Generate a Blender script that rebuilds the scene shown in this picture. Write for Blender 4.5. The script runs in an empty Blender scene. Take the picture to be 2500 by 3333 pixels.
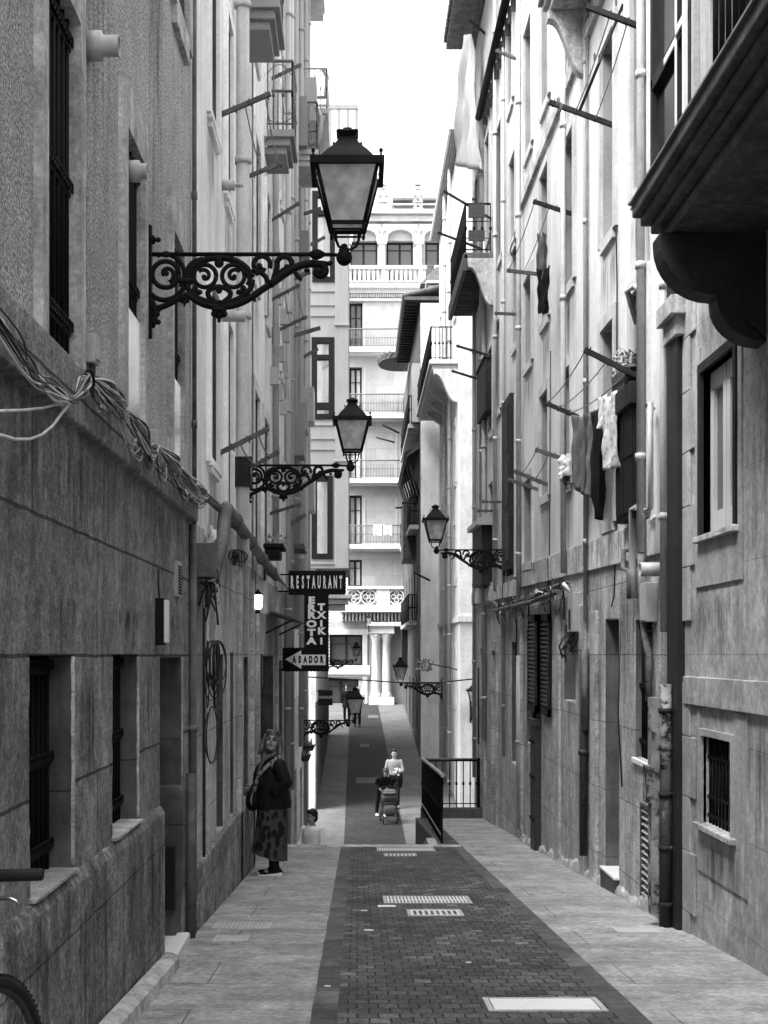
import bpy, bmesh, math, random
from math import sin, cos, pi, radians as R, sqrt
from mathutils import Vector, Matrix
random.seed(7)
C = bpy.context.scene.collection
SC = bpy.context.scene
F, CX, HY = 4400.0, 1165.0, 2130.0          # focal length and vanishing point of the photograph, in its pixels
XL, XR = -1.3, 2.57                          # the two street fronts
def LD(x): return -XL * F / (CX - x)         # depth of a point of the left front
def RD(x): return XR * F / (x - CX)
def ZZ(y, D): return (HY - y) * D / F
def XX(x, D): return (x - CX) * D / F
def gz(D):
    if D <= 20: return -1.42 - .0705 * D
    if D <= 29: return -2.83 + (D - 20) / 9 * (-5.848 + 2.83)
    return -8 + .0742 * D
def gt(D): return -1.42 - .0705 * D          # the level terrace on the right

# ------------------------------------------------------------------ materials (the photograph is black and white: greys)
def M(name, base, rough=.85, var=.2, scale=2.5, streak=0., sscale=5., bump=.25, bscale=45., joints=None, jd=.5,
      speck=0., spscale=60., ripple=0., grain=0., grscale=11., metal=0., spec=.3, blotch=0., blscale=1.2, fine=.08, vein=0.):
    m = bpy.data.materials.new(name); m.use_nodes = True
    nt = m.node_tree; N = nt.nodes; L = nt.links
    bs = N['Principled BSDF']
    bs.inputs['Roughness'].default_value = rough
    bs.inputs['Metallic'].default_value = metal
    bs.inputs['Specular IOR Level'].default_value = spec
    tc = N.new('ShaderNodeTexCoord').outputs['Object']
    def noise(sc, det=5, vec=tc, ro=.6):
        n = N.new('ShaderNodeTexNoise'); n.inputs['Scale'].default_value = sc
        n.inputs['Detail'].default_value = det; n.inputs['Roughness'].default_value = ro
        L.new(vec, n.inputs['Vector']); return n.outputs['Fac']
    def mp(a, lo, hi, t0=0., t1=1.):
        n = N.new('ShaderNodeMapRange'); L.new(a, n.inputs[0])
        for i, v in zip((1, 2, 3, 4), (lo, hi, t0, t1)): n.inputs[i].default_value = v
        return n.outputs[0]
    def mul(a, b):
        n = N.new('ShaderNodeMath'); n.operation = 'MULTIPLY'
        for i, v in enumerate((a, b)):
            if isinstance(v, (int, float)): n.inputs[i].default_value = v
            else: L.new(v, n.inputs[i])
        return n.outputs[0]
    def add(a, b):
        n = N.new('ShaderNodeMath'); n.operation = 'ADD'
        for i, v in enumerate((a, b)):
            if isinstance(v, (int, float)): n.inputs[i].default_value = v
            else: L.new(v, n.inputs[i])
        return n.outputs[0]
    def scaled(x, y, z):
        n = N.new('ShaderNodeMapping'); n.inputs['Scale'].default_value = (x, y, z)
        L.new(tc, n.inputs['Vector']); return n.outputs[0]
    col = mul(mp(noise(scale), .36, .64, 1 - var, 1 + var), base)
    if fine: col = mul(col, mp(noise(bscale, 3), .3, .7, 1 - fine, 1 + fine))
    if streak:
        s = noise(sscale, 6, scaled(1, 1, .13))
        col = mul(col, mp(s, .47, .64, 1., 1 - streak))
        s2 = noise(sscale * 2.7, 4, scaled(1, 1, .08))
        col = mul(col, mp(s2, .34, .5, 1 + streak * .6, 1.))
    if blotch:
        col = mul(col, mp(noise(blscale, 8, tc, .7), .5, .58, 1., 1 - blotch))
    if vein:
        v = noise(3.2, 7, scaled(1.2, 2.2, .6), .72)
        col = mul(col, mp(v, .56, .66, 1., 1 + vein))
    if grain:
        col = mul(col, mp(noise(grscale, 9, tc, .78), .40, .59, 1 - grain, 1 + grain * .7))
        col = mul(col, mp(noise(grscale * 3.6, 3, tc, .7), .42, .58, 1 - grain * .75, 1 + grain * .6))
        col = mul(col, mp(noise(grscale * .28, 4, scaled(1, 1, .45), .65), .39, .61, 1 - grain * .6, 1 + grain * .5))
    if ripple:
        rn = noise(9., 5, scaled(.16, 1., 1.), .7)
        col = mul(col, mp(rn, .35, .65, 1 - ripple, 1 + ripple * .6))
    if speck:
        col = mul(col, mp(noise(spscale, 2, tc, .8), .38, .62, 1 - speck, 1 + speck))
    hgt = noise(bscale, 6)
    if grain: hgt = add(hgt, mul(noise(grscale, 9, tc, .78), 2.2))
    if ripple: hgt = add(hgt, mul(noise(14., 5, scaled(.2, 1., 1.), .7), 1.5))
    if speck: hgt = add(hgt, mul(noise(spscale, 2), 1.5))
    if joints:
        pl, jw, jh, mort = joints[:4]
        sep = N.new('ShaderNodeSeparateXYZ'); L.new(tc, sep.inputs[0])
        cmb = N.new('ShaderNodeCombineXYZ')
        L.new(sep.outputs[pl[0]], cmb.inputs[0]); L.new(sep.outputs[pl[1]], cmb.inputs[1])
        wob = N.new('ShaderNodeVectorMath'); wob.operation = 'ADD'
        nz = N.new('ShaderNodeTexNoise'); nz.inputs['Scale'].default_value = 6.; L.new(tc, nz.inputs['Vector'])
        sc = N.new('ShaderNodeVectorMath'); sc.operation = 'SCALE'; sc.inputs['Scale'].default_value = mort * 1.6
        L.new(nz.outputs['Color'], sc.inputs[0]); L.new(cmb.outputs[0], wob.inputs[0]); L.new(sc.outputs[0], wob.inputs[1])
        b = N.new('ShaderNodeTexBrick')
        b.inputs['Scale'].default_value = 1.; b.inputs['Mortar Size'].default_value = mort
        b.inputs['Brick Width'].default_value = jw; b.inputs['Row Height'].default_value = jh
        b.inputs['Mortar Smooth'].default_value = .3
        b.offset = joints[4] if len(joints) > 4 else .5
        b.inputs['Color1'].default_value = (0, 0, 0, 1); b.inputs['Color2'].default_value = (1, 1, 1, 1)
        b.inputs['Mortar'].default_value = (.5, .5, .5, 1)
        L.new(wob.outputs[0], b.inputs['Vector'])
        bw = N.new('ShaderNodeRGBToBW'); L.new(b.outputs['Color'], bw.inputs[0])
        jv = joints[5] if len(joints) > 5 else .1
        if len(joints) > 6: col = mul(col, mp(bw.outputs[0], .86, 1, 1, 1 + joints[6]))
        col = mul(col, mp(bw.outputs[0], 0, 1, 1 - jv, 1 + jv))
        col = mul(col, mp(b.outputs['Fac'], 0, 1, 1, 1 - jd))
        hgt = add(hgt, mul(b.outputs['Fac'], -1.2))
    L.new(col, bs.inputs['Base Color'])
    if bump:
        bp = N.new('ShaderNodeBump'); bp.inputs['Strength'].default_value = bump
        bp.inputs['Distance'].default_value = .012
        L.new(hgt, bp.inputs['Height']); L.new(bp.outputs[0], bs.inputs['Normal'])
    return m
YZ, XZ, XY = (1, 2), (0, 2), (0, 1)
m_roughcast = M('roughcast', .40, var=.10, scale=.9, speck=.62, spscale=60, bump=.9, bscale=90, streak=.12, sscale=3.5, grain=.10, grscale=4)
m_stone1 = M('old_sandstone', .29, var=.16, scale=2.2, streak=.16, sscale=6, bump=1., bscale=30, joints=(YZ, 2.7, .575, .009), jd=.75, blotch=.2, blscale=1.6, speck=.16, spscale=70, grain=.32)
m_plinth = M('weathered_plinth', .28, var=.2, scale=3.5, streak=.26, sscale=7, bump=1., bscale=24, joints=(YZ, 1.7, .62, .007), jd=.55, blotch=.26, blscale=2.2, speck=.16, spscale=60, grain=.4, grscale=9)
m_sillstone = M('pale_sill_stone', .5, var=.3, scale=6, bump=.9, bscale=30, blotch=.3, speck=.1)
m_jambL = M('shade_jamb', .08, var=.2, scale=4, streak=.3, bump=.2)  # shade of the left window openings put into the jamb colour
m_jambR = M('shade_jamb_plaster', .25, var=.12, scale=3, streak=.2, bump=.15)  # plaster darkened in colour for the shade on the right-hand jambs
m_jambT = M('shade_jamb_stone', .125, var=.25, scale=3, streak=.3, bump=.4, joints=(YZ, 3, .7, .006), jd=.4)  # stone coloured dark for the shade inside the right base openings
m_jambS = M('shade_jamb_base', .10, var=.3, scale=3, streak=.3, bump=.5, bscale=25, joints=(YZ, 3, .62, .006), jd=.5, blotch=.2)  # shade inside the left base openings and doorways painted as dark stone
m_trim = M('grey_stone_trim', .44, var=.2, scale=4, streak=.3, bump=.35, bscale=40, blotch=.2, blscale=3, grain=.2)
m_plL2 = M('grey_plaster', .72, var=.08, scale=1.4, streak=.16, bump=.2, blotch=.08, grain=.06, grscale=5)
m_plL3 = M('pale_plaster', .80, var=.06, scale=1.1, streak=.13, bump=.15, blotch=.07, grain=.05, grscale=5)
m_plL4 = M('worn_plaster', .66, var=.12, scale=1.5, streak=.24, bump=.25, blotch=.15, grain=.1, grscale=4)
m_stoneL = M('street_stone', .50, var=.16, scale=2.2, streak=.3, sscale=6, bump=.7, bscale=25, joints=(YZ, 1.1, .66, .006), jd=.55, blotch=.2, blscale=1.6, grain=.2)
m_clad = M('stone_cladding', .36, var=.14, scale=1.8, streak=.16, sscale=5, bump=.2, bscale=50, joints=(YZ, 1.0, .62, .003, .5, .1), jd=.5, vein=.42, blotch=.18, grain=.2, grscale=6)
m_cladp = M('panel_stone', .33, var=.12, scale=2, streak=.16, bump=.2, vein=.3, grain=.14, grscale=6)
m_plR = M('whitewashed_plaster', .55, var=.07, scale=1.1, streak=.10, sscale=5, bump=.15, fine=.03, blotch=.04, grain=.05, grscale=4)
m_plR2 = M('cream_plaster', .46, var=.09, scale=1.3, streak=.12, bump=.15, fine=.03, blotch=.1, grain=.07, grscale=4)
m_stoneR = M('light_sandstone', .45, var=.16, scale=2, streak=.24, sscale=6, bump=.7, bscale=25, joints=(YZ, 1.3, .7, .006), jd=.6, blotch=.22, blscale=1.8, speck=.08, grain=.24)
m_band = M('stone_band', .52, var=.2, scale=2.5, streak=.42, sscale=7, bump=.5, joints=(YZ, .85, 9, .010), jd=.7, blotch=.22, grain=.2)
m_trimR = M('smooth_trim', .44, var=.1, scale=2, streak=.18, bump=.1, grain=.06)
m_far = M('limestone_front', .36, var=.09, scale=1, streak=.06, bump=.1, joints=(XZ, 1.9, .85, .012), jd=.22, blotch=.08)
m_farw = M('white_stone', .50, var=.07, scale=1.5, streak=.12, bump=.1)
m_oriel = M('oriel_plaster', .23, var=.06, scale=1, streak=.08, bump=.08)
m_darkstone = M('sooty_stone', .09, var=.3, scale=1.5, streak=.5, bump=.5, joints=(YZ, 1.1, .7, .006), jd=.4, blotch=.3)
m_whiteshirt = M('white_shirt', .88, rough=.9, var=.04, bump=.1)
m_paperw = M('white_paper', .85, rough=.7, var=.05, bump=.02)
m_iron = M('cast_iron', .006, rough=.7, var=.25, scale=30, bump=.25, bscale=80, spec=.12)
m_ironw = M('worn_iron', .035, rough=.6, var=.3, scale=20, bump=.2)
m_rail = M('painted_rail', .10, rough=.5, var=.2, scale=10, bump=.1)
m_darkwood = M('dark_wood', .020, rough=.7, var=.3, scale=6, streak=.4, sscale=16, bump=.3, spec=.15)
m_wood = M('weathered_wood', .075, rough=.75, var=.3, scale=8, streak=.3, bump=.3)
m_greywood = M('grey_boards', .2, rough=.8, var=.3, scale=6, bump=.3)
m_white = M('white_paint', .72, rough=.5, var=.05, bump=.05, fine=.02)
m_pvc = M('grey_plastic', .37, rough=.45, var=.1, scale=6, bump=.05, blotch=.12, blscale=5)
m_pipe = M('painted_pipe', .34, rough=.55, var=.15, scale=4, bump=.1, blotch=.15, blscale=4)
m_pipeg = M('grey_pipe', .10, rough=.6, var=.35, scale=6, bump=.2, blotch=.3, blscale=5)
m_peeld = M('peeling_dark_paint', .016, rough=.7, var=.2, scale=5, bump=.6, vein=11)
m_peel = M('peeling_paint', .26, rough=.7, var=.3, scale=5, bump=.6, blotch=.95, blscale=7)
m_black = M('black_board', .010, rough=.7, var=.2, bump=.05, spec=.1)
m_recess = M('dark_interior', .01, rough=.9, var=.1, bump=0)
m_boardw = M('white_board', .90, rough=.16, var=.05, scale=3, streak=.10, sscale=5, bump=.03, spec=.8, metal=.75)
m_tile = M('roof_tile', .075, var=.3, scale=6, bump=.4)
m_tileL = M('pale_roof_tile', .38, var=.2, scale=6, bump=.4)
m_rubber = M('black_rubber', .012, rough=.7, var=.2, bump=.3, bscale=120)
m_chrome = M('polished_metal', .6, rough=.22, var=.05, bump=0, metal=1.)
m_cablew = M('white_cable', .62, rough=.5, var=.15, scale=12, bump=0)
m_cableb = M('black_cable', .018, rough=.5, var=.2, bump=0)
m_cableg = M('grey_cable', .17, rough=.5, var=.3, scale=12, bump=0)
m_skin = M('skin', .28, rough=.55, var=.06, scale=12, bump=.05, fine=.03)
m_hair = M('fair_hair', .085, rough=.5, var=.5, scale=25, streak=.6, sscale=60, bump=.5, bscale=120)
m_hairb = M('black_hair', .012, rough=.5, var=.2, bump=.2)
m_jacket = M('black_jacket', .006, rough=.7, var=.3, scale=8, bump=.3, bscale=60, spec=.2)
m_clothb = M('dark_cloth', .010, rough=.9, var=.2, scale=8, bump=.2, spec=.1)
m_clothg = M('grey_cloth', .085, rough=.9, var=.2, scale=8, bump=.3)
m_clothm = M('mid_cloth', .22, rough=.9, var=.15, scale=8, bump=.3)
m_clothw = M('white_cloth', .6, rough=.9, var=.06, scale=8, bump=.2)
m_shirt = M('pale_shirt', .22, rough=.9, var=.1, scale=8, bump=.2)
m_curtain = M('net_curtain', .5, rough=.9, var=.08, scale=6, streak=.35, sscale=9, bump=0)
m_leaf = M('leaf', .05, rough=.6, var=.4, scale=9, bump=.1)
m_flower = M('pale_petals', .4, rough=.8, var=.4, scale=20, bump=.1)
m_lead = M('lead_sheet', .13, rough=.5, var=.2, bump=.1)
# ground
m_pave = M('sandstone_paving', .335, rough=.7, var=.12, scale=1.6, bump=.7, bscale=26, joints=(XY, 2.6, .82, .005, .35, .08), jd=.65, blotch=.15, blscale=1.7, vein=.18, ripple=.12, grain=.24, grscale=8)
m_brick = M('brick_paving', .108, rough=.7, var=.2, scale=1.2, bump=1., bscale=40, joints=(XY, .115, .135, .006, .43, .26, .6), jd=.78, blotch=.25, blscale=1.3, speck=.22, spscale=40, grain=.18)
m_border = M('road_border', .115, rough=.75, var=.25, scale=3, bump=.6, bscale=40, joints=(XY, 3., .42, .007, .0, .2), jd=.7, blotch=.3, grain=.2)
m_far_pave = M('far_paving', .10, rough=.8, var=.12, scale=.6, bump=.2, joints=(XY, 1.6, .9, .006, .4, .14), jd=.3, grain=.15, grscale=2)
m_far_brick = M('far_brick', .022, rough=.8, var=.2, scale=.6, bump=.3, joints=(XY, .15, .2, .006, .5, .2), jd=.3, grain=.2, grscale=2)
m_conc = M('dark_concrete', .09, rough=.85, var=.2, scale=3, bump=.4, streak=.2)
m_earth = M('earth', .12, var=.2, scale=.3, bump=.2)
m_plate = M('worn_steel_plate', .74, rough=.5, var=.08, scale=6, bump=.15, bscale=60, blotch=.12, blscale=6, spec=.5)
m_grate = M('drain_grate', .42, rough=.5, var=.15, scale=8, bump=.1)

def glass(name, base, rough, spec=.5):
    m = bpy.data.materials.new(name); m.use_nodes = True
    b = m.node_tree.nodes['Principled BSDF']
    b.inputs['Base Color'].default_value = (base, base, base, 1); b.inputs['Roughness'].default_value = rough
    b.inputs['Specular IOR Level'].default_value = spec
    n = m.node_tree.nodes.new('ShaderNodeTexNoise'); n.inputs['Scale'].default_value = 1.5
    tc = m.node_tree.nodes.new('ShaderNodeTexCoord'); m.node_tree.links.new(tc.outputs['Object'], n.inputs['Vector'])
    bp = m.node_tree.nodes.new('ShaderNodeBump'); bp.inputs['Strength'].default_value = .05
    m.node_tree.links.new(n.outputs['Fac'], bp.inputs['Height']); m.node_tree.links.new(bp.outputs[0], b.inputs['Normal'])
    return m
m_glass = glass('window_glass', .025, .08)
m_mirror = glass('reflecting_glass', .9, .05); m_mirror.node_tree.nodes['Principled BSDF'].inputs['Metallic'].default_value = .8
def frosted(name, v):
    m = bpy.data.materials.new(name); m.use_nodes = True; nt = m.node_tree; N = nt.nodes; L = nt.links
    out = N['Material Output']; N.remove(N['Principled BSDF'])
    tc = N.new('ShaderNodeTexCoord'); n = N.new('ShaderNodeTexNoise'); n.inputs['Scale'].default_value = 9; n.inputs['Detail'].default_value = 6
    L.new(tc.outputs['Object'], n.inputs['Vector'])
    r = N.new('ShaderNodeMapRange'); L.new(n.outputs['Fac'], r.inputs[0])
    for i, x in zip((1, 2, 3, 4), (.38, .62, v * .72, v * 1.1)): r.inputs[i].default_value = x
    d = N.new('ShaderNodeBsdfDiffuse'); t = N.new('ShaderNodeBsdfTranslucent'); mx = N.new('ShaderNodeMixShader'); mx.inputs[0].default_value = .6
    L.new(r.outputs[0], d.inputs[0]); L.new(r.outputs[0], t.inputs[0]); L.new(d.outputs[0], mx.inputs[1]); L.new(t.outputs[0], mx.inputs[2])
    L.new(mx.outputs[0], out.inputs[0]); return m
m_frost = frosted('frosted_glass', .85)
def emit(name, s):
    m = bpy.data.materials.new(name); m.use_nodes = True
    b = m.node_tree.nodes['Principled BSDF']; b.inputs['Base Color'].default_value = (.8, .8, .8, 1)
    b.inputs['Emission Color'].default_value = (1, 1, 1, 1); b.inputs['Emission Strength'].default_value = s
    return m
m_lit = emit('lit_lamp_glass', .9)
def pattern(name, a, b_, sc, thr):
    m = M(name, a, rough=.9, var=.1, bump=.1); nt = m.node_tree; N = nt.nodes; L = nt.links
    v = N.new('ShaderNodeTexVoronoi'); v.inputs['Scale'].default_value = sc
    tc = N.new('ShaderNodeTexCoord'); mpn = N.new('ShaderNodeMapping'); mpn.inputs['Scale'].default_value = (1, 1, .6)
    L.new(tc.outputs['Object'], mpn.inputs[0]); L.new(mpn.outputs[0], v.inputs['Vector'])
    r = N.new('ShaderNodeMapRange'); L.new(v.outputs['Distance'], r.inputs[0])
    for i, x in zip((1, 2, 3, 4), (thr, thr + .05, b_, a)): r.inputs[i].default_value = x
    L.new(r.outputs[0], N['Principled BSDF'].inputs['Base Color']); return m
m_skirt = pattern('spotted_skirt', .05, .006, 14., .45)
m_strap = pattern('patterned_strap', .22, .03, 30., .4)
m_print = pattern('leaf_print', .48, .30, 30., .38)

def stain_mat():
    m = bpy.data.materials.new('run_off_stain'); m.use_nodes = True; nt = m.node_tree; N = nt.nodes; L = nt.links
    out = N['Material Output']; N.remove(N['Principled BSDF']); tc = N.new('ShaderNodeTexCoord')
    sp = N.new('ShaderNodeSeparateXYZ'); L.new(tc.outputs['Generated'], sp.inputs[0])
    mpn = N.new('ShaderNodeMapping'); mpn.inputs['Scale'].default_value = (1, 1, .07); L.new(tc.outputs['Object'], mpn.inputs[0])
    n = N.new('ShaderNodeTexNoise'); n.inputs['Scale'].default_value = 16; n.inputs['Detail'].default_value = 5; L.new(mpn.outputs[0], n.inputs['Vector'])
    r = N.new('ShaderNodeMapRange'); L.new(n.outputs['Fac'], r.inputs[0])
    for i, x in zip((1, 2, 3, 4), (.44, .62, 0., .8)): r.inputs[i].default_value = x
    def op(o, a, b):
        q = N.new('ShaderNodeMath'); q.operation = o
        for i, v in enumerate((a, b)):
            if isinstance(v, (int, float)): q.inputs[i].default_value = v
            else: L.new(v, q.inputs[i])
        return q.outputs[0]
    z = op('MULTIPLY', op('POWER', sp.outputs[2], 1.3), op('MINIMUM', op('MULTIPLY', op('SUBTRACT', 1., sp.outputs[2]), 5.), 1.)); y = op('MULTIPLY', op('MULTIPLY', sp.outputs[1], op('SUBTRACT', 1., sp.outputs[1])), 4.)
    fac = op('MULTIPLY', op('MULTIPLY', r.outputs[0], z), op('POWER', y, .5))
    d = N.new('ShaderNodeBsdfDiffuse'); d.inputs[0].default_value = (.035, .035, .035, 1); t = N.new('ShaderNodeBsdfTransparent'); mx = N.new('ShaderNodeMixShader')
    L.new(fac, mx.inputs[0]); L.new(t.outputs[0], mx.inputs[1]); L.new(d.outputs[0], mx.inputs[2]); L.new(mx.outputs[0], out.inputs[0]); return m
m_stain = stain_mat()
# ------------------------------------------------------------------ mesh builder
SPLIT = {'pilaster', 'quoin', 'bracket', 'sill', 'plinth', 'stone_panel', 'strut', 'meter_box', 'door_panel', 'shopfront', 'window_board', 'corbel', 'carved_leaf', 'string_course', 'panel', 'strap', 'railing_screen', 'kerb', 'shoes', 'shoe_soles', 'eyes', 'eyebrows', 'clothes_peg_half', 'mark', 'gutter_bracket'}
ID = lambda u, v, w: (u, v, w)
class MB:
    def __init__(s): s.v = []; s.f = []; s.sm = []
    def quad(s, a, b, c, d):
        n = len(s.v); s.v += [a, b, c, d]; s.f.append((n, n + 1, n + 2, n + 3)); s.sm.append(False); return s
    def hexa(s, p):
        n = len(s.v); s.v += p
        for q in ((0, 1, 3, 2), (4, 6, 7, 5), (0, 4, 5, 1), (2, 3, 7, 6), (0, 2, 6, 4), (1, 5, 7, 3)):
            s.f.append(tuple(n + i for i in q)); s.sm.append(False)
        return s
    def box(s, u0, u1, v0, v1, w0, w1, m=ID):
        return s.hexa([m(u, v, w) for u in (u0, u1) for v in (v0, v1) for w in (w0, w1)])
    def tube(s, pts, r, seg=8, cap=True, flat=None):
        pts = [Vector(p) for p in pts]; k = len(pts)
        rr = [r] * k if isinstance(r, (int, float)) else list(r)
        n0 = len(s.v); up = Vector((0, 0, 1)); prev = None
        for i, p in enumerate(pts):
            t = (pts[min(i + 1, k - 1)] - pts[max(i - 1, 0)])
            if t.length < 1e-9: t = Vector((0, 0, 1))
            t.normalize()
            if prev is None:
                a = t.cross(up) if abs(t.z) < .95 else t.cross(Vector((1, 0, 0)))
            else: a = prev - t * prev.dot(t)
            if a.length < 1e-6: a = t.cross(Vector((1, 0, 0)))
            a.normalize(); prev = a; b = t.cross(a)
            for j in range(seg):
                an = 2 * pi * j / seg
                o = a * cos(an) * rr[i] + b * sin(an) * rr[i]
                if flat: o = Vector((o.x * flat[0], o.y * flat[1], o.z * flat[2]))
                s.v.append(tuple(p + o))
        for i in range(k - 1):
            for j in range(seg):
                a = n0 + i * seg + j; b = n0 + i * seg + (j + 1) % seg
                s.f.append((a, b, b + seg, a + seg)); s.sm.append(True)
        if cap:
            s.f.append(tuple(n0 + j for j in range(seg))); s.sm.append(False)
            s.f.append(tuple(n0 + (k - 1) * seg + j for j in reversed(range(seg)))); s.sm.append(False)
        return s
    def loft(s, rings, cap=True, smooth=True):
        n0 = len(s.v); k = len(rings[0])
        for r in rings: s.v += [tuple(p) for p in r]
        for i in range(len(rings) - 1):
            for j in range(k):
                a = n0 + i * k + j; b = n0 + i * k + (j + 1) % k
                s.f.append((a, b, b + k, a + k)); s.sm.append(smooth)
        if cap:
            s.f.append(tuple(n0 + j for j in range(k))); s.sm.append(False)
            s.f.append(tuple(n0 + (len(rings) - 1) * k + j for j in reversed(range(k)))); s.sm.append(False)
        return s
    def ell(s, c, r, seg=12, rings=8, rot=None):
        R_ = []
        for i in range(rings + 1):
            th = pi * (i + .0) / rings; th = min(max(th, .06), pi - .06)
            ring = []
            for j in range(seg):
                p = Vector((r[0] * sin(th) * cos(2 * pi * j / seg), r[1] * sin(th) * sin(2 * pi * j / seg), r[2] * cos(th)))
                if rot is not None: p = rot @ p
                ring.append(Vector(c) + p)
            R_.append(ring)
        return s.loft(R_)
    def lathe(s, c, prof, seg=16, axis='z'):
        rings = []
        for r, h in prof:
            rings.append([(Vector(c) + (Vector((r * cos(2 * pi * j / seg), r * sin(2 * pi * j / seg), h)) if axis == 'z' else
                           Vector((r * cos(2 * pi * j / seg), h, r * sin(2 * pi * j / seg))) if axis == 'y' else
                           Vector((h, r * cos(2 * pi * j / seg), r * sin(2 * pi * j / seg))))) for j in range(seg)])
        return s.loft(rings)
    def prism(s, poly, w0, w1, m=ID):              # poly in (u, v), thickness along w
        n = len(s.v); k = len(poly)
        s.v += [m(u, v, w0) for u, v in poly] + [m(u, v, w1) for u, v in poly]
        s.f.append(tuple(range(n, n + k))); s.f.append(tuple(range(n + 2 * k - 1, n + k - 1, -1))); s.sm += [False, False]
        for j in range(k):
            a, b = n + j, n + (j + 1) % k
            s.f.append((a, b, b + k, a + k)); s.sm.append(False)
        return s
    def facade(s, m, u0, u1, v0, v1, ops):
        us = sorted({u0, u1} | {x for o in ops for x in o[:2] if u0 < x < u1})
        vs = sorted({v0, v1} | {x for o in ops for x in o[2:4] if v0 < x < v1})
        for a, b in zip(us, us[1:]):
            for c, d in zip(vs, vs[1:]):
                p, q = (a + b) / 2, (c + d) / 2
                if any(o[0] < p < o[1] and o[2] < q < o[3] for o in ops): continue
                s.quad(m(a, c, 0), m(b, c, 0), m(b, d, 0), m(a, d, 0))
        for o in ops:
            a, b, c, d, e = o[:5]; c = max(c, v0); d = min(d, v1)
            if c >= d: continue
            s.quad(m(a, c, 0), m(a, d, 0), m(a, d, -e), m(a, c, -e)); s.quad(m(b, c, 0), m(b, d, 0), m(b, d, -e), m(b, c, -e))
            s.quad(m(a, c, 0), m(b, c, 0), m(b, c, -e), m(a, c, -e)); s.quad(m(a, d, 0), m(b, d, 0), m(b, d, -e), m(a, d, -e))
        return s
    def body(s, m, u0, u1, v0, v1, t):
        s.quad(m(u0, v0, -t), m(u1, v0, -t), m(u1, v1, -t), m(u0, v1, -t))
        s.quad(m(u0, v0, 0), m(u0, v0, -t), m(u0, v1, -t), m(u0, v1, 0))
        s.quad(m(u1, v0, 0), m(u1, v0, -t), m(u1, v1, -t), m(u1, v1, 0))
        s.quad(m(u0, v1, 0), m(u1, v1, 0), m(u1, v1, -t), m(u0, v1, -t))
        return s
    def mesh(s, name, mat, fix=True):
        me = bpy.data.meshes.new(name); me.from_pydata([tuple(p) for p in s.v], [], s.f)
        me.polygons.foreach_set('use_smooth', s.sm)
        if fix:
            bm = bmesh.new(); bm.from_mesh(me); bmesh.ops.recalc_face_normals(bm, faces=bm.faces); bm.to_mesh(me); bm.free()
        me.materials.append(mat); me.update(); return me
    def islands(s):
        par = list(range(len(s.v)))
        def fd(i):
            while par[i] != i: par[i] = par[par[i]]; i = par[i]
            return i
        for f in s.f:
            r = fd(f[0])
            for q in f[1:]: par[fd(q)] = r
        G = {}
        for k, f in enumerate(s.f): G.setdefault(fd(f[0]), []).append(k)
        out = []
        for ks in G.values():
            m = MB(); mp = {}
            for k in ks:
                for i in s.f[k]:
                    if i not in mp: mp[i] = len(m.v); m.v.append(s.v[i])
                m.f.append(tuple(mp[i] for i in s.f[k])); m.sm.append(s.sm[k])
            out.append(m)
        return out
    def build(s, name, mat, parent=None, bevel=0., remesh=0., smooth=0, fix=True, subd=0):
        if name in SPLIT and not remesh:
            I = s.islands()
            if len(I) > 1: return [m.build1(name, mat, parent, bevel, 0, smooth, fix, subd) for m in I][0]
        return s.build1(name, mat, parent, bevel, remesh, smooth, fix, subd)
    def build1(s, name, mat, parent=None, bevel=0., remesh=0., smooth=0, fix=True, subd=0):
        o = bpy.data.objects.new(name, s.mesh(name, mat, fix)); C.objects.link(o)
        mods = False
        if remesh:
            q = o.modifiers.new('r', 'REMESH'); q.mode = 'VOXEL'; q.voxel_size = remesh; q.use_smooth_shade = True; mods = True
        if smooth:
            q = o.modifiers.new('s', 'SMOOTH'); q.factor = .5; q.iterations = smooth; mods = True
        if bevel:
            q = o.modifiers.new('b', 'BEVEL'); q.width = bevel; q.segments = 2; q.limit_method = 'ANGLE'; mods = True
        if subd:
            q = o.modifiers.new('d', 'SUBSURF'); q.levels = subd; q.render_levels = subd; mods = True
        if mods:
            dg = bpy.context.evaluated_depsgraph_get()
            me = bpy.data.meshes.new_from_object(o.evaluated_get(dg)); old = o.data
            o.modifiers.clear(); o.data = me; me.name = name; bpy.data.meshes.remove(old)
            if not me.materials: me.materials.append(mat)
        if parent is not None:
            o.parent = parent; o.location = -wt(parent)
        return o
def wt(o):
    p = Vector((0, 0, 0))
    while o is not None: p += o.location; o = o.parent
    return p
def tag(o, label, cat, group=None, kind=None):
    if label: o['label'] = label
    if cat: o['category'] = cat
    if group: o['group'] = group
    if kind: o['kind'] = kind
    return o
def thing(name, label, cat, loc=(0, 0, 0), group=None):
    o = bpy.data.objects.new(name, None); o.empty_display_size = .2; C.objects.link(o); o.location = loc
    return tag(o, label, cat, group)
def struct(o): o['kind'] = 'structure'; return o
def copy_tree(o, parent=None):
    c = o.copy(); C.objects.link(c)
    if parent is not None: c.parent = parent
    for ch in list(o.children): copy_tree(ch, c)
    return c
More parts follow.
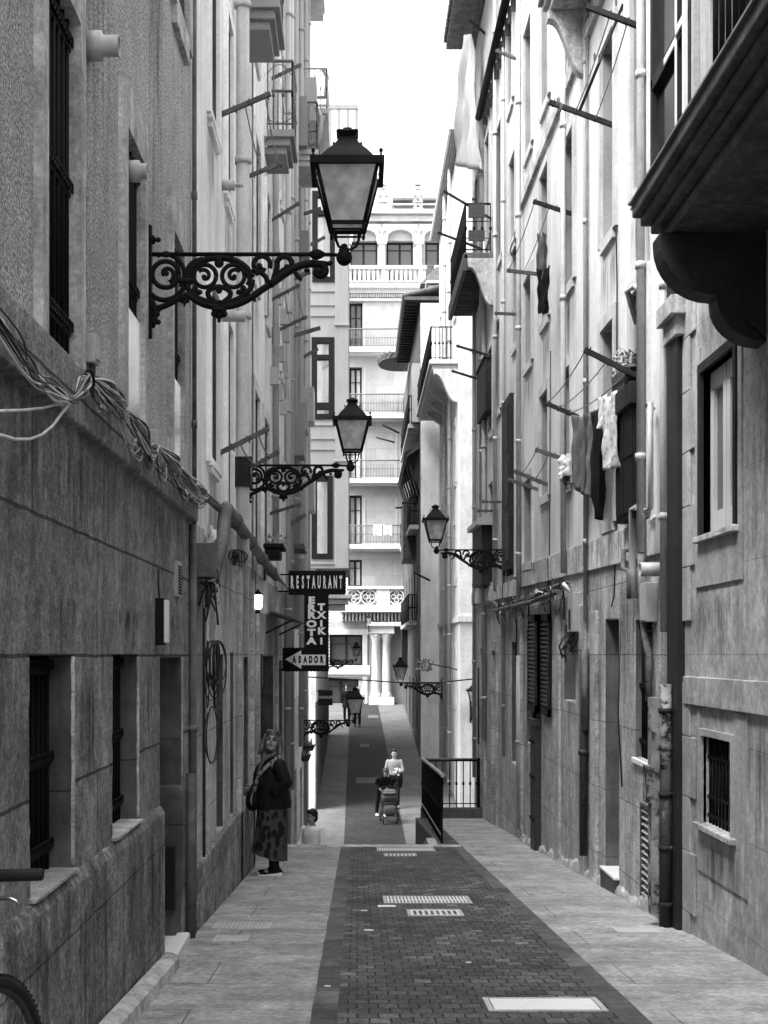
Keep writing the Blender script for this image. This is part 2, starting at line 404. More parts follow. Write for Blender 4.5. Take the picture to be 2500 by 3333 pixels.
def text(s, size, name, mat, parent, mtx, bold=.0, ext=.004, xs=1., serif=True):
    cu = bpy.data.curves.new('t', 'FONT'); cu.body = s; cu.size = size; cu.align_x = 'CENTER'; cu.align_y = 'CENTER'
    cu.offset = bold; cu.extrude = ext; cu.resolution_u = 3
    o = bpy.data.objects.new('t', cu); C.objects.link(o)
    me = bpy.data.meshes.new_from_object(o.evaluated_get(bpy.context.evaluated_depsgraph_get()))
    bpy.data.objects.remove(o)
    me.transform(mtx @ Matrix.Diagonal((xs, 1, 1, 1)))
    q = bpy.data.objects.new(name, me); C.objects.link(q); me.materials.clear(); me.materials.append(mat); me.name = name
    q.parent = parent; q.location = -wt(parent); return q

# mappings from (along the wall, up, out of the wall) to the street
ML = lambda u, v, w: (XL + w, u, v)
MR1 = lambda u, v, w: (XR - w, u, v)
MR = lambda u, v, w: (XR - w, u, v + .02 * (u - 12))
def MX(X, s): return lambda u, v, w: (X + s * w, u, v)
def MFr(D): return lambda u, v, w: (u, D - w, v)

# ------------------------------------------------------------------ building parts
def stain(root, m, u0, u1, v0, v1, w=.004):
    MB().quad(m(u0, v0, w), m(u1, v0, w), m(u1, v1, w), m(u0, v1, w)).build('stain', m_stain, root, fix=False)
def window(root, m, o, kind='plain', fm=None, sur=0., surm=None, sill=0., pm=None, bars=True, name='window', t=.05, gd=.11, jamb=None):
    u0, u1, v0, v1, d = o[:5]; fm = fm or m_darkwood
    e = .004
    b = MB(); w0, w1 = -d - .04, -d + .02
    b.box(u0 - e, u0 + t, v0, v1, w0, w1, m); b.box(u1 - t, u1 + e, v0, v1, w0, w1, m)
    b.box(u0 + t, u1 - t, v0, v0 + t, w0, w1, m); b.box(u0 + t, u1 - t, v1 - t, v1, w0, w1, m)
    if kind in ('plain', 'curtain', 'grille'):
        c = (u0 + u1) / 2; b.box(c - t * .55, c + t * .55, v0 + t, v1 - t, w0, w1 + .005, m)
        h = v0 + (v1 - v0) * .7; b.box(u0 + t, c - t * .55, h - .018, h + .018, w0, w1, m); b.box(c + t * .55, u1 - t, h - .018, h + .018, w0, w1, m)
    f = b.build(name, fm, root)
    p = MB(); p.box(u0 - .03, u1 + .03, v0 - .03, v1 + .03, -d - .07, -d - .025, m)
    p.build('curtain' if kind == 'curtain' else 'pane', pm or (m_curtain if kind == 'curtain' else m_glass), f)
    if kind == 'grille':
        g = MB(); n = max(3, int((u1 - u0) / .085))
        for i in range(n):
            u = u0 + (i + .5) * (u1 - u0) / n
            g.tube([m(u, v0 - .01, -gd), m(u, v1 + .01, -gd)], .012, 6)
        for q in (.1, .5, .92):
            v = v0 + (v1 - v0) * q; g.box(u0 - .02, u1 + .02, v - .012, v + .012, -gd - .006, -gd + .01, m)
            for i in range(n * 2):
                u = u0 + (i + .5) * (u1 - u0) / (2 * n)
                g.tube([m(u + .022 * cos(a), v + .03 + .022 * sin(a), -gd + .02) for a in [k * pi / 3 for k in range(7)]], .006, 5)
        g.build('grille', m_iron, f)
    if sur:
        sw, sl = sur if isinstance(sur, tuple) else (sur, sur)
        s_ = MB(); sd = .038; g_ = .004
        s_.box(u0 - sw, u0 + g_, v0 - sw * .3, v1 + sl, -.0, sd, m); s_.box(u1 - g_, u1 + sw, v0 - sw * .3, v1 + sl, -.0, sd, m)
        s_.box(u0 + g_, u1 - g_, v1 - g_, v1 + sl, -.0, sd, m)
        if sill >= 0: s_.box(u0, u1, v0 - sw, v0, 0, sd, m)
        s_.build('surround', surm or m_trim, f)
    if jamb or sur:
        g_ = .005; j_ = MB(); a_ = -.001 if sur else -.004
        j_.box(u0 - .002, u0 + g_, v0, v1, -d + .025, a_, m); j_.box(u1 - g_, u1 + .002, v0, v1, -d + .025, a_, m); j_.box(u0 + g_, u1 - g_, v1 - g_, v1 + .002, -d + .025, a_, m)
        j_.build('jamb_lining', jamb or m_jambL, f)  # jamb materials hold the recess shade in their colour; stone trim does not
    if sill > 0:
        s_ = MB(); s_.box(u0 - .08, u1 + .08, v0 - .07, v0 - .003, -d, sill, m)
        s_.build('sill', surm or m_trim, f, bevel=.008)
    return f
def pole(root, m, x1, y1, x2, y2, depthf, mat=None, r=.018):
    D = depthf(x1); a = Vector((XX(x1, D), D, ZZ(y1, D))); b = Vector((XX(x2, D), D, ZZ(y2, D)))
    mb = MB(); d = (b - a).normalized()
    side = Vector((0, 1, 0)); up = d.cross(side)
    P = []
    for p in (a - d * .08, b):
        for i in (-1, 1):
            for j in (-1, 1): P.append(tuple(p + side * r * i + up * r * 1.15 * j))
    mb.hexa(P)
    for q in (.3, .6, .93):
        p = a + (b - a) * q; mb.tube([p + up * .035, p - up * .045], .008, 6)
    mb.build('clothes_pole', mat or m_wood, root)
    return a, b
def line(root, a, b, sag=.05, mat=None, r=.0065, name='clothes_line'):
    a, b = Vector(a), Vector(b)
    MB().tube([a.lerp(b, i / 8) - Vector((0, 0, sag * 4 * (i / 8) * (1 - i / 8))) for i in range(9)], r, 5).build(name, mat or m_cableg, root)
def pipe(root, pts, r, mat=None, collars=True, name='drainpipe'):
    b = MB(); b.tube(pts, r, 10)
    if collars:
        for p, q in zip(pts, pts[1:]):
            p, q = Vector(p), Vector(q); L_ = (q - p).length; n = int(L_ / 1.6)
            for i in range(n):
                c = p.lerp(q, (i + .5) / n); t = (q - p).normalized()
                b.tube([c - t * .03, c + t * .03], r * 1.3, 10)
    return b.build(name, mat or m_pipe, root)
def railing(mb, p, q, h, n, r=.008, belly=0, out=None, top=.022):
    p, q = Vector(p), Vector(q); Z = Vector((0, 0, 1))
    mb.tube([p + Z * h, q + Z * h], top, 6); mb.tube([p + Z * .08, q + Z * .08], .012, 6)
    for i in range(n + 1):
        c = p.lerp(q, i / n); mb.tube([c, c + Z * h], r, 5)
        mb.tube([c + Z * h * .48, c + Z * h * .54], r * 2.2, 5)
def wavy(pts, amp, wl):
    out = []
    for i, p in enumerate(pts):
        q = pts[(i + 1) % len(pts)]; p_, q_ = Vector(p), Vector(q); L_ = (q_ - p_).length; n = max(2, int(L_ / wl)); d = (q_ - p_) / L_; nn = Vector((d.y, -d.x))
        for k in range(n * 4):
            t = k / (n * 4); c = p_.lerp(q_, t) + nn * amp * abs(sin(pi * t * n)); out.append((c.x, c.y))
    return out
m_shut = M('painted_shutter', .5, rough=.5, var=.05, bump=.05, streak=.08)
m_shutp = M('shutter_panel', .11, rough=.5, var=.15, bump=.1)
m_baywood = M('dark_bay_timber', .07, rough=.6, var=.3, scale=3, streak=.4, sscale=9, bump=.3, grain=.3, grscale=7)
m_corbel = M('black_corbel', .016, rough=.6, var=.3, scale=4, bump=.3, grain=.3)
m_rust = M('rusty_pipe', .12, rough=.8, var=.4, scale=9, bump=.5, blotch=.5, blscale=8)
m_glassf = glass('far_window_glass', .07, .15)
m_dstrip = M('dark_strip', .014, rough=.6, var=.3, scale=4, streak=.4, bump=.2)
# ================================================================== GROUND
g = MB()                                                   # one sheet out to the horizon, following the dip of the street
ys = [-250, -60, -8, 20, 29, 72, 80, 400]
zs = [-1.42 + .0705 * 8, -1.42 + .0705 * 8, -1.42 + .0705 * 8, -2.83, -5.85, -2.66, -2.5, -2.5]
for i in range(len(ys) - 1):
    g.quad((-250, ys[i], zs[i] - .3), (250, ys[i], zs[i] - .3), (250, ys[i + 1], zs[i + 1] - .3), (-250, ys[i + 1], zs[i + 1] - .3))
struct(g.build('ground', m_earth))
def jx(x, d): return x + (.002 * sin(d * 5.3 + x * 40) + .0025 * sin(d * 14.9 + x * 17) if -1 < x < 2 else 0)
def sheet(name, x0, x1, d0, d1, zf, mat, n=160, x0b=None, x1b=None, lift=0.):
    b = MB(); x0b = x0 if x0b is None else x0b; x1b = x1 if x1b is None else x1b
    for i in range(n):
        t, s_ = i / n, (i + 1) / n; a = d0 + (d1 - d0) * t; c = d0 + (d1 - d0) * s_
        b.quad((jx(x0 + (x0b - x0) * t, a), a, zf(a) + lift), (jx(x1 + (x1b - x1) * t, a), a, zf(a) + lift), (jx(x1 + (x1b - x1) * s_, c), c, zf(c) + lift), (jx(x0 + (x0b - x0) * s_, c), c, zf(c) + lift))
    return struct(b.build(name, mat))
sheet('left_pavement', -1.9, -.25, -8, 19.75, gt, m_pave)
sheet('road_border', -.25, -.11, -8, 19.75, gt, m_border)
sheet('road', -.11, 1.39, -8, 19.75, gt, m_brick)
sheet('road_border', 1.39, 1.53, -8, 19.75, gt, m_border)
sheet('right_pavement', 1.53, 2.9, -8, 28.1, gt, m_pave)
sheet('terrace', 1.30, 1.53, 20.1, 28.1, gt, m_brick)
# stone kerb at the head of the stairs, then the stairs
b = MB(); b.box(-1.9, 1.53, 19.75, 20.1, -3.2, -2.825); struct(b.build('stair_kerb', m_sillstone, bevel=.012))
b = MB(); n = 18
for i in range(n):
    y0 = 20.1 + i * .5; z1 = -2.825 - (i + 1) * .168
    b.box(-1.9, 1.12, y0, y0 + .5, -6.6, z1)
struct(b.build('stairs', m_pave))
ff = lambda D: -8 + .0742 * D
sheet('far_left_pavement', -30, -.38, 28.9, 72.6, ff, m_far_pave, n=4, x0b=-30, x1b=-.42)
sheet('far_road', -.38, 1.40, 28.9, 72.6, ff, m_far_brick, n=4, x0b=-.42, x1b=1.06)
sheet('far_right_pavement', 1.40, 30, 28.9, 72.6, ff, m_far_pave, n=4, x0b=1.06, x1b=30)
for (x0, x1, d0, d1, mt) in ((.1, .48, 56, 57, 0), (-.06, .66, 47.2, 48.4, 0), (.5, 1.0, 66, 67, 0)):
    b = MB(); b.quad((x0, d0, ff(d0) + .004), (x1, d0, ff(d0) + .004), (x1, d1, ff(d1) + .004), (x0, d1, ff(d1) + .004))
    struct(b.build('pavement_patch', m_far_pave))
# terrace retaining wall with two stringers stepping down beside the stairs
t = thing('retaining_wall', 'dark concrete wall holding up the terrace beside the stairs under the iron railing', 'wall', (1.25, 20.1, -2.85))
b = MB(); b.prism([(20.1, -6.6), (28.2, -6.6), (28.2, gt(28.2) + .0), (20.1, gt(20.1) - .0)], 1.20, 1.30, lambda u, v, w: (w, u, v))
b.box(1.3, 2.9, 28.1, 28.25, -6.6, gt(28.1) + .0)
b.build('wall', m_conc, t)
b = MB(); b.prism([(20.2, -2.85), (20.2, -3.3), (27.6, -5.3), (27.6, -4.3), (21, -2.85)], 1.06, 1.2, lambda u, v, w: (w, u, v))
b.build('stringer', m_stoneL, t, bevel=.01)
b = MB(); b.box(1.3, 2.68, 27.9, 28.08, gt(28) - .02, gt(28) + .22); b.build('kerb', m_conc, t, bevel=.01)
# railings
t = thing('terrace_railing', 'black iron railing with pale handrail along the terrace edge beside the stairs', 'railing', (1.3, 20.3, -2.85))
P0, P1 = (1.27, 20.45, -2.86), (1.33, 27.9, -3.2)
b = MB(); railing(b, P0, P1, 1.02, 46, .011, top=.02); b.box(1.255, 1.285, 20.43, 20.47, -2.9, -1.80); b.build('balusters', m_iron, t)
a_, c_ = Vector(P0), Vector(P1); Zv = Vector((0, 0, 1))
b = MB(); b.tube([a_ + Zv * 1.05 - Vector((0, .25, 0)), c_ + Zv * 1.05], .032, 8); b.tube([a_ + Zv * .12, c_ + Zv * .12], .018, 6); b.build('handrail', m_pipe, t)
t = thing('terrace_railing', 'black iron railing with knobbed balusters closing the far end of the terrace', 'railing', (1.95, 28, -3.2))
b = MB(); railing(b, (1.33, 28.0, -3.17), (2.47, 28.0, -3.17), .97, 8, .012, top=.02); b.box(2.47, 2.53, 27.97, 28.03, -3.4, -2.15); b.build('balusters', m_iron, t)
b = MB(); b.tube([(1.33, 28, -2.18), (2.47, 28, -2.17)], .022, 8); b.build('handrail', m_rail, t)

# metal covers let into the paving
def cover(name, label, cat, x0, x1, d0, d1, mat, kind, grp=None):
    t = thing(name, label, cat, ((x0 + x1) / 2, (d0 + d1) / 2, gt((d0 + d1) / 2)), grp)
    m = lambda u, v, w: (u, v, gt(v) + w)
    b = MB(); b.box(x0 - .03, x1 + .03, d0 - .03, d0, -.02, .006, m); b.box(x0 - .03, x1 + .03, d1, d1 + .03, -.02, .006, m)
    b.box(x0 - .03, x0, d0, d1, -.02, .006, m); b.box(x1, x1 + .03, d0, d1, -.02, .006, m); b.build('frame', m_grate, t)
    b = MB()
    if kind == 'plate': b.box(x0 + .006, x1 - .006, d0 + .006, d1 - .006, -.02, .005, m); b.build('lid', mat, t)
    elif kind == 'bars':
        n = int((x1 - x0) / .032)
        for i in range(n): u = x0 + (i + .2) * (x1 - x0) / n; b.box(u, u + .02, d0 + .004, d1 - .004, -.02, .004, m)
        b.box(x0, x1, (d0 + d1) / 2 - .02, (d0 + d1) / 2 + .02, -.021, .003, m); b.build('grate', mat, t)
        q = MB(); q.box(x0, x1, d0, d1, -.03, -.021, m); q.build('pit', m_recess, t)
    else:
        n = max(5, int((x1 - x0) / .05))
        b.box(x0, x1, d0 + .0, d0 + .05, -.02, .004, m); b.box(x0, x1, d1 - .05, d1, -.02, .004, m)
        for i in range(n + 1):
            u = x0 + i * (x1 - x0 - .022) / n; b.box(u, u + .022, d0 + .05, d1 - .05, -.02, .004, m)
        b.build('grate', mat, t); q = MB(); q.box(x0, x1, d0, d1, -.03, -.021, m); q.build('pit', m_recess, t)
cover('manhole_cover', 'bright rectangular steel cover in the brick road nearest the viewer', 'manhole cover', .74, 1.33, 7.36, 7.69, m_plate, 'plate')
cover('drain_grate', 'wide ribbed steel drain grate across the middle of the brick road', 'drain grate', .27, 1.03, 12.5, 13.05, m_plate, 'bars')
cover('drain_grate', 'narrow steel gutter grate with square holes in front of the wide ribbed grate', 'drain grate', .46, .88, 11.55, 11.95, m_plate, 'holes')
cover('drain_grate', 'ribbed steel drain grate at the head of the stairs', 'drain grate', .30, 1.06, 18.9, 19.55, m_plate, 'bars')
cover('drain_grate', 'small steel gutter grate with holes in front of the grate by the stairs', 'drain grate', .38, .76, 18.0, 18.4, m_plate, 'holes')
cover('manhole_cover', 'grey slotted utility cover on the left pavement', 'manhole cover', -1.13, -.73, 10.75, 11.05, m_grate, 'bars')
cover('manhole_cover', 'grey concrete utility cover on the left pavement nearest the viewer', 'manhole cover', -1.05, -.85, 10.0, 10.3, m_grate, 'plate')
cover('manhole_cover', 'small square utility cover on the right pavement by the peeling pipe', 'manhole cover', 2.05, 2.4, 10.5, 10.75, m_grate, 'plate')
# scraps of pale litter and worn bricks
for (x, d, s_) in ((.18, 12.2, .09), (.03, 11.9, .03), (-.2, 8.1, .02), (.72, 9.0, .02), (.05, 10.6, .04)):
    b = MB(); b.box(x, x + s_ * 1.8, d, d + s_ * 1.2, 0, .004, lambda u, v, w: (u, v, gt(v) + w)); o = b.build('litter', m_paperw)
    tag(o, 'pale scrap of paper lying on the brick road', 'litter', 'scraps of litter on the road')

# ================================================================== LEFT HOUSE, rough-cast above sandstone
H = thing('stone_house', 'rough-cast house on a dark sandstone base nearest on the left, with barred windows', 'house', (-1.3, 5, -1.8))
up = [(5.52, 6.17, 1.3, 2.88, .3), (7.44, 8.04, 1.3, 2.91, .3), (9.31, 9.86, 1.3, 2.93, .3), (9.45, 10.15, 4.62, 6.3, .25), (7.4, 8.1, 4.62, 6.3, .25)]
lo = [(5.33, 6.17, -.98, 0, .34), (7.13, 8.0, -.98, 0, .34), (8.87, 9.98, -4, -.01, .42)]
b = MB(); b.facade(ML, -5, 10.55, 1.3, 8.2, up); b.body(ML, -5, 10.55, -4, 8.2, 6); b.build('wall', m_roughcast, H, fix=False)  # unseen run behind the camera added to block light; top cut low for skylight
b = MB(); b.facade(ML, -5, 10.55, -4, 1.03, lo); b.build('stone_base', m_stone1, H, fix=False)
# door reveal of dressed stone, sitting inside the opening
b = MB(); b.prism([(-5, 1.3), (-5, 1.03), (10.55, 1.03), (10.55, 1.3)], -.02, .055, ML); b.build('ledge', m_stone1, H, bevel=.015)
def rough_plinth(u0, u1, v0, v1, w, name='plinth', mat=None, amp=.014, step=.09):
    b = MB(); n = max(2, int((u1 - u0) / step)); P = []
    for i in range(n + 1):
        u = u0 + (u1 - u0) * i / n; j = random.uniform(-amp, amp); k = random.uniform(-amp, amp)
        P.append([ML(u, v0, w), ML(u, v1 - .06 + k, w + j * .5), ML(u, v1 - .015 + j, w - .02 + k * .6), ML(u, v1, w - .05), ML(u, v1, -.12), ML(u, v0, -.12)])
    b.loft(P, smooth=False); return b.build(name, mat or m_plinth, H)
rough_plinth(-5, 8.87, -4, -.985, .034, amp=.009)
b = MB()
for o in lo[:2]: b.box(o[0] + .003, o[1] - .003, -.985, -.972, -.3, .03, ML)
b.build('sill', m_sillstone, H)
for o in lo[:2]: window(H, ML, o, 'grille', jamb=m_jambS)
def worn(root, m, u, v0, v1, s_, mat):
    b = MB(); n = int((v1 - v0) / .05); P = []
    for i in range(n + 1):
        v = v0 + (v1 - v0) * i / n; a = .012 + random.uniform(0, .014); c = random.uniform(-.003, .004)
        P.append([m(u - s_ * .004, v, -.02), m(u - s_ * .006, v, .004 + c), m(u + s_ * a, v, .004 + c * .5), m(u + s_ * (a + .006), v, -.002)])
    b.loft(P); b.build('worn_edge', mat, root)
for o in lo[:2]: worn(H, ML, o[1], -.96, -.01, 1, m_sillstone); worn(H, ML, o[0], -.96, -.01, -1, m_stone1)
worn(H, ML, 9.985, -.9, -.02, 1, m_sillstone)
for o in up[:3]: window(H, ML, o, 'grille', sur=(.105, .25), sill=-1, gd=.02, jamb=m_trim)
for o in up[3:]: window(H, ML, o, 'plain', sur=.2)
b = MB()
for o in (up[1], up[2]): b.box(o[0] + .01, o[1] - .005, 1.31, 1.93, -.03, .015, ML)
q = MB(); q.box(up[1][0] + .01, up[1][1] - .005, 1.31, 1.94, -.03, .02, ML); q.build('window_board', m_boardw, H)
q = MB(); q.box(up[2][0] + .01, up[2][1] - .005, 1.31, 1.93, -.03, .02, ML); q.build('window_board', m_boardw, H)
# doorway: stone jambs, dark door, threshold
d = MB(); d.box(8.87, 9.98, -4, -.01, -.46, -.40, ML); dr = d.build('door', m_darkwood, H)
d = MB()
for i in range(2): d.box(8.95 + i * .52, 9.40 + i * .52, -1.9, -.2, -.40, -.385, ML)
d.build('door_panel', m_darkwood, dr)
b = MB(); b.box(9.972, 9.985, -2.2, -.02, -.40, -.004, ML); b.box(8.88, 9.972, -.022, -.008, -.4, -.004, ML); b.build('door_shade_lining', m_jambS, H)  # lining added to carry the doorway's shade as a dark colour
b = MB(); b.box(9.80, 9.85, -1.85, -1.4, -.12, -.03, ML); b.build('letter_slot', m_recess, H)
b = MB(); b.prism([(-.40, -2.2), (-.05, -2.2), (.03, -1.62), (.03, -1.0), (-.0, -.96), (-.40, -.96)], 9.86, 9.971, lambda u, v, w: (XL + u, w, v)); b.build('door_jamb', m_jambS, H, bevel=.015)  # stone jamb foot, its colour darkened for the shade in the doorway
b = MB(); b.box(8.87, 10.0, gt(9.4) - .3, gt(9.4) + .03, -.42, .06, ML); b.build('threshold', m_plate, H, bevel=.015)
for u0, u1, v0, v1 in ((5.2, 6.3, .0, .28), (7.05, 8.1, .0, .26), (8.8, 10.1, .0, .3), (6.3, 6.9, -.9, -.1), (8.1, 8.8, -.95, -.05), (4.6, 5.2, -.9, 0), (5.0, 7.4, .3, 1.0), (7.4, 10.4, .45, 1.01)): stain(H, ML, u0, u1, v0, v1)
for u0, u1 in ((4.8, 5.6), (6.0, 6.9), (7.3, 8.0), (8.0, 8.7)): stain(H, ML, u0, u1, -2.1, -1.05, .052)
for u0, u1, v0, v1 in ((6.3, 7.1, 1.6, 4.6), (8.3, 9.0, 1.8, 5.2), (6.35, 6.6, 1.35, 2.4)): stain(H, ML, u0, u1, v0, v1)
# kerb of broken stone lying along the wall foot
b = MB(); n = 26; P = []
for i in range(n + 1):
    u = 5.2 + 3.62 * i / n; z = gt(u); j = random.uniform(-.012, .012)
    P.append([ML(u, z - .1, .15 + j), ML(u, z + .075 + j, .14 + j), ML(u, z + .10 + j, .10), ML(u, z + .10, .05), ML(u, z - .1, .05)])
b.loft(P, smooth=False); b.build('foot_kerb', m_sillstone, H)
# vent stubs and small fixings
for (x0, x1, y, r) in ((289, 388, 150, .05), (414, 480, 558, .043)):
    D = LD(x0 if x0 > 300 else 285); z = ZZ(y, D); L_ = XX(x1, D) - XL
    b = MB(); b.lathe((XL, D, z), [(r * .3, 0), (r * 1.4, 0), (r * 1.4, .07), (r, .075), (r, L_), (r * .85, L_), (r * .85, .1), (.001, .1)], 20, 'x'); b.build('vent_pipe', m_pvc, H)
b = MB(); D = LD(574); b.box(D - .12, D + .12, ZZ(1943, D), ZZ(1828, D), .0, .025, ML)
f = b.build('vent_grille', m_pvc, H); b = MB()
for i in range(10): z = ZZ(1938, D) + (i + .7) * (ZZ(1833, D) - ZZ(1938, D)) / 11; b.box(D - .09, D + .09, z - .008, z + .008, .0255, .028, ML)
b.build('slot', m_recess, f)
pipe(H, [ML(10.5, 8, .03), ML(10.5, .9, .03)], .018, m_pipeg)
pipe(H, [ML(10.4, 1.0, .03), ML(10.4, gt(10.3), .03)], .03, m_pipeg)
pipe(H, [ML(10.2, -.9, .04), ML(10.2, gt(10.2), .04)], .035, m_pipeg)

def ebox(label, D, z0, z1, w, dd, mat, name='junction_box', cat='electric box'):
    t = thing(name, label, cat, ML(D, z0, 0)); b = MB(); b.box(D, D + dd, z0, z1, .0, w, ML); b.build('box', mat, t, bevel=.008)
    b = MB(); b.box(D + .015, D + dd - .015, z0 + .02, z1 - .02, w + .0, w + .008, ML); b.build('cover', mat, t)
    b = MB()
    for i in range(3): b.tube([ML(D + .03 + i * .03, z0 + .02, w * .5), ML(D + .03 + i * .03, z0 - .05, w * .5), ML(D + .05 + i * .02, z0 - .12, .02)], .01, 6)
    b.build('cable_gland', m_cableb, t); return t
ebox('white electric box on the rough-cast wall above the white cable knot', LD(276), 1.39, 1.53, .05, .1, m_pvc)
ebox('grey junction box on the rough-cast wall between the two white window boards', LD(485), 1.27, 1.40, .055, .12, m_pipe)
t = thing('entrance_light', 'slim black box light with a white front beside the doorway on the left', 'wall light', ML(8.7, -.0, 0))
b = MB(); D = LD(505); b.box(D, D + .12, ZZ(2100, D), ZZ(1947, D), .0, .055, ML); b.build('housing', m_black, t)
b = MB(); b.box(D, D + .12, ZZ(2092, D), ZZ(1952, D), .055, .075, ML); b.build('diffuser', m_white, t, bevel=.006)
b = MB(); b.tube([ML(D + .06, ZZ(1947, D), .02), ML(D + .06, ZZ(1900, D), .012), ML(D + .06, .55, .012)], .006, 6); b.build('cable', m_cableb, t)

# ================================================================== SECOND LEFT HOUSE
def house(name, label, cat, m, base, u0, u1, v0, v1, vsplit, ops_lo, ops_up, mat_up, mat_lo, thick=6):
    h = thing(name, label, cat, base)
    b = MB(); b.facade(m, u0, u1, vsplit, v1, ops_up); b.body(m, u0, u1, v0, v1, thick); b.build('wall', mat_up, h, fix=False)
    if mat_lo: b = MB(); b.facade(m, u0, u1, v0, vsplit, ops_lo); b.build('stone_base', mat_lo, h, fix=False)
    return h
up = [(11.72, 12.4, 1.7, 3.25, .16), (13.2, 13.75, 1.35, 3.27, .16), (11.72, 12.4, 4.7, 6.4, .16), (13.2, 13.75, 4.5, 6.3, .16), (11.72, 12.4, 7.4, 9.2, .16), (13.2, 13.75, 7.2, 9.1, .16)]
lo = [(12.42, 13.05, -1.66, .0, .22), (13.75, 14.12, -1.66, .02, .22)]
H2 = house('plastered_house', 'grey plastered house with a stone base, second from the front on the left', 'house', ML, (-1.3, 12.5, -2.2), 10.56, 14.2, -7, 9.4, 1.05, lo, up, m_plL2, m_stoneL)
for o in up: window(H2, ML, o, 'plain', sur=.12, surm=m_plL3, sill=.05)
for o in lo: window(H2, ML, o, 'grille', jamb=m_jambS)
b = MB(); b.box(10.58, 14.2, -7, -1.67, -.05, .05, ML); b.build('plinth', m_plinth, H2, bevel=.02)
pipe(H2, [ML(14.1, 9.2, .1), ML(14.1, 1.1, .1), ML(14.1, .95, .12)], .07, m_trimR)
pipe(H2, [ML(13.55, 9.2, .06), ML(13.55, 8.4, .06), ML(13.45, 8.2, .03)], .06, m_pipe)
b = MB(); b.box(14.0, 14.2, 1.75, 2.05, .0, .185, ML); b.build('hopper', m_darkwood, H2)
for o in up: stain(H2, ML, o[0] - .1, o[1] + .1, o[2] - 1.0, o[2] - .09)
stain(H2, ML, 12.4, 14.1, .1, 1.0); stain(H2, ML, 10.7, 12.3, -1.2, .9)
# long slanting pipe dropping away along the left wall
pipe(H2, [ML(11.15, .62, .1), ML(11.7, 1.0, .13), ML(11.9, 1.27, .13), ML(12.0, 1.3, .13), ML(19.6, 1.12, .11)], .06, m_pipeg)
D = LD(723); b = MB(); b.lathe((XL, D, ZZ(603, D)), [(.02, 0), (.05, 0), (.05, .12), (.02, .12), (.02, .2)], 12, 'x'); b.build('vent_pipe', m_pvc, H2)
D = LD(715); b = MB(); b.lathe((XL, D, ZZ(1030, D)), [(.02, 0), (.05, 0), (.05, .16), (.05, .24), (.042, .24), (.042, .1)], 14, 'x'); b.build('vent_pipe', m_pvc, H2)
for x in (652, 663): pipe(H2, [ML(LD(x), .6, .03), ML(LD(x), -2.1, .03)], .012, m_cablew if x == 663 else m_cableb, False, 'cable_conduit')
pole(H2, ML, 715, 375, 880, 305, LD)
pole(H2, ML, 705, 1480, 875, 1395, LD)

# ================================================================== THIRD LEFT HOUSE
up = [(15.05, 15.75, 1.3, 3.3, .2), (16.65, 17.5, 1.3, 3.28, .2), (18.35, 19.3, 1.3, 3.25, .2), (21, 21.8, 1.2, 3.2, .2), (22.8, 23.5, 1.2, 3.2, .2)]
for q in (4.75, 7.6, 10.3):
    up += [(a, a + .8, q, q + 1.75, .2) for a in (15.0, 16.8, 18.9, 21., 22.6) if not (q == 7.6 and a in (15.0, 18.9))]
up += [(15.1, 15.95, 7.15, 9.2, .2), (18.8, 19.6, 7.2, 9.2, .2)]
lo = [(15.4, 16.0, -1.68, -.03, .2), (16.5, 17.0, -4.6, -.02, .25), (17.5, 20.8, -4.6, -.02, .35), (22.0, 23.2, -3.6, -.1, .25)]
H3 = house('plastered_house', 'pale plastered house with clothes poles on the left, where the restaurant sign hangs', 'house', ML, (-1.3, 19, -2.6), 14.21, 24.2, -7, 12.6, 1.05, lo, up, m_plL3, m_stoneL)
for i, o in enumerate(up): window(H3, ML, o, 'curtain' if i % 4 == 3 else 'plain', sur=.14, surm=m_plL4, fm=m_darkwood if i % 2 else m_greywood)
for o in (lo[0], lo[3]): window(H3, ML, o, 'plain', jamb=m_jambS)
for o in (lo[1], lo[2]):
    j_ = MB(); j_.box(o[1] - .012, o[1] + .003, -4.6, o[3] - .012, -o[4] + .02, -.004, ML); j_.box(o[0] - .003, o[0] + .012, -4.6, o[3] - .012, -o[4] + .02, -.004, ML); j_.box(o[0], o[1], o[3] - .012, o[3] + .003, -o[4] + .02, -.004, ML); j_.build('door_shade_lining', m_jambS, H3)  # door linings coloured dark in place of the shade within
    d = MB(); d.box(o[0], o[1], -4.6, -.02, -o[4] - .05, -o[4] + .02, ML); dr = d.build('door', m_darkwood, H3)
    d = MB(); k = max(1, int((o[1] - o[0]) / .7))
    for i in range(k):
        u = o[0] + .08 + i * (o[1] - o[0]) / k; d.box(u, u + (o[1] - o[0]) / k - .16, -2.5, -.3, -o[4] + .02, -o[4] + .035, ML)
    d.build('door_panel', m_darkwood, dr)
b = MB(); b.box(14.23, 16.5, -7, -1.69, -.05, .05, ML); b.box(20.85, 21.95, -7, -1.9, -.05, .05, ML); b.build('plinth', m_plinth, H3, bevel=.02)
b = MB()
for u in (14.5, 16.2, 17.15, 21.2): b.box(u, u + .22, -5, .9, 0, .05, ML)
b.build('pilaster', m_stoneL, H3, bevel=.01)
for o in up[:10]: stain(H3, ML, o[0] - .1, o[1] + .1, o[2] - 1.1, o[2] - .15)
for u in (14.8, 17.2, 19.4, 21.9): stain(H3, ML, u, u + 1.2, -.9, 1.0)
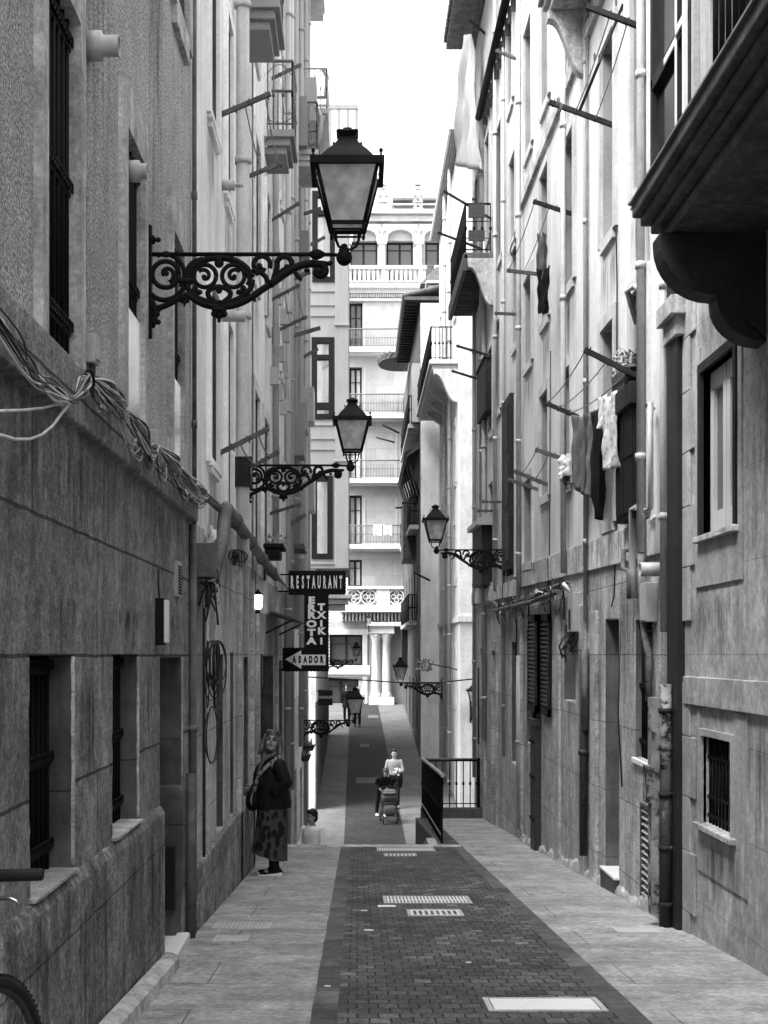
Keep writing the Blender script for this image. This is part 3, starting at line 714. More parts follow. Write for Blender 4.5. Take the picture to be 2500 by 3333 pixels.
def balcony(root, m, u0, u1, v, w, mat, rail=True, h=.95, steps=3, rm=None, n=None):
    b = MB()
    for i in range(steps): b.box(u0 - .02 + .06 * (steps - 1 - i), u1 + .02 - .06 * (steps - 1 - i), v + i * .1, v + (i + 1) * .1 - .002, -.05, w - .06 * (steps - 1 - i), m)
    s_ = b.build('balcony_slab', mat, root, bevel=.006)
    if rail:
        r = MB(); z = v + steps * .1; w -= .03; Vv = lambda u, ww: Vector(m(u, z, ww))
        n = n or max(4, int((u1 - u0) / .13))
        railing(r, Vv(u0, w), Vv(u1, w), h, n, .009); railing(r, Vv(u0, 0), Vv(u0, w), h, max(2, int(w / .13)), .009); railing(r, Vv(u1, 0), Vv(u1, w), h, max(2, int(w / .13)), .009)
        for (p, q) in ((Vv(u0, .02), Vv(u0, w)), (Vv(u0, w), Vv(u1, w))):   # arched ironwork under the handrail
            k = max(1, int((q - p).length / .2))
            for i in range(k):
                a, c = p.lerp(q, i / k), p.lerp(q, (i + 1) / k)
                r.tube([a.lerp(c, t / 8) + Vector((0, 0, h * (.78 + .17 * sin(pi * t / 8)))) for t in range(9)], .007, 5)
                r.tube([a.lerp(c, t / 8) + Vector((0, 0, h * (.18 - .09 * sin(pi * t / 8)))) for t in range(9)], .007, 5)
        r.build('balcony_railing', rm or m_rail, root)
    return s_
balcony(H3, ML, 15.05, 16.1, 7.0, .43, m_oriel)
balcony(H3, ML, 18.75, 19.75, 6.98, .42, m_oriel)
for p_ in ((785, 583, 920, 530), (880, 258, 980, 210), (880, 720, 975, 660), (877, 980, 975, 927), (895, 1080, 1000, 1030), (870, 1675, 980, 1640)): pole(H3, ML, *p_, LD)
a1 = pole(H3, ML, 775, 1545, 908, 1470, LD)
D0, D1 = LD(705), LD(775)
for q in (.45, .8):
    p = Vector((XX(705 + q * 170, D0), D0, ZZ(1480 - q * 85, D0))); r_ = Vector((XX(775 + q * 133, D1), D1, ZZ(1545 - q * 75, D1)))
    line(H3, p, r_, .05)
D0, D1 = LD(715), LD(785)
D0, D1 = LD(877), LD(895)
for q in (.5, .9): line(H3, Vector((XX(877 + q * 98, D0), D0, ZZ(980 - q * 53, D0))), Vector((XX(895 + q * 105, D1), D1, ZZ(1080 - q * 50, D1))), .05)
D0, D1 = LD(715), LD(785)
for q in (.5, .9): line(H3, Vector((XX(715 + q * 165, D0), D0, ZZ(375 - q * 70, D0))), Vector((XX(785 + q * 135, D1), D1, ZZ(583 - q * 53, D1))), .06)
pipe(H3, [ML(14.75, 12.2, .04), ML(14.75, 1.0, .04)], .03, m_pipe)
pipe(H3, [ML(16.3, 12, .03), ML(16.3, -1.6, .03)], .012, m_cableg, False, 'cable_conduit')
pipe(H3, [ML(20.4, 12.2, .06), ML(20.4, 1.5, .06)], .05, m_pipe)
pipe(H3, [ML(23.9, 12.2, .06), ML(23.9, -3.6, .06)], .06, m_pipe)
b = MB()
for i in range(9): u = 20 + i * .42; b.box(u, u + .1, 4 + (i % 3) * .7, 4.25 + (i % 3) * .7, 0, .12, ML)
b.build('meter_box', m_pipe, H3)

# ================================================================== FOURTH LEFT HOUSE, down the stairs
up = []
for q in (-.2, 2.6, 5.3, 8.1, 10.9, 13.7):
    for a in (25.2, 27.6, 30.0, 32.4, 34.3): up.append((a, a + .85, q, q + 1.75, .2))
lo = [(25.0, 26.2, -5.0, -2.0, .3), (27.6, 28.7, -6, -2.4, .3), (30.4, 31.4, -6, -2.6, .3)]
H4 = house('plastered_house', 'worn plaster house above the stairs, last on the left before the side street', 'house', ML, (-1.3, 30, -5), 24.21, 35.8, -7, 16.9, -.9, lo, up, m_plL4, m_stoneL)
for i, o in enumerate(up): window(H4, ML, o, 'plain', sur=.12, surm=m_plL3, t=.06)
for o in lo:
    d = MB(); d.box(o[0], o[1], o[2], o[3], -o[4] - .05, -o[4] + .02, ML); d.build('door', m_darkwood, H4)
b = MB(); b.box(23.9, 36.1, 16.9, 17.08, -6, .38, ML)
r = b.build('roof', m_tileL, H4); b = MB()
for i in range(52): u = 23.9 + i * .236; b.tube([ML(u, 17.15, -.5), ML(u, 17.1, .42)], .09, 8)
b.build('tile', m_tileL, r)
for p_ in ((950, 1095, 1043, 1067), (975, 1170, 1035, 1135), (905 + 30, 1712, 995, 1675), (980, 700, 1045, 678), (1000, 802, 1058, 772), (945, 910, 1010, 885)): pole(H4, ML, *p_, LD, r=.03)
for (u, z0, z1) in ((25, 16, -2.5), (26.9, 16, .5), (29.3, 16, -2), (31.9, 16.5, -5), (33.6, 16.5, 0)): pipe(H4, [ML(u, z0, .07), ML(u, z1, .07)], .055, m_pipe)
for (u, v, h_, w) in ((26.5, 3.9, .9, .35), (28.9, 4.8, .6, .3), (31.3, 5.4, .8, .4), (29, 8.6, .5, .35), (32.9, 3.5, 1, .35), (27.1, 10.2, 1., .4), (30.9, 12.2, 1., .5)):
    b = MB(); b.box(u, u + .8, v, v + h_, 0, w * .7, ML); b.build('enclosed_balcony', m_oriel if u < 30 else m_pipe, H4, bevel=.01)
balcony(H4, ML, 27.3, 28.8, 9.9, .5, m_trimR, rm=m_rail)
balcony(H4, ML, 31.5, 33.6, 12.4, .6, m_trimR, rm=m_pipe)
for u, v in ((28.0, 10.6), (33, 13.6), (30, 14.6)): pipe(H4, [ML(u, v, .02), ML(u, v, .5), ML(u, v + .5, .55), ML(u + .3, v + .8, .45)], .05, m_pipe, False)
balcony(H4, ML, 25.0, 26.2, 1.95, .3, m_wood, rail=False, steps=1)

# ================================================================== FIFTH LEFT HOUSE with the glazed oriel
H5 = thing('oriel_house', 'grey house with a tall glazed oriel facing up the street, beyond the side street', 'house', (-1.3, 44, -4.5))
DO = 42.0; mF = MFr(DO)
ow = [(-1.44, -.74, XX(0, 1) * 0 + ZZ(1365, DO), ZZ(1098, DO), .1), (-1.44, -.78, ZZ(1820, DO), ZZ(1548, DO), .1), (-1.42, -.70, ZZ(918, DO), ZZ(622, DO), .1)]
b = MB(); b.facade(mF, -2.2, -.29, ZZ(1850, DO), 15.55, ow)
b.quad((-.29, DO, ZZ(1850, DO)), (-.29, 47, ZZ(1850, DO)), (-.29, 47, 15.55), (-.29, DO, 15.55)); b.quad((-2.2, DO, ZZ(1850, DO)), (-.29, DO, ZZ(1850, DO)), (-.29, 47, ZZ(1850, DO)), (-2.2, 47, ZZ(1850, DO)))
b.quad((-2.2, DO, 15.55), (-.29, DO, 15.55), (-.29, 47, 15.55), (-2.2, 47, 15.55)); b.quad((-.29, 47, ZZ(1850, DO)), (-1.5, 47, ZZ(1850, DO)), (-1.5, 47, 15.55), (-.29, 47, 15.55))
b.build('oriel', m_oriel, H5, fix=False)
b = MB(); b.box(-7, -1.31, DO + .3, 60, -7, 15.5); b.build('wall', m_plL4, H5)
for k, o in enumerate(ow):
    u0, u1, v0, v1, d = o; f = MB(); t_ = .17
    f.box(u0, u0 + t_, v0, v1, -.12, .03, mF); f.box(u1 - t_, u1, v0, v1, -.12, .03, mF); f.box(u0 + t_, u1 - t_, v0, v0 + t_, -.12, .03, mF); f.box(u0 + t_, u1 - t_, v1 - t_, v1, -.12, .03, mF)
    if k != 1:
        h = v1 - (v1 - v0) * .24; f.box(u0 + t_, u1 - t_, h - .07, h + .07, -.12, .03, mF)
        if k == 0: h = v0 + .42; f.box(u0 + t_, u1 - t_, h - .1, h + .1, -.12, .03, mF)
    fo = f.build('window', m_black, H5); p = MB(); p.box(u0, u1, v0, v1, -.14, -.1, mF); p.build('pane', m_mirror, fo)
b = MB(); b.box(-.71, -.285, ZZ(1850, DO), 15.56, .0, .05, mF)
for y in (1058, 1500): b.box(-.74, -.26, ZZ(y + 4, DO), ZZ(y - 4, DO), .05, .09, mF)
b.build('pilaster', m_oriel, H5, bevel=.01)
b = MB()
for y0 in (945, 1380, 1832): 
    for y in (y0, y0 + 45, y0 + 80): b.box(-1.5, -.73, ZZ(y + 5, DO), ZZ(y, DO), 0, .03, mF)
b.build('string_course', m_oriel, H5)
b = MB(); b.box(-2, -.2, ZZ(1948, DO), ZZ(1935, DO), -1, -.1, mF); b.box(-2, -.3, ZZ(1965, DO), ZZ(1950, DO), -1, -.25, mF); b.box(-2, -.4, ZZ(1985, DO), ZZ(1966, DO), -1, -.5, mF)
b.build('corbel', m_oriel, H5, bevel=.02)
b = MB(); b.box(-1.9, -.2, 15.57, 15.7, -6, .15, mF); b.build('roof', m_tileL, H5)
b = MB()                                                     # pale roof-terrace frame
b2 = MB()
for x in (-1.15, -.87, -.59, -.31, -.04): b2.box(x - .05, x + .05, DO - .25, DO - .18, ZZ(500, DO), ZZ(365, DO))
b2.box(-1.2, .0, DO - .27, DO - .17, ZZ(365, DO), ZZ(352, DO)); b2.box(-1.2, .0, DO - .6, DO - .1, ZZ(520, DO), ZZ(500, DO))
b2.build('terrace_railing', m_oriel, H5)
b = MB()
for i, u in enumerate((45, 50, 56)):
    b.box(-1.34, -1.29, u, u + 1.6, -3.8, -1.6)
b.build('shopfront', m_darkwood, H5)
b = MB(); b.box(-1.33, -1.285, 42.3, 60.02, -6, -1.5); b.build('stone_base', m_darkstone, H5)
# ================================================================== RIGHT, clad house with the timber bay
def setroot(h):
    global H; H = h
R1 = thing('clad_house', 'stone clad house with a dark timber bay overhead, nearest on the right', 'house', (2.57, 9, -2))
ops = [(9.17, 10.05, .88, 2.09, .16), (9.25, 10.05, -1.25, -.6, .2), (7.2, 8.0, .88, 2.09, .16), (7.3, 8.0, -1.25, -.6, .2)]
b = MB(); b.facade(MR1, -5.0, 10.75, -4, 7.6, ops); b.body(MR1, -5.0, 10.98, -4, 7.6, 6); b.build('wall', m_clad, R1, fix=False)  # wall carried on unseen behind the camera to hold back light; kept low
b = MB(); b.box(-5, 10.55, -.385, -.17, 0, .035, MR1); b.build('plinth_course', m_clad, R1, bevel=.006)
b = MB(); z = -3.3; k = 0                                    # toothed quoins at the corner
while z < 5:
    a = 10.25 if k % 2 else 10.4; hh = .47 if k % 2 else .42
    if not (-.43 < z < -.1): b.box(a, 10.62, z, z + hh - .006, 0, .022, MR1)
    z += hh; k += 1
b.build('quoin', m_cladp, R1, bevel=.005)
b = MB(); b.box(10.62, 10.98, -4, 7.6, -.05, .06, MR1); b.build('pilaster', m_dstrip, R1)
b = MB(); b.box(10.5, 11.02, 2.65, 2.80, .0, .14, MR1); b.box(10.55, 10.99, 2.5, 2.65, 0, .09, MR1); b.build('capital', m_trim, R1, bevel=.008)
for o in ops[:1] + ops[2:3]:
    b = MB(); b.box(o[0] - .16, o[1] + .2, .5, .86, 0, .016, MR1); b.box(o[0] - .16, o[0] - .07, .86, 2.3, 0, .016, MR1); b.box(o[1] + .07, o[1] + .2, .86, 2.3, 0, .016, MR1)
    f = MB(); f.box(o[0] - .07, o[0], .84, 2.16, -.16, .03, MR1); f.box(o[1], o[1] + .07, .84, 2.16, -.16, .03, MR1); f.box(o[0], o[1], 2.09, 2.16, -.16, .03, MR1)
    w = f.build('window', m_darkwood, R1); b.build('surround', m_cladp, w, bevel=.004)
    q = MB(); q.box(o[0] - .1, o[1] + .1, .83, .875, -.16, .06, MR1); q.build('sill', m_sillstone, w, bevel=.006)
    c_ = (o[0] + o[1]) / 2
    for a0, a1 in ((o[0] + .003, c_ - .008), (c_ + .008, o[1] - .003)):
        s_ = MB(); t_ = .085
        s_.box(a0, a0 + t_, .9, 2.085, -.1, -.05, MR1); s_.box(a1 - t_, a1, .9, 2.085, -.1, -.05, MR1); s_.box(a0 + t_, a1 - t_, .9, 1.05, -.1, -.05, MR1); s_.box(a0 + t_, a1 - t_, 1.95, 2.085, -.1, -.05, MR1)
        sh = s_.build('shutter', m_shut, w, bevel=.004)
        s_ = MB(); s_.box(a0 + t_, a1 - t_, 1.05, 1.95, -.1, -.08, MR1); s_.build('panel', m_shutp, sh)
for o in (ops[1], ops[3]):
    f = MB(); t_ = .05
    f.box(o[0] - .06, o[0], o[2], o[3] + .05, -.02, .025, MR1); f.box(o[1], o[1] + .06, o[2], o[3] + .05, -.02, .025, MR1); f.box(o[0], o[1], o[3], o[3] + .05, -.02, .025, MR1)
    w = f.build('window', m_cladp, R1); q = MB(); q.box(o[0] - .1, o[1] + .1, o[2] - .045, o[2] - .003, -.15, .06, MR1); q.build('sill', m_trim, w, bevel=.006)
    q = MB(); q.box(o[0], o[1], o[2], o[3], -.24, -.2, MR1); q.build('pane', m_recess, w)
    g = MB()
    for i in range(9):
        u = o[0] + (i + .5) * (o[1] - o[0]) / 9; g.tube([MR1(u, o[2], -.04), MR1(u, o[3], -.04)], .011, 6)
    for v in (o[2] + .06, o[2] + .2, o[3] - .16): g.box(o[0], o[1], v - .012, v + .012, -.05, -.028, MR1)
    g.build('grille', m_iron, w)
b = MB(); b.box(8.9, 10.2, -1.62, -1.32, 0, .012, MR1); b.box(8.9, 9.18, -1.32, -.4, 0, .012, MR1); b.box(10.12, 10.2, -1.32, -.4, 0, .012, MR1); b.build('panel', m_cladp, R1, bevel=.004)
for u0, u1, v0, v1 in ((8.8, 10.4, -.1, .45), (7.4, 8.9, -.1, 1.6), (9., 10.3, -1.9, -1.35), (8, 8.9, -1.6, -.4), (8.9, 10.2, 2.1, 2.6)): stain(R1, MR1, u0, u1, v0, v1, .02)
# timber bay: stepped cornice floor, glazed front, then an open balcony towards the viewer
b = MB()
b.box(2.0, 8.80, 2.66, 2.74, -.02, .60, MR1); b.box(2, 8.83, 2.74, 2.80, -.02, .66, MR1); b.box(2, 8.86, 2.80, 2.86, -.02, .72, MR1); b.box(2, 8.88, 2.86, 2.95, -.02, .77, MR1)
bay = b.build('bay_window', m_baywood, R1, bevel=.012)
b = MB(); b.box(1.98, 8.9, 2.95, 2.965, -.02, .79, MR1); b.build('lead_flashing', m_lead, bay)
b = MB()
b.box(7.05, 8.84, 2.965, 6.2, .0, .60, MR1)
b.build('bay_wall', m_black, bay)
fr = MB(); W0, W1 = .60, .66
for u, wd in ((8.80, .06), (8.12, .05), (7.80, .07)): fr.box(u - wd / 2, u + wd / 2, 2.965, 6, W0, W1, MR1)
fr.box(7.8, 8.82, 2.965, 3.07, W0, W1 - .02, MR1); fr.box(7.8, 8.82, 3.66, 3.74, W0, W1, MR1)
fr.build('bay_frame', m_darkwood, bay)
fr = MB(); fr.box(8.09, 8.10, 2.99, 6, W1, W1 + .012, MR1); fr.box(7.83, 7.88, 2.99, 6, W1, W1 + .02, MR1); fr.box(7.88, 8.1, 3.70, 3.745, W1, W1 + .012, MR1); fr.box(8.1, 8.4, 3.66, 3.70, W1, W1 + .01, MR1)
fr.build('white_bead', m_white, bay)
fr = MB(); fr.box(7.36, 7.42, 2.965, 6.2, .62, .74, MR1)
for i in range(4): fr.box(7.10 + i * .055, 7.135 + i * .055, 2.965, 6.2, .60, .72, MR1)
fr.build('corner_post', m_trimR, bay)
g_ = MB(); g_.box(8.15, 8.77, 3.08, 3.65, W0 + .002, W0 + .02, MR1); g_.box(7.84, 8.09, 3.08, 3.65, W0 + .002, W0 + .02, MR1); g_.box(7.84, 8.77, 3.76, 6, W0 + .002, W0 + .02, MR1); g_.build('pane', m_glass, bay)
q = MB(); railing(q, MR1(2.1, 2.965, .70), MR1(7.06, 2.965, .70), 1.0, 40, .016, top=.03); q.build('balcony_railing', m_iron, bay)
# scalloped corbel under the bay
pr = [(0, 2.655), (.67, 2.655)]
for i in range(9): a = i / 8; pr.append((.67 - .36 * (1 - cos(a * pi / 2)) - .0, 2.62 - .36 * sin(a * pi / 2)))
for i in range(1, 9): a = i / 8; pr.append((.31 - .31 * (1 - cos(a * pi / 2)) , 2.24 - .27 * sin(a * pi / 2)))
pr.append((0, 1.96))
b = MB(); b.prism(pr, 8.5, 8.72, lambda u, v, w: MR1(w, v, u)); b.build('corbel', m_corbel, bay, bevel=.012)
b = MB(); b.prism(pr, 4.5, 4.72, lambda u, v, w: MR1(w, v, u)); b.build('corbel', m_corbel, bay, bevel=.012)

# ================================================================== RIGHT, long whitewashed house
up = [(11.95, 12.6, 4.25, 6.25, .26), (11.95, 12.6, 1.33, 3.33, .26), (13.46, 14.17, 4.25, 6.25, .26), (13.46, 14.17, 1.33, 3.33, .26),
      (13.46, 14.17, 7.3, 9.2, .26), (11.95, 12.6, 7.3, 9.2, .26), (16.0, 16.8, 4.4, 6.2, .24), (16.2, 16.85, 2.0, 3.4, .24),
      (18.1, 18.9, 4.45, 6.5, .24), (18.1, 18.9, 2.05, 3.45, .24), (19.85, 20.75, 4.2, 5.5, .24), (19.8, 20.9, 1.22, 2.45, .24), (18.1, 18.9, 7.4, 9.3, .24), (19.85, 20.75, 7.4, 9.3, .24), (16.0, 16.8, 7.4, 9.3, .24)]
lo = [(13.3, 14.05, -4, .33, .42), (11.79, 12.52, -.96, .31, .22), (15.95, 16.85, -.66, .27, .3), (11.7, 12.25, -2.6, -1.34, .12), (19.9, 20.6, -1.5, .2, .22)]
HR2 = thing('whitewashed_house', 'long whitewashed house over a streaked stone base, second on the right, hung with laundry', 'house', (2.57, 15, -2.4))
b = MB(); b.facade(MR, 10.99, 21.2, 1.19, 11.2, up); b.body(MR, 10.99, 21.2, -5, 11.2, 6); b.build('wall', m_plR, HR2, fix=False)
b = MB(); b.facade(MR, 10.99, 21.2, -5, .86, lo); b.build('stone_base', m_stoneR, HR2, fix=False)
b = MB(); b.box(10.99, 21.2, .86, 1.19, -.05, .03, MR); b.build('stone_band', m_band, HR2, bevel=.01)
for i, o in enumerate(up):
    window(HR2, MR, o, 'plain' if i not in (3,) else 'curtain', sur=.12, jamb=m_jambR, surm=m_trimR, fm=m_greywood if i % 3 else m_darkwood)
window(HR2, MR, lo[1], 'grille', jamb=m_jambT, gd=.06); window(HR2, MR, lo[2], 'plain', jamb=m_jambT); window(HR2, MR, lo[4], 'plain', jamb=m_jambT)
for o in up: stain(HR2, MR, o[0] - .12, o[1] + .12, o[2] - 1.15, o[2] - .13)
for u0, u1, v0, v1 in ((11.1, 11.7, -1.2, .8), (12.5, 13.3, -1.6, .8), (14.1, 15.0, -1.4, .8), (15.1, 15.9, -1.8, .8), (17, 17.8, -1.8, .8), (19.6, 21, -1.9, .8), (16.9, 17.8, -2.6, -1.4), (14.3, 15.8, -2.5, -1.6)): stain(HR2, MR, u0, u1, v0, v1)
for u in (12.7, 14.6, 16.1, 17.6, 19.3): stain(HR2, MR, u, u + .5, .87, 1.18, .034)
b = MB(); b.box(lo[1][0] - .03, lo[1][1] + .05, -1.01, -.965, -.2, .03, MR); b.build('sill', m_white, HR2, bevel=.005)
j_ = MB(); j_.box(14.035, 14.053, -4, .315, -.4, -.004, MR); j_.box(13.297, 13.315, -4, .315, -.4, -.004, MR); j_.box(13.3, 14.05, .315, .333, -.4, -.004, MR); j_.build('door_shade_lining', m_jambT, HR2)  # lining gives the door reveal its shade by colour
d = MB(); d.box(13.3, 14.05, -4, .33, -.46, -.40, MR); dr = d.build('door', m_darkwood, HR2)
d = MB(); d.box(13.4, 13.65, -2.2, .1, -.40, -.385, MR); d.box(13.72, 13.97, -2.2, .1, -.40, -.385, MR); d.build('door_panel', m_darkwood, dr)
b = MB(); b.box(13.28, 14.06, -4, gt(13.7) + .17, -.4, .05, MR1); b.build('threshold', m_conc, HR2, bevel=.01)
b = MB(); b.box(13.26, 14.06, gt(13.7) + .17, gt(13.7) + .19, -.4, .06, MR1); b.build('door_step', m_plate, HR2)
b = MB(); o = lo[3]
b.box(o[0], o[0] + .03, o[2], o[3], -.1, .015, MR); b.box(o[1] - .03, o[1], o[2], o[3], -.1, .015, MR); b.box(o[0], o[1], o[3] - .03, o[3], -.1, .015, MR)
f = b.build('louvre_vent', m_pipeg, HR2); b = MB(); b.box(o[0], o[1], o[2], o[3], -.12, -.1, MR); b.build('back', m_recess, f); b = MB()
for i in range(17):
    v = o[2] + .25 + i * .062; b.hexa([MR(u, v + dv, w) for u in (o[0] + .03, o[1] - .03) for (dv, w) in ((0, .008), (.008, .01), (.05, -.06), (.058, -.06))])
b.build('slat', m_pipe, f)
b = MB()
for (u0, u1, v0) in ((14.4, 14.75, .42), (15.1, 15.5, .5), (17.05, 17.5, .4), (21., 21.2, .4)): b.box(u0, u1, -5, v0, 0, .04, MR)
b.build('pilaster', m_stoneR, HR2, bevel=.012)
b = MB()
for ua, ub in ((11.3, 13.25), (14.1, 21.1)):                 # rubble foot of the wall
    P = []; n = int((ub - ua) / .07); k = 0.
    for i in range(n + 1):
        u = ua + (ub - ua) * i / n; z = gt(u); k = .7 * k + random.uniform(-.03, .03)
        P.append([MR1(u, z - .2, .05 + k * .4), MR1(u, z + .0 + k * .6, .05 + k * .4), MR1(u, z + .06 + k * .7, .03 + k * .2), MR1(u, z + .09 + k, .002), MR1(u, z - .2, -.02)])
    b.loft(P)
b.build('wall_foot', m_stoneR, HR2)
b = MB(); b.prism([(10.99, 6.78), (21.2, 6.78), (21.2, 6.92), (10.99, 6.92)], 0, .05, MR); b.build('string_course', m_trim, HR2)
# shallow shutter box closing the low window beside the near downpipe
b = MB(); b.box(12.0, 12.85, 1.22, 2.22, .0, .115, MR); sb = b.build('shutter_box', m_black, HR2, bevel=.008)
b = MB(); b.box(11.96, 12.9, 2.22, 2.42, .0, .17, MR); b.build('shelf', m_darkwood, sb, bevel=.01)
b = MB(); b.box(12.05, 12.42, 1.28, 1.74, .115, .125, MR); b.box(12.05, 12.42, 1.79, 2.18, .115, .125, MR); b.box(12.46, 12.8, 1.28, 1.74, .115, .125, MR); b.box(12.46, 12.8, 1.79, 2.18, .115, .125, MR); b.build('panel', m_black, sb)
# timber balcony high on the house, on S-curved stone brackets
m = MR
b = MB(); b.box(12.3, 15.3, 7.15, 7.24, 0, .42, m); b.box(12.2, 15.4, 7.24, 7.32, 0, .47, m); b.box(12.15, 15.45, 7.32, 7.45, 0, .52, m); bs_ = b.build('balcony_slab', m_trim, HR2, bevel=.01)
pr = [(0, 7.15), (.44, 7.15), (.44, 7.05)]
for i in range(1, 13): a = i / 12; pr.append((.44 - .42 * a - .0, 7.05 - .62 * (a - .16 * sin(2 * pi * a))))
pr.append((0, 6.35))
for u in (15.12, 12.5): b = MB(); b.prism(pr, u, u + .16, lambda uu, v, w: m(w, v, uu)); b.build('bracket', m_trim, bs_, bevel=.01)
q = MB(); railing(q, m(12.2, 7.45, .45), m(15.4, 7.45, .45), 1.0, 24, .01); q.build('balcony_railing', m_iron, HR2)
for p_ in ((2100, 93, 1908, 20), (2003, 410, 1787, 332), (1842, 690, 1735, 655), (1755, 893, 1650, 880), (2105, 1240, 1902, 1138), (1885, 1358, 1775, 1312), (1832, 1493, 1742, 1463), (1792, 1582, 1673, 1533), (1760, 1597, 1652, 1560)):
    pole(HR2, MR, *p_, RD, mat=m_darkwood if p_[0] in (2100, 2003, 2105, 1885, 1842) else m_wood, r=.02)
def pt(x1, y1, x2, y2, q, depthf):
    D = depthf(x1); return Vector((XX(x1 + (x2 - x1) * q, D), D, ZZ(y1 + (y2 - y1) * q, D)))
A, B = (2105, 1240, 1902, 1138), (1885, 1358, 1775, 1312)
for q in (.98, .64, .3): line(HR2, pt(*A, q, RD), pt(*B, q, RD), .06)
A2, B2 = (1832, 1493, 1742, 1463), (1760, 1597, 1652, 1560)
for q in (.95, .5): line(HR2, pt(*A2, q, RD), pt(*B2, q, RD), .1)
A3, B3 = (1842, 690, 1735, 655), (1755, 893, 1650, 880)
for q in (.95, .5): line(HR2, pt(*A3, q, RD), pt(*B3, q, RD), .05)
A4, B4 = (2100, 93, 1908, 20), (2003, 410, 1787, 332)
for q in (.6, .3): line(HR2, pt(*A4, q, RD), pt(*B4, q, RD), .04)
MB().tube([pt(*B4, .55, RD), MR1(RD(2003) - .4, 6.3, .0)], .016, 6).build('pole_stay', m_darkwood, HR2)
# pipes
pipe(HR2, [MR(11.9, 11, .08), MR(11.9, .9, .08)], .038, m_pvc); pipe(HR2, [MR(11.9, .9, .08), MR(11.85, .2, .06), MR(11.7, .0, .05), MR(11.7, -.4, .05)], .032, m_rust)
pipe(HR2, [MR(12.02, 3.2, .03), MR(12.05, 3.28, .1), MR(12.3, 3.3, .12), MR(12.3, 3.0, .03)], .028, m_pvc, False)
pipe(HR2, [MR(11.6, 2.1, .03), MR(11.6, 2.15, .08), MR(11.5, 2.15, .08), MR(11.5, 1.25, .08), MR(11.7, 1.25, .08)], .025, m_pvc, False)
pipe(HR2, [MR(11.9, 1.3, .1), MR(12.15, 1.3, .1), MR(12.15, .75, .1), MR(12.15, .5, .08)], .035, m_pipe, False)
pipe(HR2, [MR(12.45, .95, .03), MR(12.45, .95, .12), MR(12.4, .78, .14), MR(12.3, .75, .1), MR(12.3, .5, .1)], .025, m_rust, False)
b = MB(); D = 11.45; b.lathe(MR(D, .73, 0), [(.03, 0), (-.0 + .06, 0), (.06, -.18), (.052, -.18), (.052, -.02)], 14, 'x'); b.build('vent_pipe', m_pvc, HR2)
pipe(HR2, [MR(15.05, 11, .04), MR(15.05, .3, .04)], .022, m_pipe); pipe(HR2, [MR(14.95, 11, .03), MR(14.95, .6, .03)], .012, m_cableg, False, 'cable_conduit')
pipe(HR2, [MR(15.0, -.0, .05), MR(15.0, -.9, .05)], .04, m_pipeg, False); pipe(HR2, [MR(15.05, .0, .06), MR(15.05, -2.3, .06)], .045, m_ironw)
pipe(HR2, [MR(16.45, 9.5, .07), MR(16.45, 3.2, .07), MR(16.45, .9, .07)], .036, m_pvc)
pipe(HR2, [MR(13.35, 8.3, .02), MR(13.35, 4.2, .02), MR(13.3, 3.6, .02), MR(13.35, 1.2, .02), MR(13.45, .55, .02), MR(13.6, .45, .02)], .008, m_cableb, False, 'cable')
pipe(HR2, [MR(13.1, .3, .02), MR(13.2, -.6, .03), MR(13.05, -1.3, .02)], .008, m_cableb, False, 'cable')
pipe(HR2, [MR(17.9, 3.9, .02), MR(18.0, 1.2, .02), MR(17.9, .4, .02)], .008, m_cableb, False, 'cable')
pipe(HR2, [MR(20.95, 11, .08), MR(20.95, .5, .08)], .038, m_pvc)
pipe(HR2, [MR(21.1, -.2, .05), MR(21.1, -2.9, .05)], .05, m_pipe)
t = thing('louvred_shutter', 'pair of open dark louvred shutters on the stone base of the whitewashed house', 'shutters', MR(18.5, -1, 0))
for (u0, u1, w) in ((17.9, 18.7, .05), (18.85, 19.7, .1)):
    b = MB(); b.box(u0, u0 + .08, -.95, .42, .01, w, MR); b.box(u1 - .08, u1, -.95, .42, .01, w, MR); b.box(u0, u1, -.95, -.85, .01, w, MR); b.box(u0, u1, .32, .42, .01, w, MR); b.box(u0, u1, -.9, .4, .005, w - .03, MR); l = b.build('leaf', m_darkwood, t)
    b = MB()
    for i in range(19): v = -.82 + i * .06; b.hexa([MR(u, v + dv, ww) for u in (u0 + .08, u1 - .08) for (dv, ww) in ((0, w), (.01, w), (.04, w - .03), (.05, w - .03))])
    b.build('slat', m_ironw, l)
b = MB(); b.box(18.95, 19.45, -2.95, -1.15, .0, .09, MR); b.box(18.92, 19.48, -1.15, -1.05, 0, .12, MR); f = b.build('pipe_casing', m_ironw, HR2, bevel=.01)
b = MB()
for v in (-2.5, -1.9, -1.4): b.box(19.0, 19.4, v, v + .05, .09, .11, MR)
b.build('strap', m_iron, f)
MB().tube([MR(19.3, -1.05, .05), MR(19.3, -.5, .05)], .035, 8).build('drainpipe', m_ironw, HR2)
# big peeling downpipe against the corner
t = thing('downpipe', 'thick cast iron downpipe with peeling paint in the corner between the two right houses', 'downpipe', (2.5, 10.85, -2.2))
b = MB(); b.tube([(2.465, 10.82, gt(10.8)), (2.465, 10.82, -1.12)], .052, 14); b.build('lower_pipe', m_peeld, t); b = MB(); b.tube([(2.465, 10.82, -1.12), (2.465, 10.82, -.24)], .047, 14); b.build('upper_pipe', m_peel, t)
for z in (-2.0, -1.55, -1.12, -.75, -.45): b = MB(); b.tube([(2.465, 10.82, z - .02), (2.465, 10.82, z + .02)], .06, 14); b.build('collar', m_peeld, t)
b = MB(); b.box(10.90, 11.05, -2.1, -.35, .03, .20, MR1); b.box(10.9, 11.05, -1.2, -.9, .2, .24, MR1); b.build('cable_duct', m_peel, t)
pipe(HR2, [MR(11.1, 4, .06), MR(11.1, .2, .06)], .03, m_pipe)

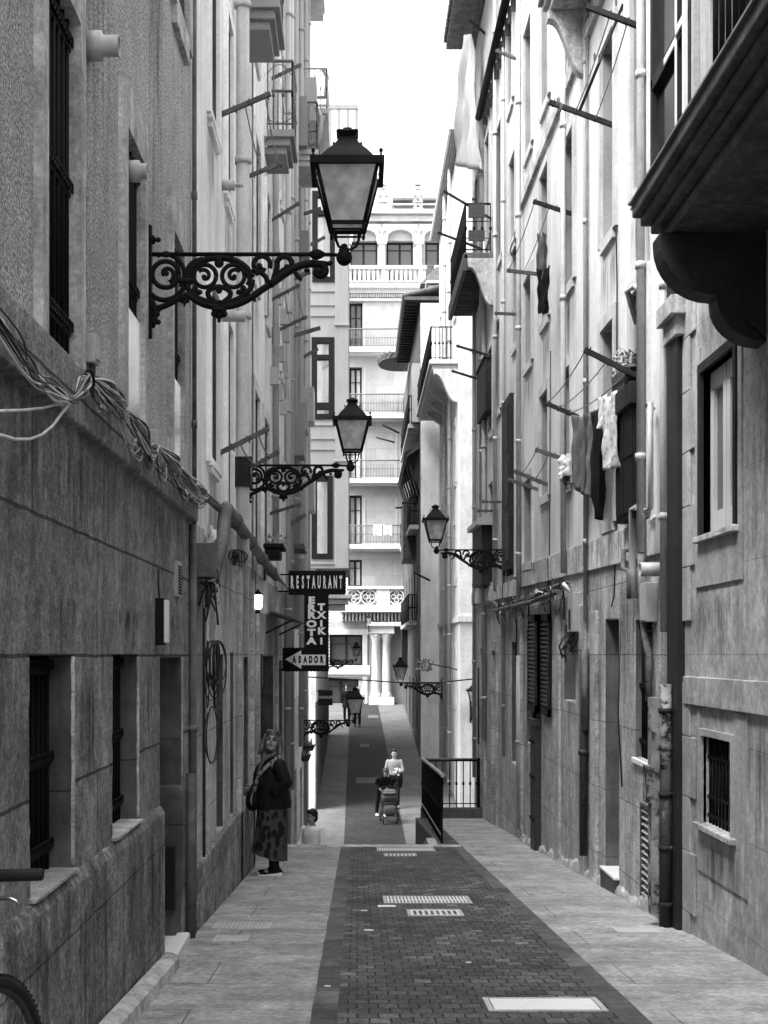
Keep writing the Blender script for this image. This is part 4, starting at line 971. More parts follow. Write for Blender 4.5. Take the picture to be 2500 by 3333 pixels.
# ================================================================== RIGHT, last house before the side street
up = [(21.9, 22.7, 6.55, 8.0, .22), (21.6, 22.4, 4.85, 6.5, .22), (22.0, 23.1, 1.1, 3.9, .2), (25.6, 26.3, 4.0, 5.6, .2), (27.6, 28.3, 4.0, 5.6, .2), (25.4, 26.2, 1.1, 3.0, .2), (27.5, 28.4, 1.1, 3.0, .2), (24, 24.7, 6.9, 9.3, .2), (22.3, 23.1, 9, 10.4, .2), (26.2, 27.0, 7.9, 9.9, .2), (28.6, 29.2, 7.9, 9.9, .2), (24.2, 24.9, 4.2, 5.8, .2)]
lo = [(22.0, 22.6, -2.0, .0, .22), (24.9, 25.6, -3, -.2, .25), (27.2, 28.1, -3, -.2, .25)]
HR3 = thing('whitewashed_house', 'cream house with deep eaves and a ribbed balcony, on the right at the terrace end', 'house', (2.57, 25, -3.1))
b = MB(); b.facade(MR, 21.21, 29.8, 1.0, 12.9, up); b.body(MR, 21.21, 29.8, -7, 12.9, 6); b.build('wall', m_plR2, HR3, fix=False)
b = MB(); b.facade(MR, 21.21, 29.8, -7, .74, lo); b.build('stone_base', m_stoneR, HR3, fix=False)
b = MB(); b.box(21.21, 29.9, .74, 1.0, -.05, .06, MR); b.build('stone_band', m_band, HR3, bevel=.01)
for i, o in enumerate(up): window(HR3, MR, o, 'plain', sur=.13, jamb=m_jambR, surm=m_trimR, fm=m_greywood)
window(HR3, MR, lo[0], 'plain', jamb=m_jambT)
for o in lo[1:]:
    d = MB(); d.box(o[0], o[1], o[2] - 3, o[3], -.28, -.22, MR); d.build('door', m_darkwood, HR3); s_ = MB(); s_.box(o[0] - .15, o[0], -4, o[3] + .2, 0, .04, MR); s_.box(o[1], o[1] + .15, -4, o[3] + .2, 0, .04, MR); s_.box(o[0], o[1], o[3], o[3] + .2, 0, .04, MR); s_.build('door_surround', m_stoneR, HR3)
b = MB(); b.box(21.21, 29.9, 13.02, 13.12, -6, .62, MR); rf = b.build('roof', m_greywood, HR3)
b = MB()
for i in range(42): u = 21.3 + i * .205; b.tube([MR(u, 13.26, -1.0), MR(u, 13.17, .68)], .085, 8)
b.build('tile', m_tile, rf)
b = MB()
for i in range(6): b.box(21.21, 29.88, 12.99, 13.02, .02 + i * .1, .025 + i * .1, MR)
b.build('soffit_board', m_greywood, rf)
pipe(HR3, [MR(20.9, 10.55, .14), MR(27.2, 10.5, .14)], .075, m_black, False, 'gutter'); pipe(HR3, [MR(27.2, 10.5, .14), MR(27.3, 10.3, .06), MR(27.3, 1, .06)], .06, m_pvc)
b = MB()
for i in range(13): u = 21.4 + i * .45; b.box(u, u + .02, 10.2, 10.5, 0, .1, MR)
b.build('gutter_bracket', m_ironw, HR3)
pipe(HR3, [MR(24.6, 12, .07), MR(24.6, .9, .07)], .04, m_pvc); pipe(HR3, [MR(23.4, 12, .05), MR(23.4, -2, .05)], .03, m_pipe); pipe(HR3, [MR(26.9, 8, .06), MR(26.9, -2, .06)], .05, m_pipe); pipe(HR3, [MR(29.2, 12, .06), MR(29.2, -3, .06)], .04, m_pipe)
pipe(HR3, [MR(28.2, -.6, .04), MR(28.2, -2.2, .04)], .03, m_black, False)
m = MR                                                      # balcony with ribbed timber underside and curved bracket
b = MB(); b.box(25.6, 29.7, 7.22, 7.34, 0, .56, m); bs_ = b.build('balcony_slab', m_wood, HR3, bevel=.01)
b = MB()
for i in range(19): b.box(25.75 + i * .21, 25.84 + i * .21, 7.06, 7.22, 0, .5, m)
b.build('rib', m_wood, bs_)
b = MB(); b.box(25.6, 29.75, 7.0, 7.3, .5, .58, m); b.build('fascia', m_tile, bs_)
pr = [(0, 7.22), (.5, 7.22), (.48, 7.05)]
for i in range(1, 13): a = i / 12; pr.append((.48 - .46 * a, 7.05 - .72 * (a - .16 * sin(2 * pi * a))))
pr.append((0, 6.2)); b = MB(); b.prism(pr, 25.55, 25.72, lambda uu, v, w: m(w, v, uu)); b.build('bracket', m_trim, bs_, bevel=.01)
q = MB(); railing(q, m(25.7, 7.34, .52), m(29.7, 7.34, .52), .95, 30, .012); railing(q, m(25.7, 7.34, .05), m(25.7, 7.34, .52), .95, 3, .012)
for v in (.3, .62): q.tube([m(25.7, 7.34 + v, .05), m(25.7, 7.34 + v, .52)], .01, 5)
q.build('balcony_railing', m_iron, HR3)
q = MB(); q.box(25.66, 25.70, 8.02, 8.28, .16, .47, m); q.box(25.66, 25.70, 7.58, 7.78, .16, .47, m); q.build('railing_screen', m_ironw, HR3)
for p_ in ((1695, 1023, 1610, 1020), (1600, 1160, 1485, 1125), (1560, 1235, 1470, 1207), (1600, 673 + 40, 1445, 622), (1580, 815, 1425, 757), (1790 - 100, 195, 1613, 165), (1640, 1635, 1568, 1633), (1580, 110, 1528, 65), (1620, 1663, 1553, 1663)):
    pole(HR3, MR, *p_, RD, mat=m_darkwood if p_[0] in (1600, 1580, 1560) else m_wood)
t = thing('louvred_shutter', 'tall dark louvred shutter standing open behind the right-hand lamp bracket', 'shutters', MR(22.9, 1.2, 0))
b = MB(); b.box(21.95, 23.2, 1.2, 4.05, .02, .1, MR); l = b.build('leaf', m_darkwood, t); b = MB()
for k in range(3):
    for i in range(13): v = 1.35 + k * .92 + i * .06; b.hexa([MR(u, v + dv, ww) for u in (22.1, 22.6) for (dv, ww) in ((0, .115), (.01, .115), (.035, .1), (.045, .1))])
b.build('slat', m_ironw, l)
for (u0, u1, z0, z1, w, lb) in ((25.6, 27.4, 4.35, 5.35, .16, 'dark timber shutter box high on the cream house above the lamp'), (25.9, 28.0, 1.05, 2.2, .2, 'dark timber cabinet with a pale hood behind the right-hand lamp bracket')):
    t = thing('window_box', lb, 'shutter box', MR(u0, z0, 0)); b = MB(); b.box(u0, u1, z0, z1, .0, w, MR); b.build('box', m_darkwood, t, bevel=.01)
    b = MB(); b.prism([(0, z1), (w + .1, z1), (w + .1, z1 + .1), (0, z1 + .28)], u0 - .1, u1 + .1, lambda uu, v, ww: MR(ww, v, uu)) if z0 < 2 else b.box(u0 - .03, u1 + .03, z1, z1 + .04, 0, w + .03, MR); b.build('hood', m_pipe if z0 < 2 else m_darkwood, t)

# ================================================================== RIGHT, corner house beyond the side street
RX = 3.17; mS = MX(RX, -1); mC = MFr(42.0)
CH = thing('corner_house', 'pale corner house with rounded ground floor and long white balcony across the side street', 'house', (4, 42, -4.8))
ops = [(a, a + .75, q, q + 1.8, .2) for q in (-1.6, 2.4, 5.6, 11.0) for a in (43.5, 45.9, 48.5, 50.8)]
b = MB(); b.facade(mS, 42, 52.7, -7, 16.2, ops); b.facade(mC, RX, 12, -7, 16.2, [(5.2, 6, 2.5, 4.3, .2), (5.2, 6, 6, 8, .2)])
b.quad((RX, 52.7, -7), (12, 52.7, -7), (12, 52.7, 16.2), (RX, 52.7, 16.2)); b.quad((12, 42, -7), (12, 52.7, -7), (12, 52.7, 16.2), (12, 42, 16.2)); b.quad((RX, 42, 16.2), (12, 42, 16.2), (12, 52.7, 16.2), (RX, 52.7, 16.2))
b.build('wall', m_plR2, CH, fix=False)
for o in ops: window(CH, mS, o, 'plain', sur=.18, jamb=m_jambR, surm=m_trimR, fm=m_greywood)
b = MB(); b.box(RX - .0, 12, 41.93, 42, 1.0, 1.2); b.box(RX - .07, RX, 41.93, 52.6, 1.0, 1.2); b.box(RX, 12, 41.96, 42, 1.2, 1.25)
b.build('string_course', m_trimR, CH, bevel=.015)
b = MB(); b.box(RX - .35, 12.3, 41.7, 53, 16.2, 16.35); rf = b.build('roof', m_tileL, CH)
b = MB()
for i in range(5): b.box(RX - .32 + i * .08, RX - .29 + i * .08, 41.8, 52.9, 16.13, 16.2)
b.build('cornice', m_trimR, rf)
m = mS
b = MB(); b.box(42.9, 52.4, 9.05, 9.2, 0, .82, m); b.box(42.8, 52.45, 9.2, 9.34, 0, .9, m); bs_ = b.build('balcony_slab', m_trimR, CH, bevel=.015)
b = MB()
for u in (44.6, 46.6, 48.6, 50.6): b.prism([(0, 9.05), (.6, 9.05), (.5, 8.9), (0, 8.55)], u, u + .28, lambda uu, v, w: m(w, v, uu))
pr = [(0, 9.05), (.78, 9.05), (.76, 8.9)] + [(.76 - .74 * a / 12, 8.9 - .9 * (a / 12 - .15 * sin(2 * pi * a / 12))) for a in range(1, 13)] + [(0, 7.8)]
b.prism(pr, 42.85, 43.2, lambda uu, v, w: m(w, v, uu)); b.build('bracket', m_trimR, bs_, bevel=.01)
q = MB(); railing(q, m(42.9, 9.34, .84), m(52.4, 9.34, .84), 1.05, 80, .016, top=.035); railing(q, m(42.9, 9.34, .1), m(42.9, 9.34, .84), 1.05, 6, .016); railing(q, m(52.4, 9.34, .1), m(52.4, 9.34, .84), 1.05, 6, .016); q.build('balcony_railing', m_iron, CH)
pipe(CH, [(3.02, 44.6, 16), (3.02, 44.6, -5)], .06, m_pipe); pipe(CH, [(3.02, 47.2, 16), (3.02, 47.2, -5)], .06, m_pvc)
b = MB(); b.box(3.0, 3.5, 42.8, 43.2, 9.34, 10.4); b.build('chimney', m_trimR, CH)

# ================================================================== RIGHT, far dark house with a canopy and round-ended eaves
RX4 = 2.43; mD = MX(RX4, -1)
DH = thing('balcony_house', 'dark old house with stacked balconies and deep tiled eaves at the far right', 'house', (2.6, 56, -4))
ops = [(a, a + .9, q, q + 2.0, .2) for q in (1.6, 5.2, 9.9) for a in (54.5, 57.5, 60.5, 63.5, 67.)] + [(a, a + 1.0, -3.3, -1.0, .3) for a in (55, 59, 63, 67)]
b = MB(); b.facade(mD, 52.75, 73, -7, 13.7, ops); b.build('wall', m_darkstone, DH, fix=False)
b = MB(); b.box(RX4 + .02, 3.2, 52.72, 52.76, -7, 13.7); b.box(RX4 + .4, 9, 53, 73, -7, 13.6); b.build('end_wall', m_plL3, DH)
for o in ops: window(DH, mD, o, 'plain', fm=m_darkwood, t=.07)
b = MB(); b.box(52.8, 64, 13.85, 13.98, -6, .62, mD)
P = [(RX4 - .62, 52.8)]
b2 = MB(); poly = [(RX4, 63.0)] + [(RX4 - .35 - 1.1 * sin(i * pi / 12) ** .8 if 0 < i < 12 else RX4 - .35, 64.6 - 1.6 * cos(i * pi / 12)) for i in range(13)] + [(RX4, 66.2)]
b2.prism(poly, 13.85, 14.0, lambda u, v, w: (u, v, w)); b.v, b.f, b.sm = b.v + b2.v, b.f + [tuple(i + len(b.v) for i in f) for f in b2.f], b.sm + b2.sm
rf = b.build('roof', m_tile, DH); b = MB()
for i in range(45): u = 52.9 + i * .25; b.tube([mD(u, 14.5, -1.4), mD(u, 14.03, .68)], .1, 8)
for i in range(11): a = (i + .5) * pi / 11; b.tube([(RX4, 64.6, 14.3), (RX4 - .4 - 1.1 * sin(a) ** .8, 64.6 - 1.65 * cos(a), 14.04)], .11, 8)
b.build('tile', m_tile, rf); b = MB()
for i in range(22): u = 53 + i * .5; b.box(u, u + .12, 13.72, 13.85, 0, .58, mD)
b.box(52.9, 63.8, 13.78, 13.84, .0, .56, mD); b.build('soffit', m_darkwood, rf)
for q, u0, u1, w in ((8.9, 53.2, 62.8, .45), (5.0, 54, 66, .38), (1.2, 56, 66, .35)):
    b = MB(); b.box(u0, u1, q, q + .18, 0, w, mD); s_ = b.build('balcony_slab', m_stoneL, DH, bevel=.02)
    r_ = MB(); railing(r_, mD(u0, q + .18, w - .04), mD(u1, q + .18, w - .04), 1.1, int((u1 - u0) * 5), .018, top=.035); railing(r_, mD(u0, q + .18, .02), mD(u0, q + .18, w - .04), 1.1, 4, .018); r_.build('balcony_railing', m_iron, DH)
b = MB(); b.box(52.9, 53.6, 9.1, 11.4, 0, .3, mD); b.build('enclosed_balcony', m_pipe, DH)
b = MB(); b.hexa([mD(53, 8.1, .0), mD(53, 8.25, 0), mD(53, 7.75, .52), mD(53, 7.85, .52), mD(63, 8.1, 0), mD(63, 8.25, 0), mD(63, 7.75, .52), mD(63, 7.85, .52)])
cn = b.build('canopy', m_tile, DH); b = MB()
for i in range(7): u = 53.2 + i * 1.6; b.tube([mD(u, 7.74, .48), mD(u, 6.2, .0)], .045, 6)
for i in range(40): u = 53.05 + i * .25; b.tube([mD(u, 8.27, .02), mD(u, 7.86, .56)], .06, 6)
b.build('strut', m_darkwood, cn)
b = MB(); b.box(57, 60, 4.0, 6.6, .0, .52, mD); b.build('enclosed_balcony', m_pipeg, DH, bevel=.02)
for p_, D in (((1300, 1410, 1245, 1383), 60), ((1285, 1440, 1225, 1424), 66), ((1365, 1636, 1308, 1637), 54), ((1335, 1652, 1288, 1653), 58), ((1350, 1865, 1400, 1890), 52.5)):
    b = MB(); b.tube([(XX(p_[0], D), D, ZZ(p_[1], D)), (XX(p_[2], D), D, ZZ(p_[3], D))], .045, 6); b.build('clothes_pole', m_darkwood, DH)
b = MB(); b.box(66, 67.4, -.6, 1.7, .0, .28, mD); b.build('enclosed_balcony', m_darkwood, DH)
b = MB(); b.box(RX4 + .35, 6, 56, 60, 13.6, 15.3); ch = b.build('attic', m_trimR, DH); b = MB(); b.hexa([(RX4 + .15, 55.8, 15.3), (RX4 + .15, 60.2, 15.3), (RX4 + .8, 56.2, 16.1), (RX4 + .8, 59.8, 16.1), (6.2, 55.8, 15.3), (6.2, 60.2, 15.3), (6.2, 56.2, 16.2), (6.2, 59.8, 16.2)]); b.build('attic_roof', m_tile, ch)
b = MB(); b.box(3.0, 3.3, 58.5, 59.0, 15.8, 16.9); b.build('chimney', m_tile, DH)
b = MB(); b.box(2.85, 3.4, 54.5, 55.2, 13.9, 14.9); c2 = b.build('chimney', m_trimR, DH); b = MB(); b.box(2.75, 3.5, 54.4, 55.3, 14.95, 15.05); b.build('cap', m_trimR, c2)

# ================================================================== FAR HOUSE closing the street
DF = 72.5; mB = MFr(DF); fx = lambda x: XX(x, DF); fz = lambda y: ZZ(y, DF)
FH = thing('facade_house', 'tall pale stone house with arcaded top floor and balconies closing the end of the street', 'house', (0, 72.5, -2.6))
wins = [(1138, 1229, 784, 870), (1258, 1345, 784, 870), (1384, 1470, 784, 870), (1137, 1180, 984, 1140), (1137, 1178, 1195, 1350), (1136, 1178, 1410, 1558), (1135, 1178, 1612, 1772), (1133, 1178, 1822, 1910), (1073, 1180, 2066, 2166), (1050, 1167, 2210, 2292)]
wins += [(1340, 1380, a, b_) for a, b_ in ((984, 1140), (1195, 1350), (1410, 1558), (1612, 1772))]
ops = [(fx(a), fx(c_), fz(e), fz(d_), .35) for a, c_, d_, e in wins]
b = MB(); b.facade(mB, -11, 11, fz(2310), fz(700), ops); b.build('wall', m_far, FH, fix=False)
b = MB(); b.box(-11, 11, 72.95, 82, -4, fz(705)); b.build('rear_block', m_plL4, FH)
for i, o in enumerate(ops):
    window(FH, mB, o, 'curtain' if i in (4, 5, 6, 7) else 'plain', fm=m_darkwood, t=.1, pm=m_mirror if i == 5 else (m_glassf if i not in (4, 6, 7) else None), name='door' if i == 9 else 'window')
b = MB()
for y, w, h in ((697, .55, 12), (715, .25, 18), (935, .5, 16), (950, .25, 14), (977, .15, 8)): b.box(-11, 11, fz(y + h / 2), fz(y - h / 2), 0, w, mB)
for i in range(150): u = -9 + i * .12; b.box(u, u + .06, fz(970), fz(959), 0, .2, mB)
b.build('cornice', m_farw, FH)
b = MB()                                                     # arcade: pillars, horseshoe arch heads, spandrels
for x in (1130, 1243, 1362, 1478): b.box(fx(x - 10), fx(x + 10), fz(930), fz(745), .0, .3, mB); b.box(fx(x - 15), fx(x + 15), fz(800), fz(790), 0, .36, mB); b.box(fx(x - 12), fx(x + 12), fz(760), fz(752), 0, .36, mB)
for x0, x1 in ((1140, 1233), (1253, 1352), (1372, 1468)):
    c_ = (x0 + x1) / 2; hw = (x1 - x0) / 2
    pts = [(fx(c_ + hw * 1.15 * cos(a)), fz(790 - 42 * sin(a) ** .9 if 0 < a < pi else 790)) for a in [i * pi / 14 for i in range(15)]]
    poly = [(fx(x0 - 8), fz(790)), (fx(x0 - 8), fz(735)), (fx(x1 + 8), fz(735)), (fx(x1 + 8), fz(790))]
    inner = [(fx(c_ + hw * .82 * cos(a) * (1.0 + .12 * sin(2 * a) ** 2)), fz(785 - 34 * sin(a))) for a in [i * pi / 14 for i in range(15)]]
    outer = [(fx(c_ + (hw + 8) * (1 - 2 * i / 14)), fz(735)) for i in range(15)]
    for i in range(14): b.prism([outer[i], outer[i + 1], inner[i + 1], inner[i]], .0, .28, mB)
    b.box(fx(x0 - 8), inner[14][0], fz(790), fz(735), 0, .279, mB); b.box(inner[0][0], fx(x1 + 8), fz(790), fz(735), 0, .279, mB)
b.build('arcade', m_farw, FH)
b = MB()
for x in (1243, 1362):
    b.prism([(fx(x), fz(772)), (fx(x + 5), fz(760)), (fx(x + 17), fz(752)), (fx(x + 4), fz(756)), (fx(x), fz(750)), (fx(x - 4), fz(756)), (fx(x - 17), fz(752)), (fx(x - 5), fz(760))], .37, .42, mB)
b.build('carved_leaf', m_plL4, FH)
b = MB(); b.box(fx(1125), 9, fz(884), fz(872), .2, .5, mB); b.box(fx(1125), 9, fz(930), fz(922), .2, .5, mB)
x = 1136
while x < 1480:
    if not (1236 < x < 1252 or 1354 < x < 1370): b.box(fx(x), fx(x + 8.5), fz(924), fz(882), .22, .42, mB)
    else: b.box(fx(x), fx(x + 14), fz(924), fz(882), .22, .46, mB)
    x += 15
b.build('balustrade', m_farw, FH, bevel=.01)
b = MB()
for x in (1247, 1360):                                       # openwork finials on the parapet
    b = MB()
    for dx in (-13, 9): b.box(fx(x + dx), fx(x + dx + 5), fz(690), fz(640), .1, .3, mB); b.box(fx(x + dx - 2), fx(x + dx + 7), fz(644), fz(639), .05, .35, mB)
    for dx in (-8, 4): b.box(fx(x + dx), fx(x + dx + 4), fz(690), fz(604), .12, .28, mB)
    b.box(fx(x - 10), fx(x + 10), fz(608), fz(603), .06, .34, mB); b.box(fx(x - 9), fx(x + 9), fz(622), fz(612), .1, .3, mB); b.box(fx(x - 18), fx(x + 16), fz(664), fz(660), .08, .32, mB); b.box(fx(x - 2), fx(x + 2), fz(606), fz(580), .15, .25, mB); b.box(fx(x - 16), fx(x + 16), fz(692), fz(682), .05, .35, mB); b.build('finial', m_far, FH)
b = MB(); b.box(fx(1283), 5, 74, 78, fz(705), ZZ(655, 74)); b.box(fx(1280), 5.2, 73.8, 78.2, ZZ(655, 74), ZZ(648, 74)); b.box(fx(1283) - .0, 5, 73.9, 74, ZZ(672, 74), ZZ(667, 74)); p = b.build('roof_pavilion', m_lead, FH)
b = MB(); b.box(fx(1110), 5, 73.3, 73.36, ZZ(666, 73.3), ZZ(662, 73.3)); b.box(fx(1110), 5, 73.3, 73.36, ZZ(688, 73.3), ZZ(684, 73.3)); b.build('roof_rail', m_trimR, FH)
for y0, y1, ys_ in ((1082, 1140, 1147), (1292, 1350, 1361), (1505, 1560, 1570), (1715, 1772, 1782)):
    b = MB(); b.box(fx(1120), fx(1400), fz(ys_ + 9), fz(ys_ - 7), -.1, .85, mB); b.box(fx(1120), fx(1400), fz(ys_ + 13), fz(ys_ + 9), -.1, .6, mB); s_ = b.build('balcony_slab', m_farw, FH, bevel=.015)
    r_ = MB(); railing(r_, (fx(1125), DF - .8, fz(y1)), (fx(1395), DF - .8, fz(y1)), fz(y0) - fz(y1), 54, .013, top=.035); r_.build('balcony_railing', m_rail, s_)
    p = MB()
    for x in (1186, 1290): p.box(fx(x), fx(x + 3), fz(y1), fz(y0 - 95), 0, .04, mB)
    p.build('stone_panel', m_farw, FH)
b = MB()                                                     # white balustrade with quatrefoil rings over a modillion cornice
b.box(fx(1128), fx(1425), fz(1920), fz(1910), .5, .85, mB); b.box(fx(1128), fx(1425), fz(1980), fz(1970), .5, .85, mB); b.box(fx(1108), fx(1425), fz(1994), fz(1981), .0, 1.0, mB); b.box(fx(1225), fx(1268), fz(1975), fz(1915), .55, .8, mB); b.box(fx(1128), fx(1425), fz(1972), fz(1918), .55, .62, mB)
for x in (1152, 1200, 1290, 1338):
    for r0, k in ((.40, 24), (.13, 12)):
        for a in range(k): t0, t1 = 2 * pi * a / k, 2 * pi * (a + 1) / k; b.box(-.001, .001, 0, .001, 0, .001, lambda u, v, w: (fx(x), DF - .7, fz(1945)))if False else None
    b.tube([(fx(x) + .40 * cos(2 * pi * a / 24), DF - .72, fz(1945) + .40 * sin(2 * pi * a / 24)) for a in range(25)], .055, 6, cap=False)
    for c4 in range(4): cx, cz = fx(x) + .17 * cos(c4 * pi / 2), fz(1945) + .17 * sin(c4 * pi / 2); b.tube([(cx + .12 * cos(2 * pi * a / 12), DF - .70, cz + .12 * sin(2 * pi * a / 12)) for a in range(13)], .035, 6, cap=False)
bl = b.build('balustrade', m_farw, FH)
b = MB()
for x in (1152, 1200, 1290, 1338):
    for c4 in range(4): a = c4 * pi / 2 + pi / 4; b.ell((fx(x) + .26 * cos(a), DF - .63, fz(1945) + .26 * sin(a)), (.09, .03, .09), 10, 6)
b.build('piercing', m_rail, bl)
b = MB()
for i in range(28): u = fx(1112) + i * .19; b.box(u, u + .09, fz(2022), fz(1995), .0, .55, mB); b.ell((u + .045, DF - .5, fz(2012)), (.06, .08, .1), 8, 6)
b.build('modillion', m_farw, FH)
b = MB(); b.box(fx(1040), fx(1205), fz(2066), fz(2048), .0, .12, mB); b.box(fx(1180), fx(1196), fz(2300), fz(2066), 0, .12, mB); b.box(fx(1040), fx(1205), fz(2196), fz(2166), 0, .2, mB); b.box(fx(1040), fx(1205), fz(2204), fz(2197), 0, .1, mB); b.build('window_surround', m_farw, FH, bevel=.01)
b = MB()
for x in (1224, 1258):
    b.lathe((fx(x), DF - .45, fz(2268)), [(.30, 0), (.30, .12), (.26, .2), (.25, .3), (.235, 1.6), (.215, 2.95), (.24, 3.0), (.23, 3.05), (.32, 3.25), (.33, 3.35)], 20)
b.box(fx(1200), fx(1282), fz(2296), fz(2268), 0, .85, mB); b.box(fx(1200), fx(1282), fz(2063), fz(2040), 0, .8, mB); b.build('column', m_farw, FH)
o = MB(); o.box(fx(1196), fx(1310), fz(2040), fz(2026), 0, .9, mB); o.build('architrave', m_farw, FH, bevel=.02)
# ================================================================== WALL LANTERNS
def spiral(c, r0, r1, a0, a1, n=18):
    return [(c[0] + (r0 + (r1 - r0) * i / n) * cos(a0 + (a1 - a0) * i / n), 0, c[1] + (r0 + (r1 - r0) * i / n) * sin(a0 + (a1 - a0) * i / n)) for i in range(n + 1)]
def arc(c, r, a0, a1, n=14, ry=None): return [(c[0] + r * cos(a0 + (a1 - a0) * i / n), 0, c[1] + (ry or r) * sin(a0 + (a1 - a0) * i / n)) for i in range(n + 1)]
def bez(*P, n=14):
    out = []
    for i in range(n + 1):
        t = i / n; Q = [Vector(p) for p in P]
        while len(Q) > 1: Q = [a.lerp(b, t) for a, b in zip(Q, Q[1:])]
        out.append((Q[0].x, 0, Q[0].y))
    return out
def make_lamp():
    t = thing('wall_lantern', 'x', 'street lamp')
    # local: x away from the wall, z up from the arm
    b = MB(); b.box(-.005, .022, -.028, .028, -.50, .16)
    for z in (.09, -.42): b.lathe((.02, 0, z), [(.02, 0), (.032, .01), (.012, .03), (.018, .045), (.004, .06)], 10, 'x')
    b.ell((.012, 0, .165), (.014, .028, .02)); b.ell((.012, 0, -.505), (.014, .028, .02)); b.build('wall_plate', m_iron, t)
    b = MB(); b.tube([(.0, 0, 0), (1.04, 0, 0), (1.17, 0, -.004)], [.0135, .0125, .011], 10)
    b.lathe((1.045, 0, 0), [(.012, -.05), (.03, -.02), (.034, 0), (.03, .02), (.012, .05)], 12, 'x')
    b.lathe((.11, 0, 0), [(.012, -.03), (.022, 0), (.012, .03)], 10, 'x')
    b.ell((1.215, 0, -.02), (.05, .04, .052)); b.lathe((1.215, 0, 0), [(.028, -.02), (.034, .03), (.02, .045), (.022, .055), (.01, .065)], 12); b.build('arm', m_iron, t)
    b = MB(); T = lambda p, r, s=7: b.tube(p, [q * 1.4 for q in r] if isinstance(r, list) else r * 1.4, s, flat=(1, .8, 1))
    # lower rail from the wall up to the scroll end
    T(bez((.02, -.335), (.10, -.335), (.16, -.29), (.225, -.25)), .014)
    T(bez((.225, -.25), (.28, -.25), (.30, -.325), (.44, -.325)), .015); T(bez((.44, -.325), (.60, -.325), (.66, -.24), (.75, -.19)), .016)
    T(bez((.75, -.19), (.85, -.12), (.92, -.05), (1.03, -.058)), .018); T(spiral((1.06, -.105), .052, .012, pi * .75, -pi * 1.35), [.017] * 10 + [.014] * 9)
    b.ell((1.06, 0, -.105), (.026, .02, .024)); T(bez((1.05, -.05), (1.10, -.05), (1.12, -.07), (1.135, -.045)), .011)
    T(bez((.02, -.245), (.06, -.30), (.17, -.30), (.225, -.20)), .012)
    T(bez((.02, -.285), (.05, -.34), (.05, -.40), (.02, -.45)), .014); b.ell((.045, 0, -.37), (.03, .018, .022)); b.ell((.06, 0, -.345), (.022, .015, .014))
    # first ring by the wall
    T(arc((.108, -.125), .082, 0, 2 * pi, 22), .0115); T(spiral((.112, -.12), .055, .014, -pi * .4, pi * 1.2), .010); b.ell((.112, 0, -.118), (.018, .015, .018))
    T(arc((.10, -.125), .125, -.35, pi * .62, 14), .0105); T(bez((.20, -.2), (.235, -.14), (.27, -.14), (.28, -.12)), .011)
    # heart of the bracket: a big ring with two volutes
    T(arc((.44, -.165), .205, pi * .98, pi * .05, 24, .145), .0135); T(arc((.44, -.165), .205, pi * 1.0, pi * 1.5, 12, .135), .013); T(arc((.44, -.165), .205, 0.05, -pi * .5, 12, .135), .013)
    for s_ in (-1, 1):
        c = (.44 + s_ * .088, -.135)
        T(arc(c, .07, 0, 2 * pi, 20), .0105); T(spiral((c[0] + s_ * .004, c[1]), .046, .012, pi * .5 - s_ * .9, pi * .5 + s_ * 3.6), .0095); b.ell((c[0] + s_ * .006, 0, c[1] - .004), (.016, .014, .016))
        T(bez((.44, -.20), (.44 + s_ * .07, -.21), (.44 + s_ * .10, -.25), (.44 + s_ * .03, -.29)), .012)
        T(bez((.44 + s_ * .03, -.29), (.44 + s_ * .06, -.31), (.44 + s_ * .14, -.30), (.44 + s_ * .19, -.22)), .011)
        T(bez((.44 + s_ * .16, -.11), (.44 + s_ * .19, -.13), (.44 + s_ * .2, -.16), (.44 + s_ * .175, -.19)), .012); b.ell((.44 + s_ * .13, 0, -.235), (.028, .016, .018)); b.ell((.44 + s_ * .15, 0, -.215), (.02, .015, .024))
        T(bez((.44 + s_ * .02, -.03), (.44 + s_ * .07, -.03), (.44 + s_ * .11, -.05), (.44 + s_ * .13, -.085)), .010)
    T(bez((.44, -.02), (.44, -.06), (.44, -.06), (.44, -.075)), .016); b.ell((.44, 0, -.055), (.03, .016, .03)); b.ell((.44, 0, -.215), (.022, .015, .03))
    b.ell((.235, 0, -.165), (.06, .022, .022)); T(bez((.225, -.15), (.25, -.05), (.29, -.04), (.34, -.03)), .012)
    # outer scrolls towards the lantern
    T(arc((.705, -.065), .052, -.4, pi * 1.1, 14), .011); T(spiral((.685, -.085), .035, .01, 0, -pi * 1.2), .011); b.ell((.69, 0, -.075), (.02, .015, .022)); T(bez((.645, -.10), (.70, -.10), (.755, -.14), (.735, -.20)), .012); b.ell((.675, 0, -.115), (.018, .014, .018))
    T(arc((.845, -.06), .046, -.2, pi, 12), .013); T(bez((.80, -.06), (.80, -.11), (.77, -.14), (.78, -.17)), .013); T(bez((.845, -.09), (.82, -.10), (.80, -.13), (.815, -.145)), .009); b.ell((.86, 0, -.085), (.02, .014, .026)); T(bez((.89, -.06), (.89, -.085), (.88, -.10), (.86, -.115)), .012)
    T(bez((.90, -.10), (.93, -.13), (.93, -.15), (.955, -.155)), .010); b.ell((.985, 0, -.10), (.02, .013, .014))
    # pendants
    for (x, z, k) in ((.44, -.345, 1.), (.225, -.275, .62)):
        b.ell((x, 0, z), (.048 * k, .03 * k, .022 * k)); b.ell((x - .028 * k, 0, z - .024 * k), (.024 * k, .02 * k, .022 * k)); b.ell((x + .028 * k, 0, z - .024 * k), (.024 * k, .02 * k, .022 * k)); b.ell((x, 0, z - .03 * k), (.026 * k, .02 * k, .03 * k)); b.ell((x, 0, z - .062 * k), (.012 * k, .012 * k, .018 * k))
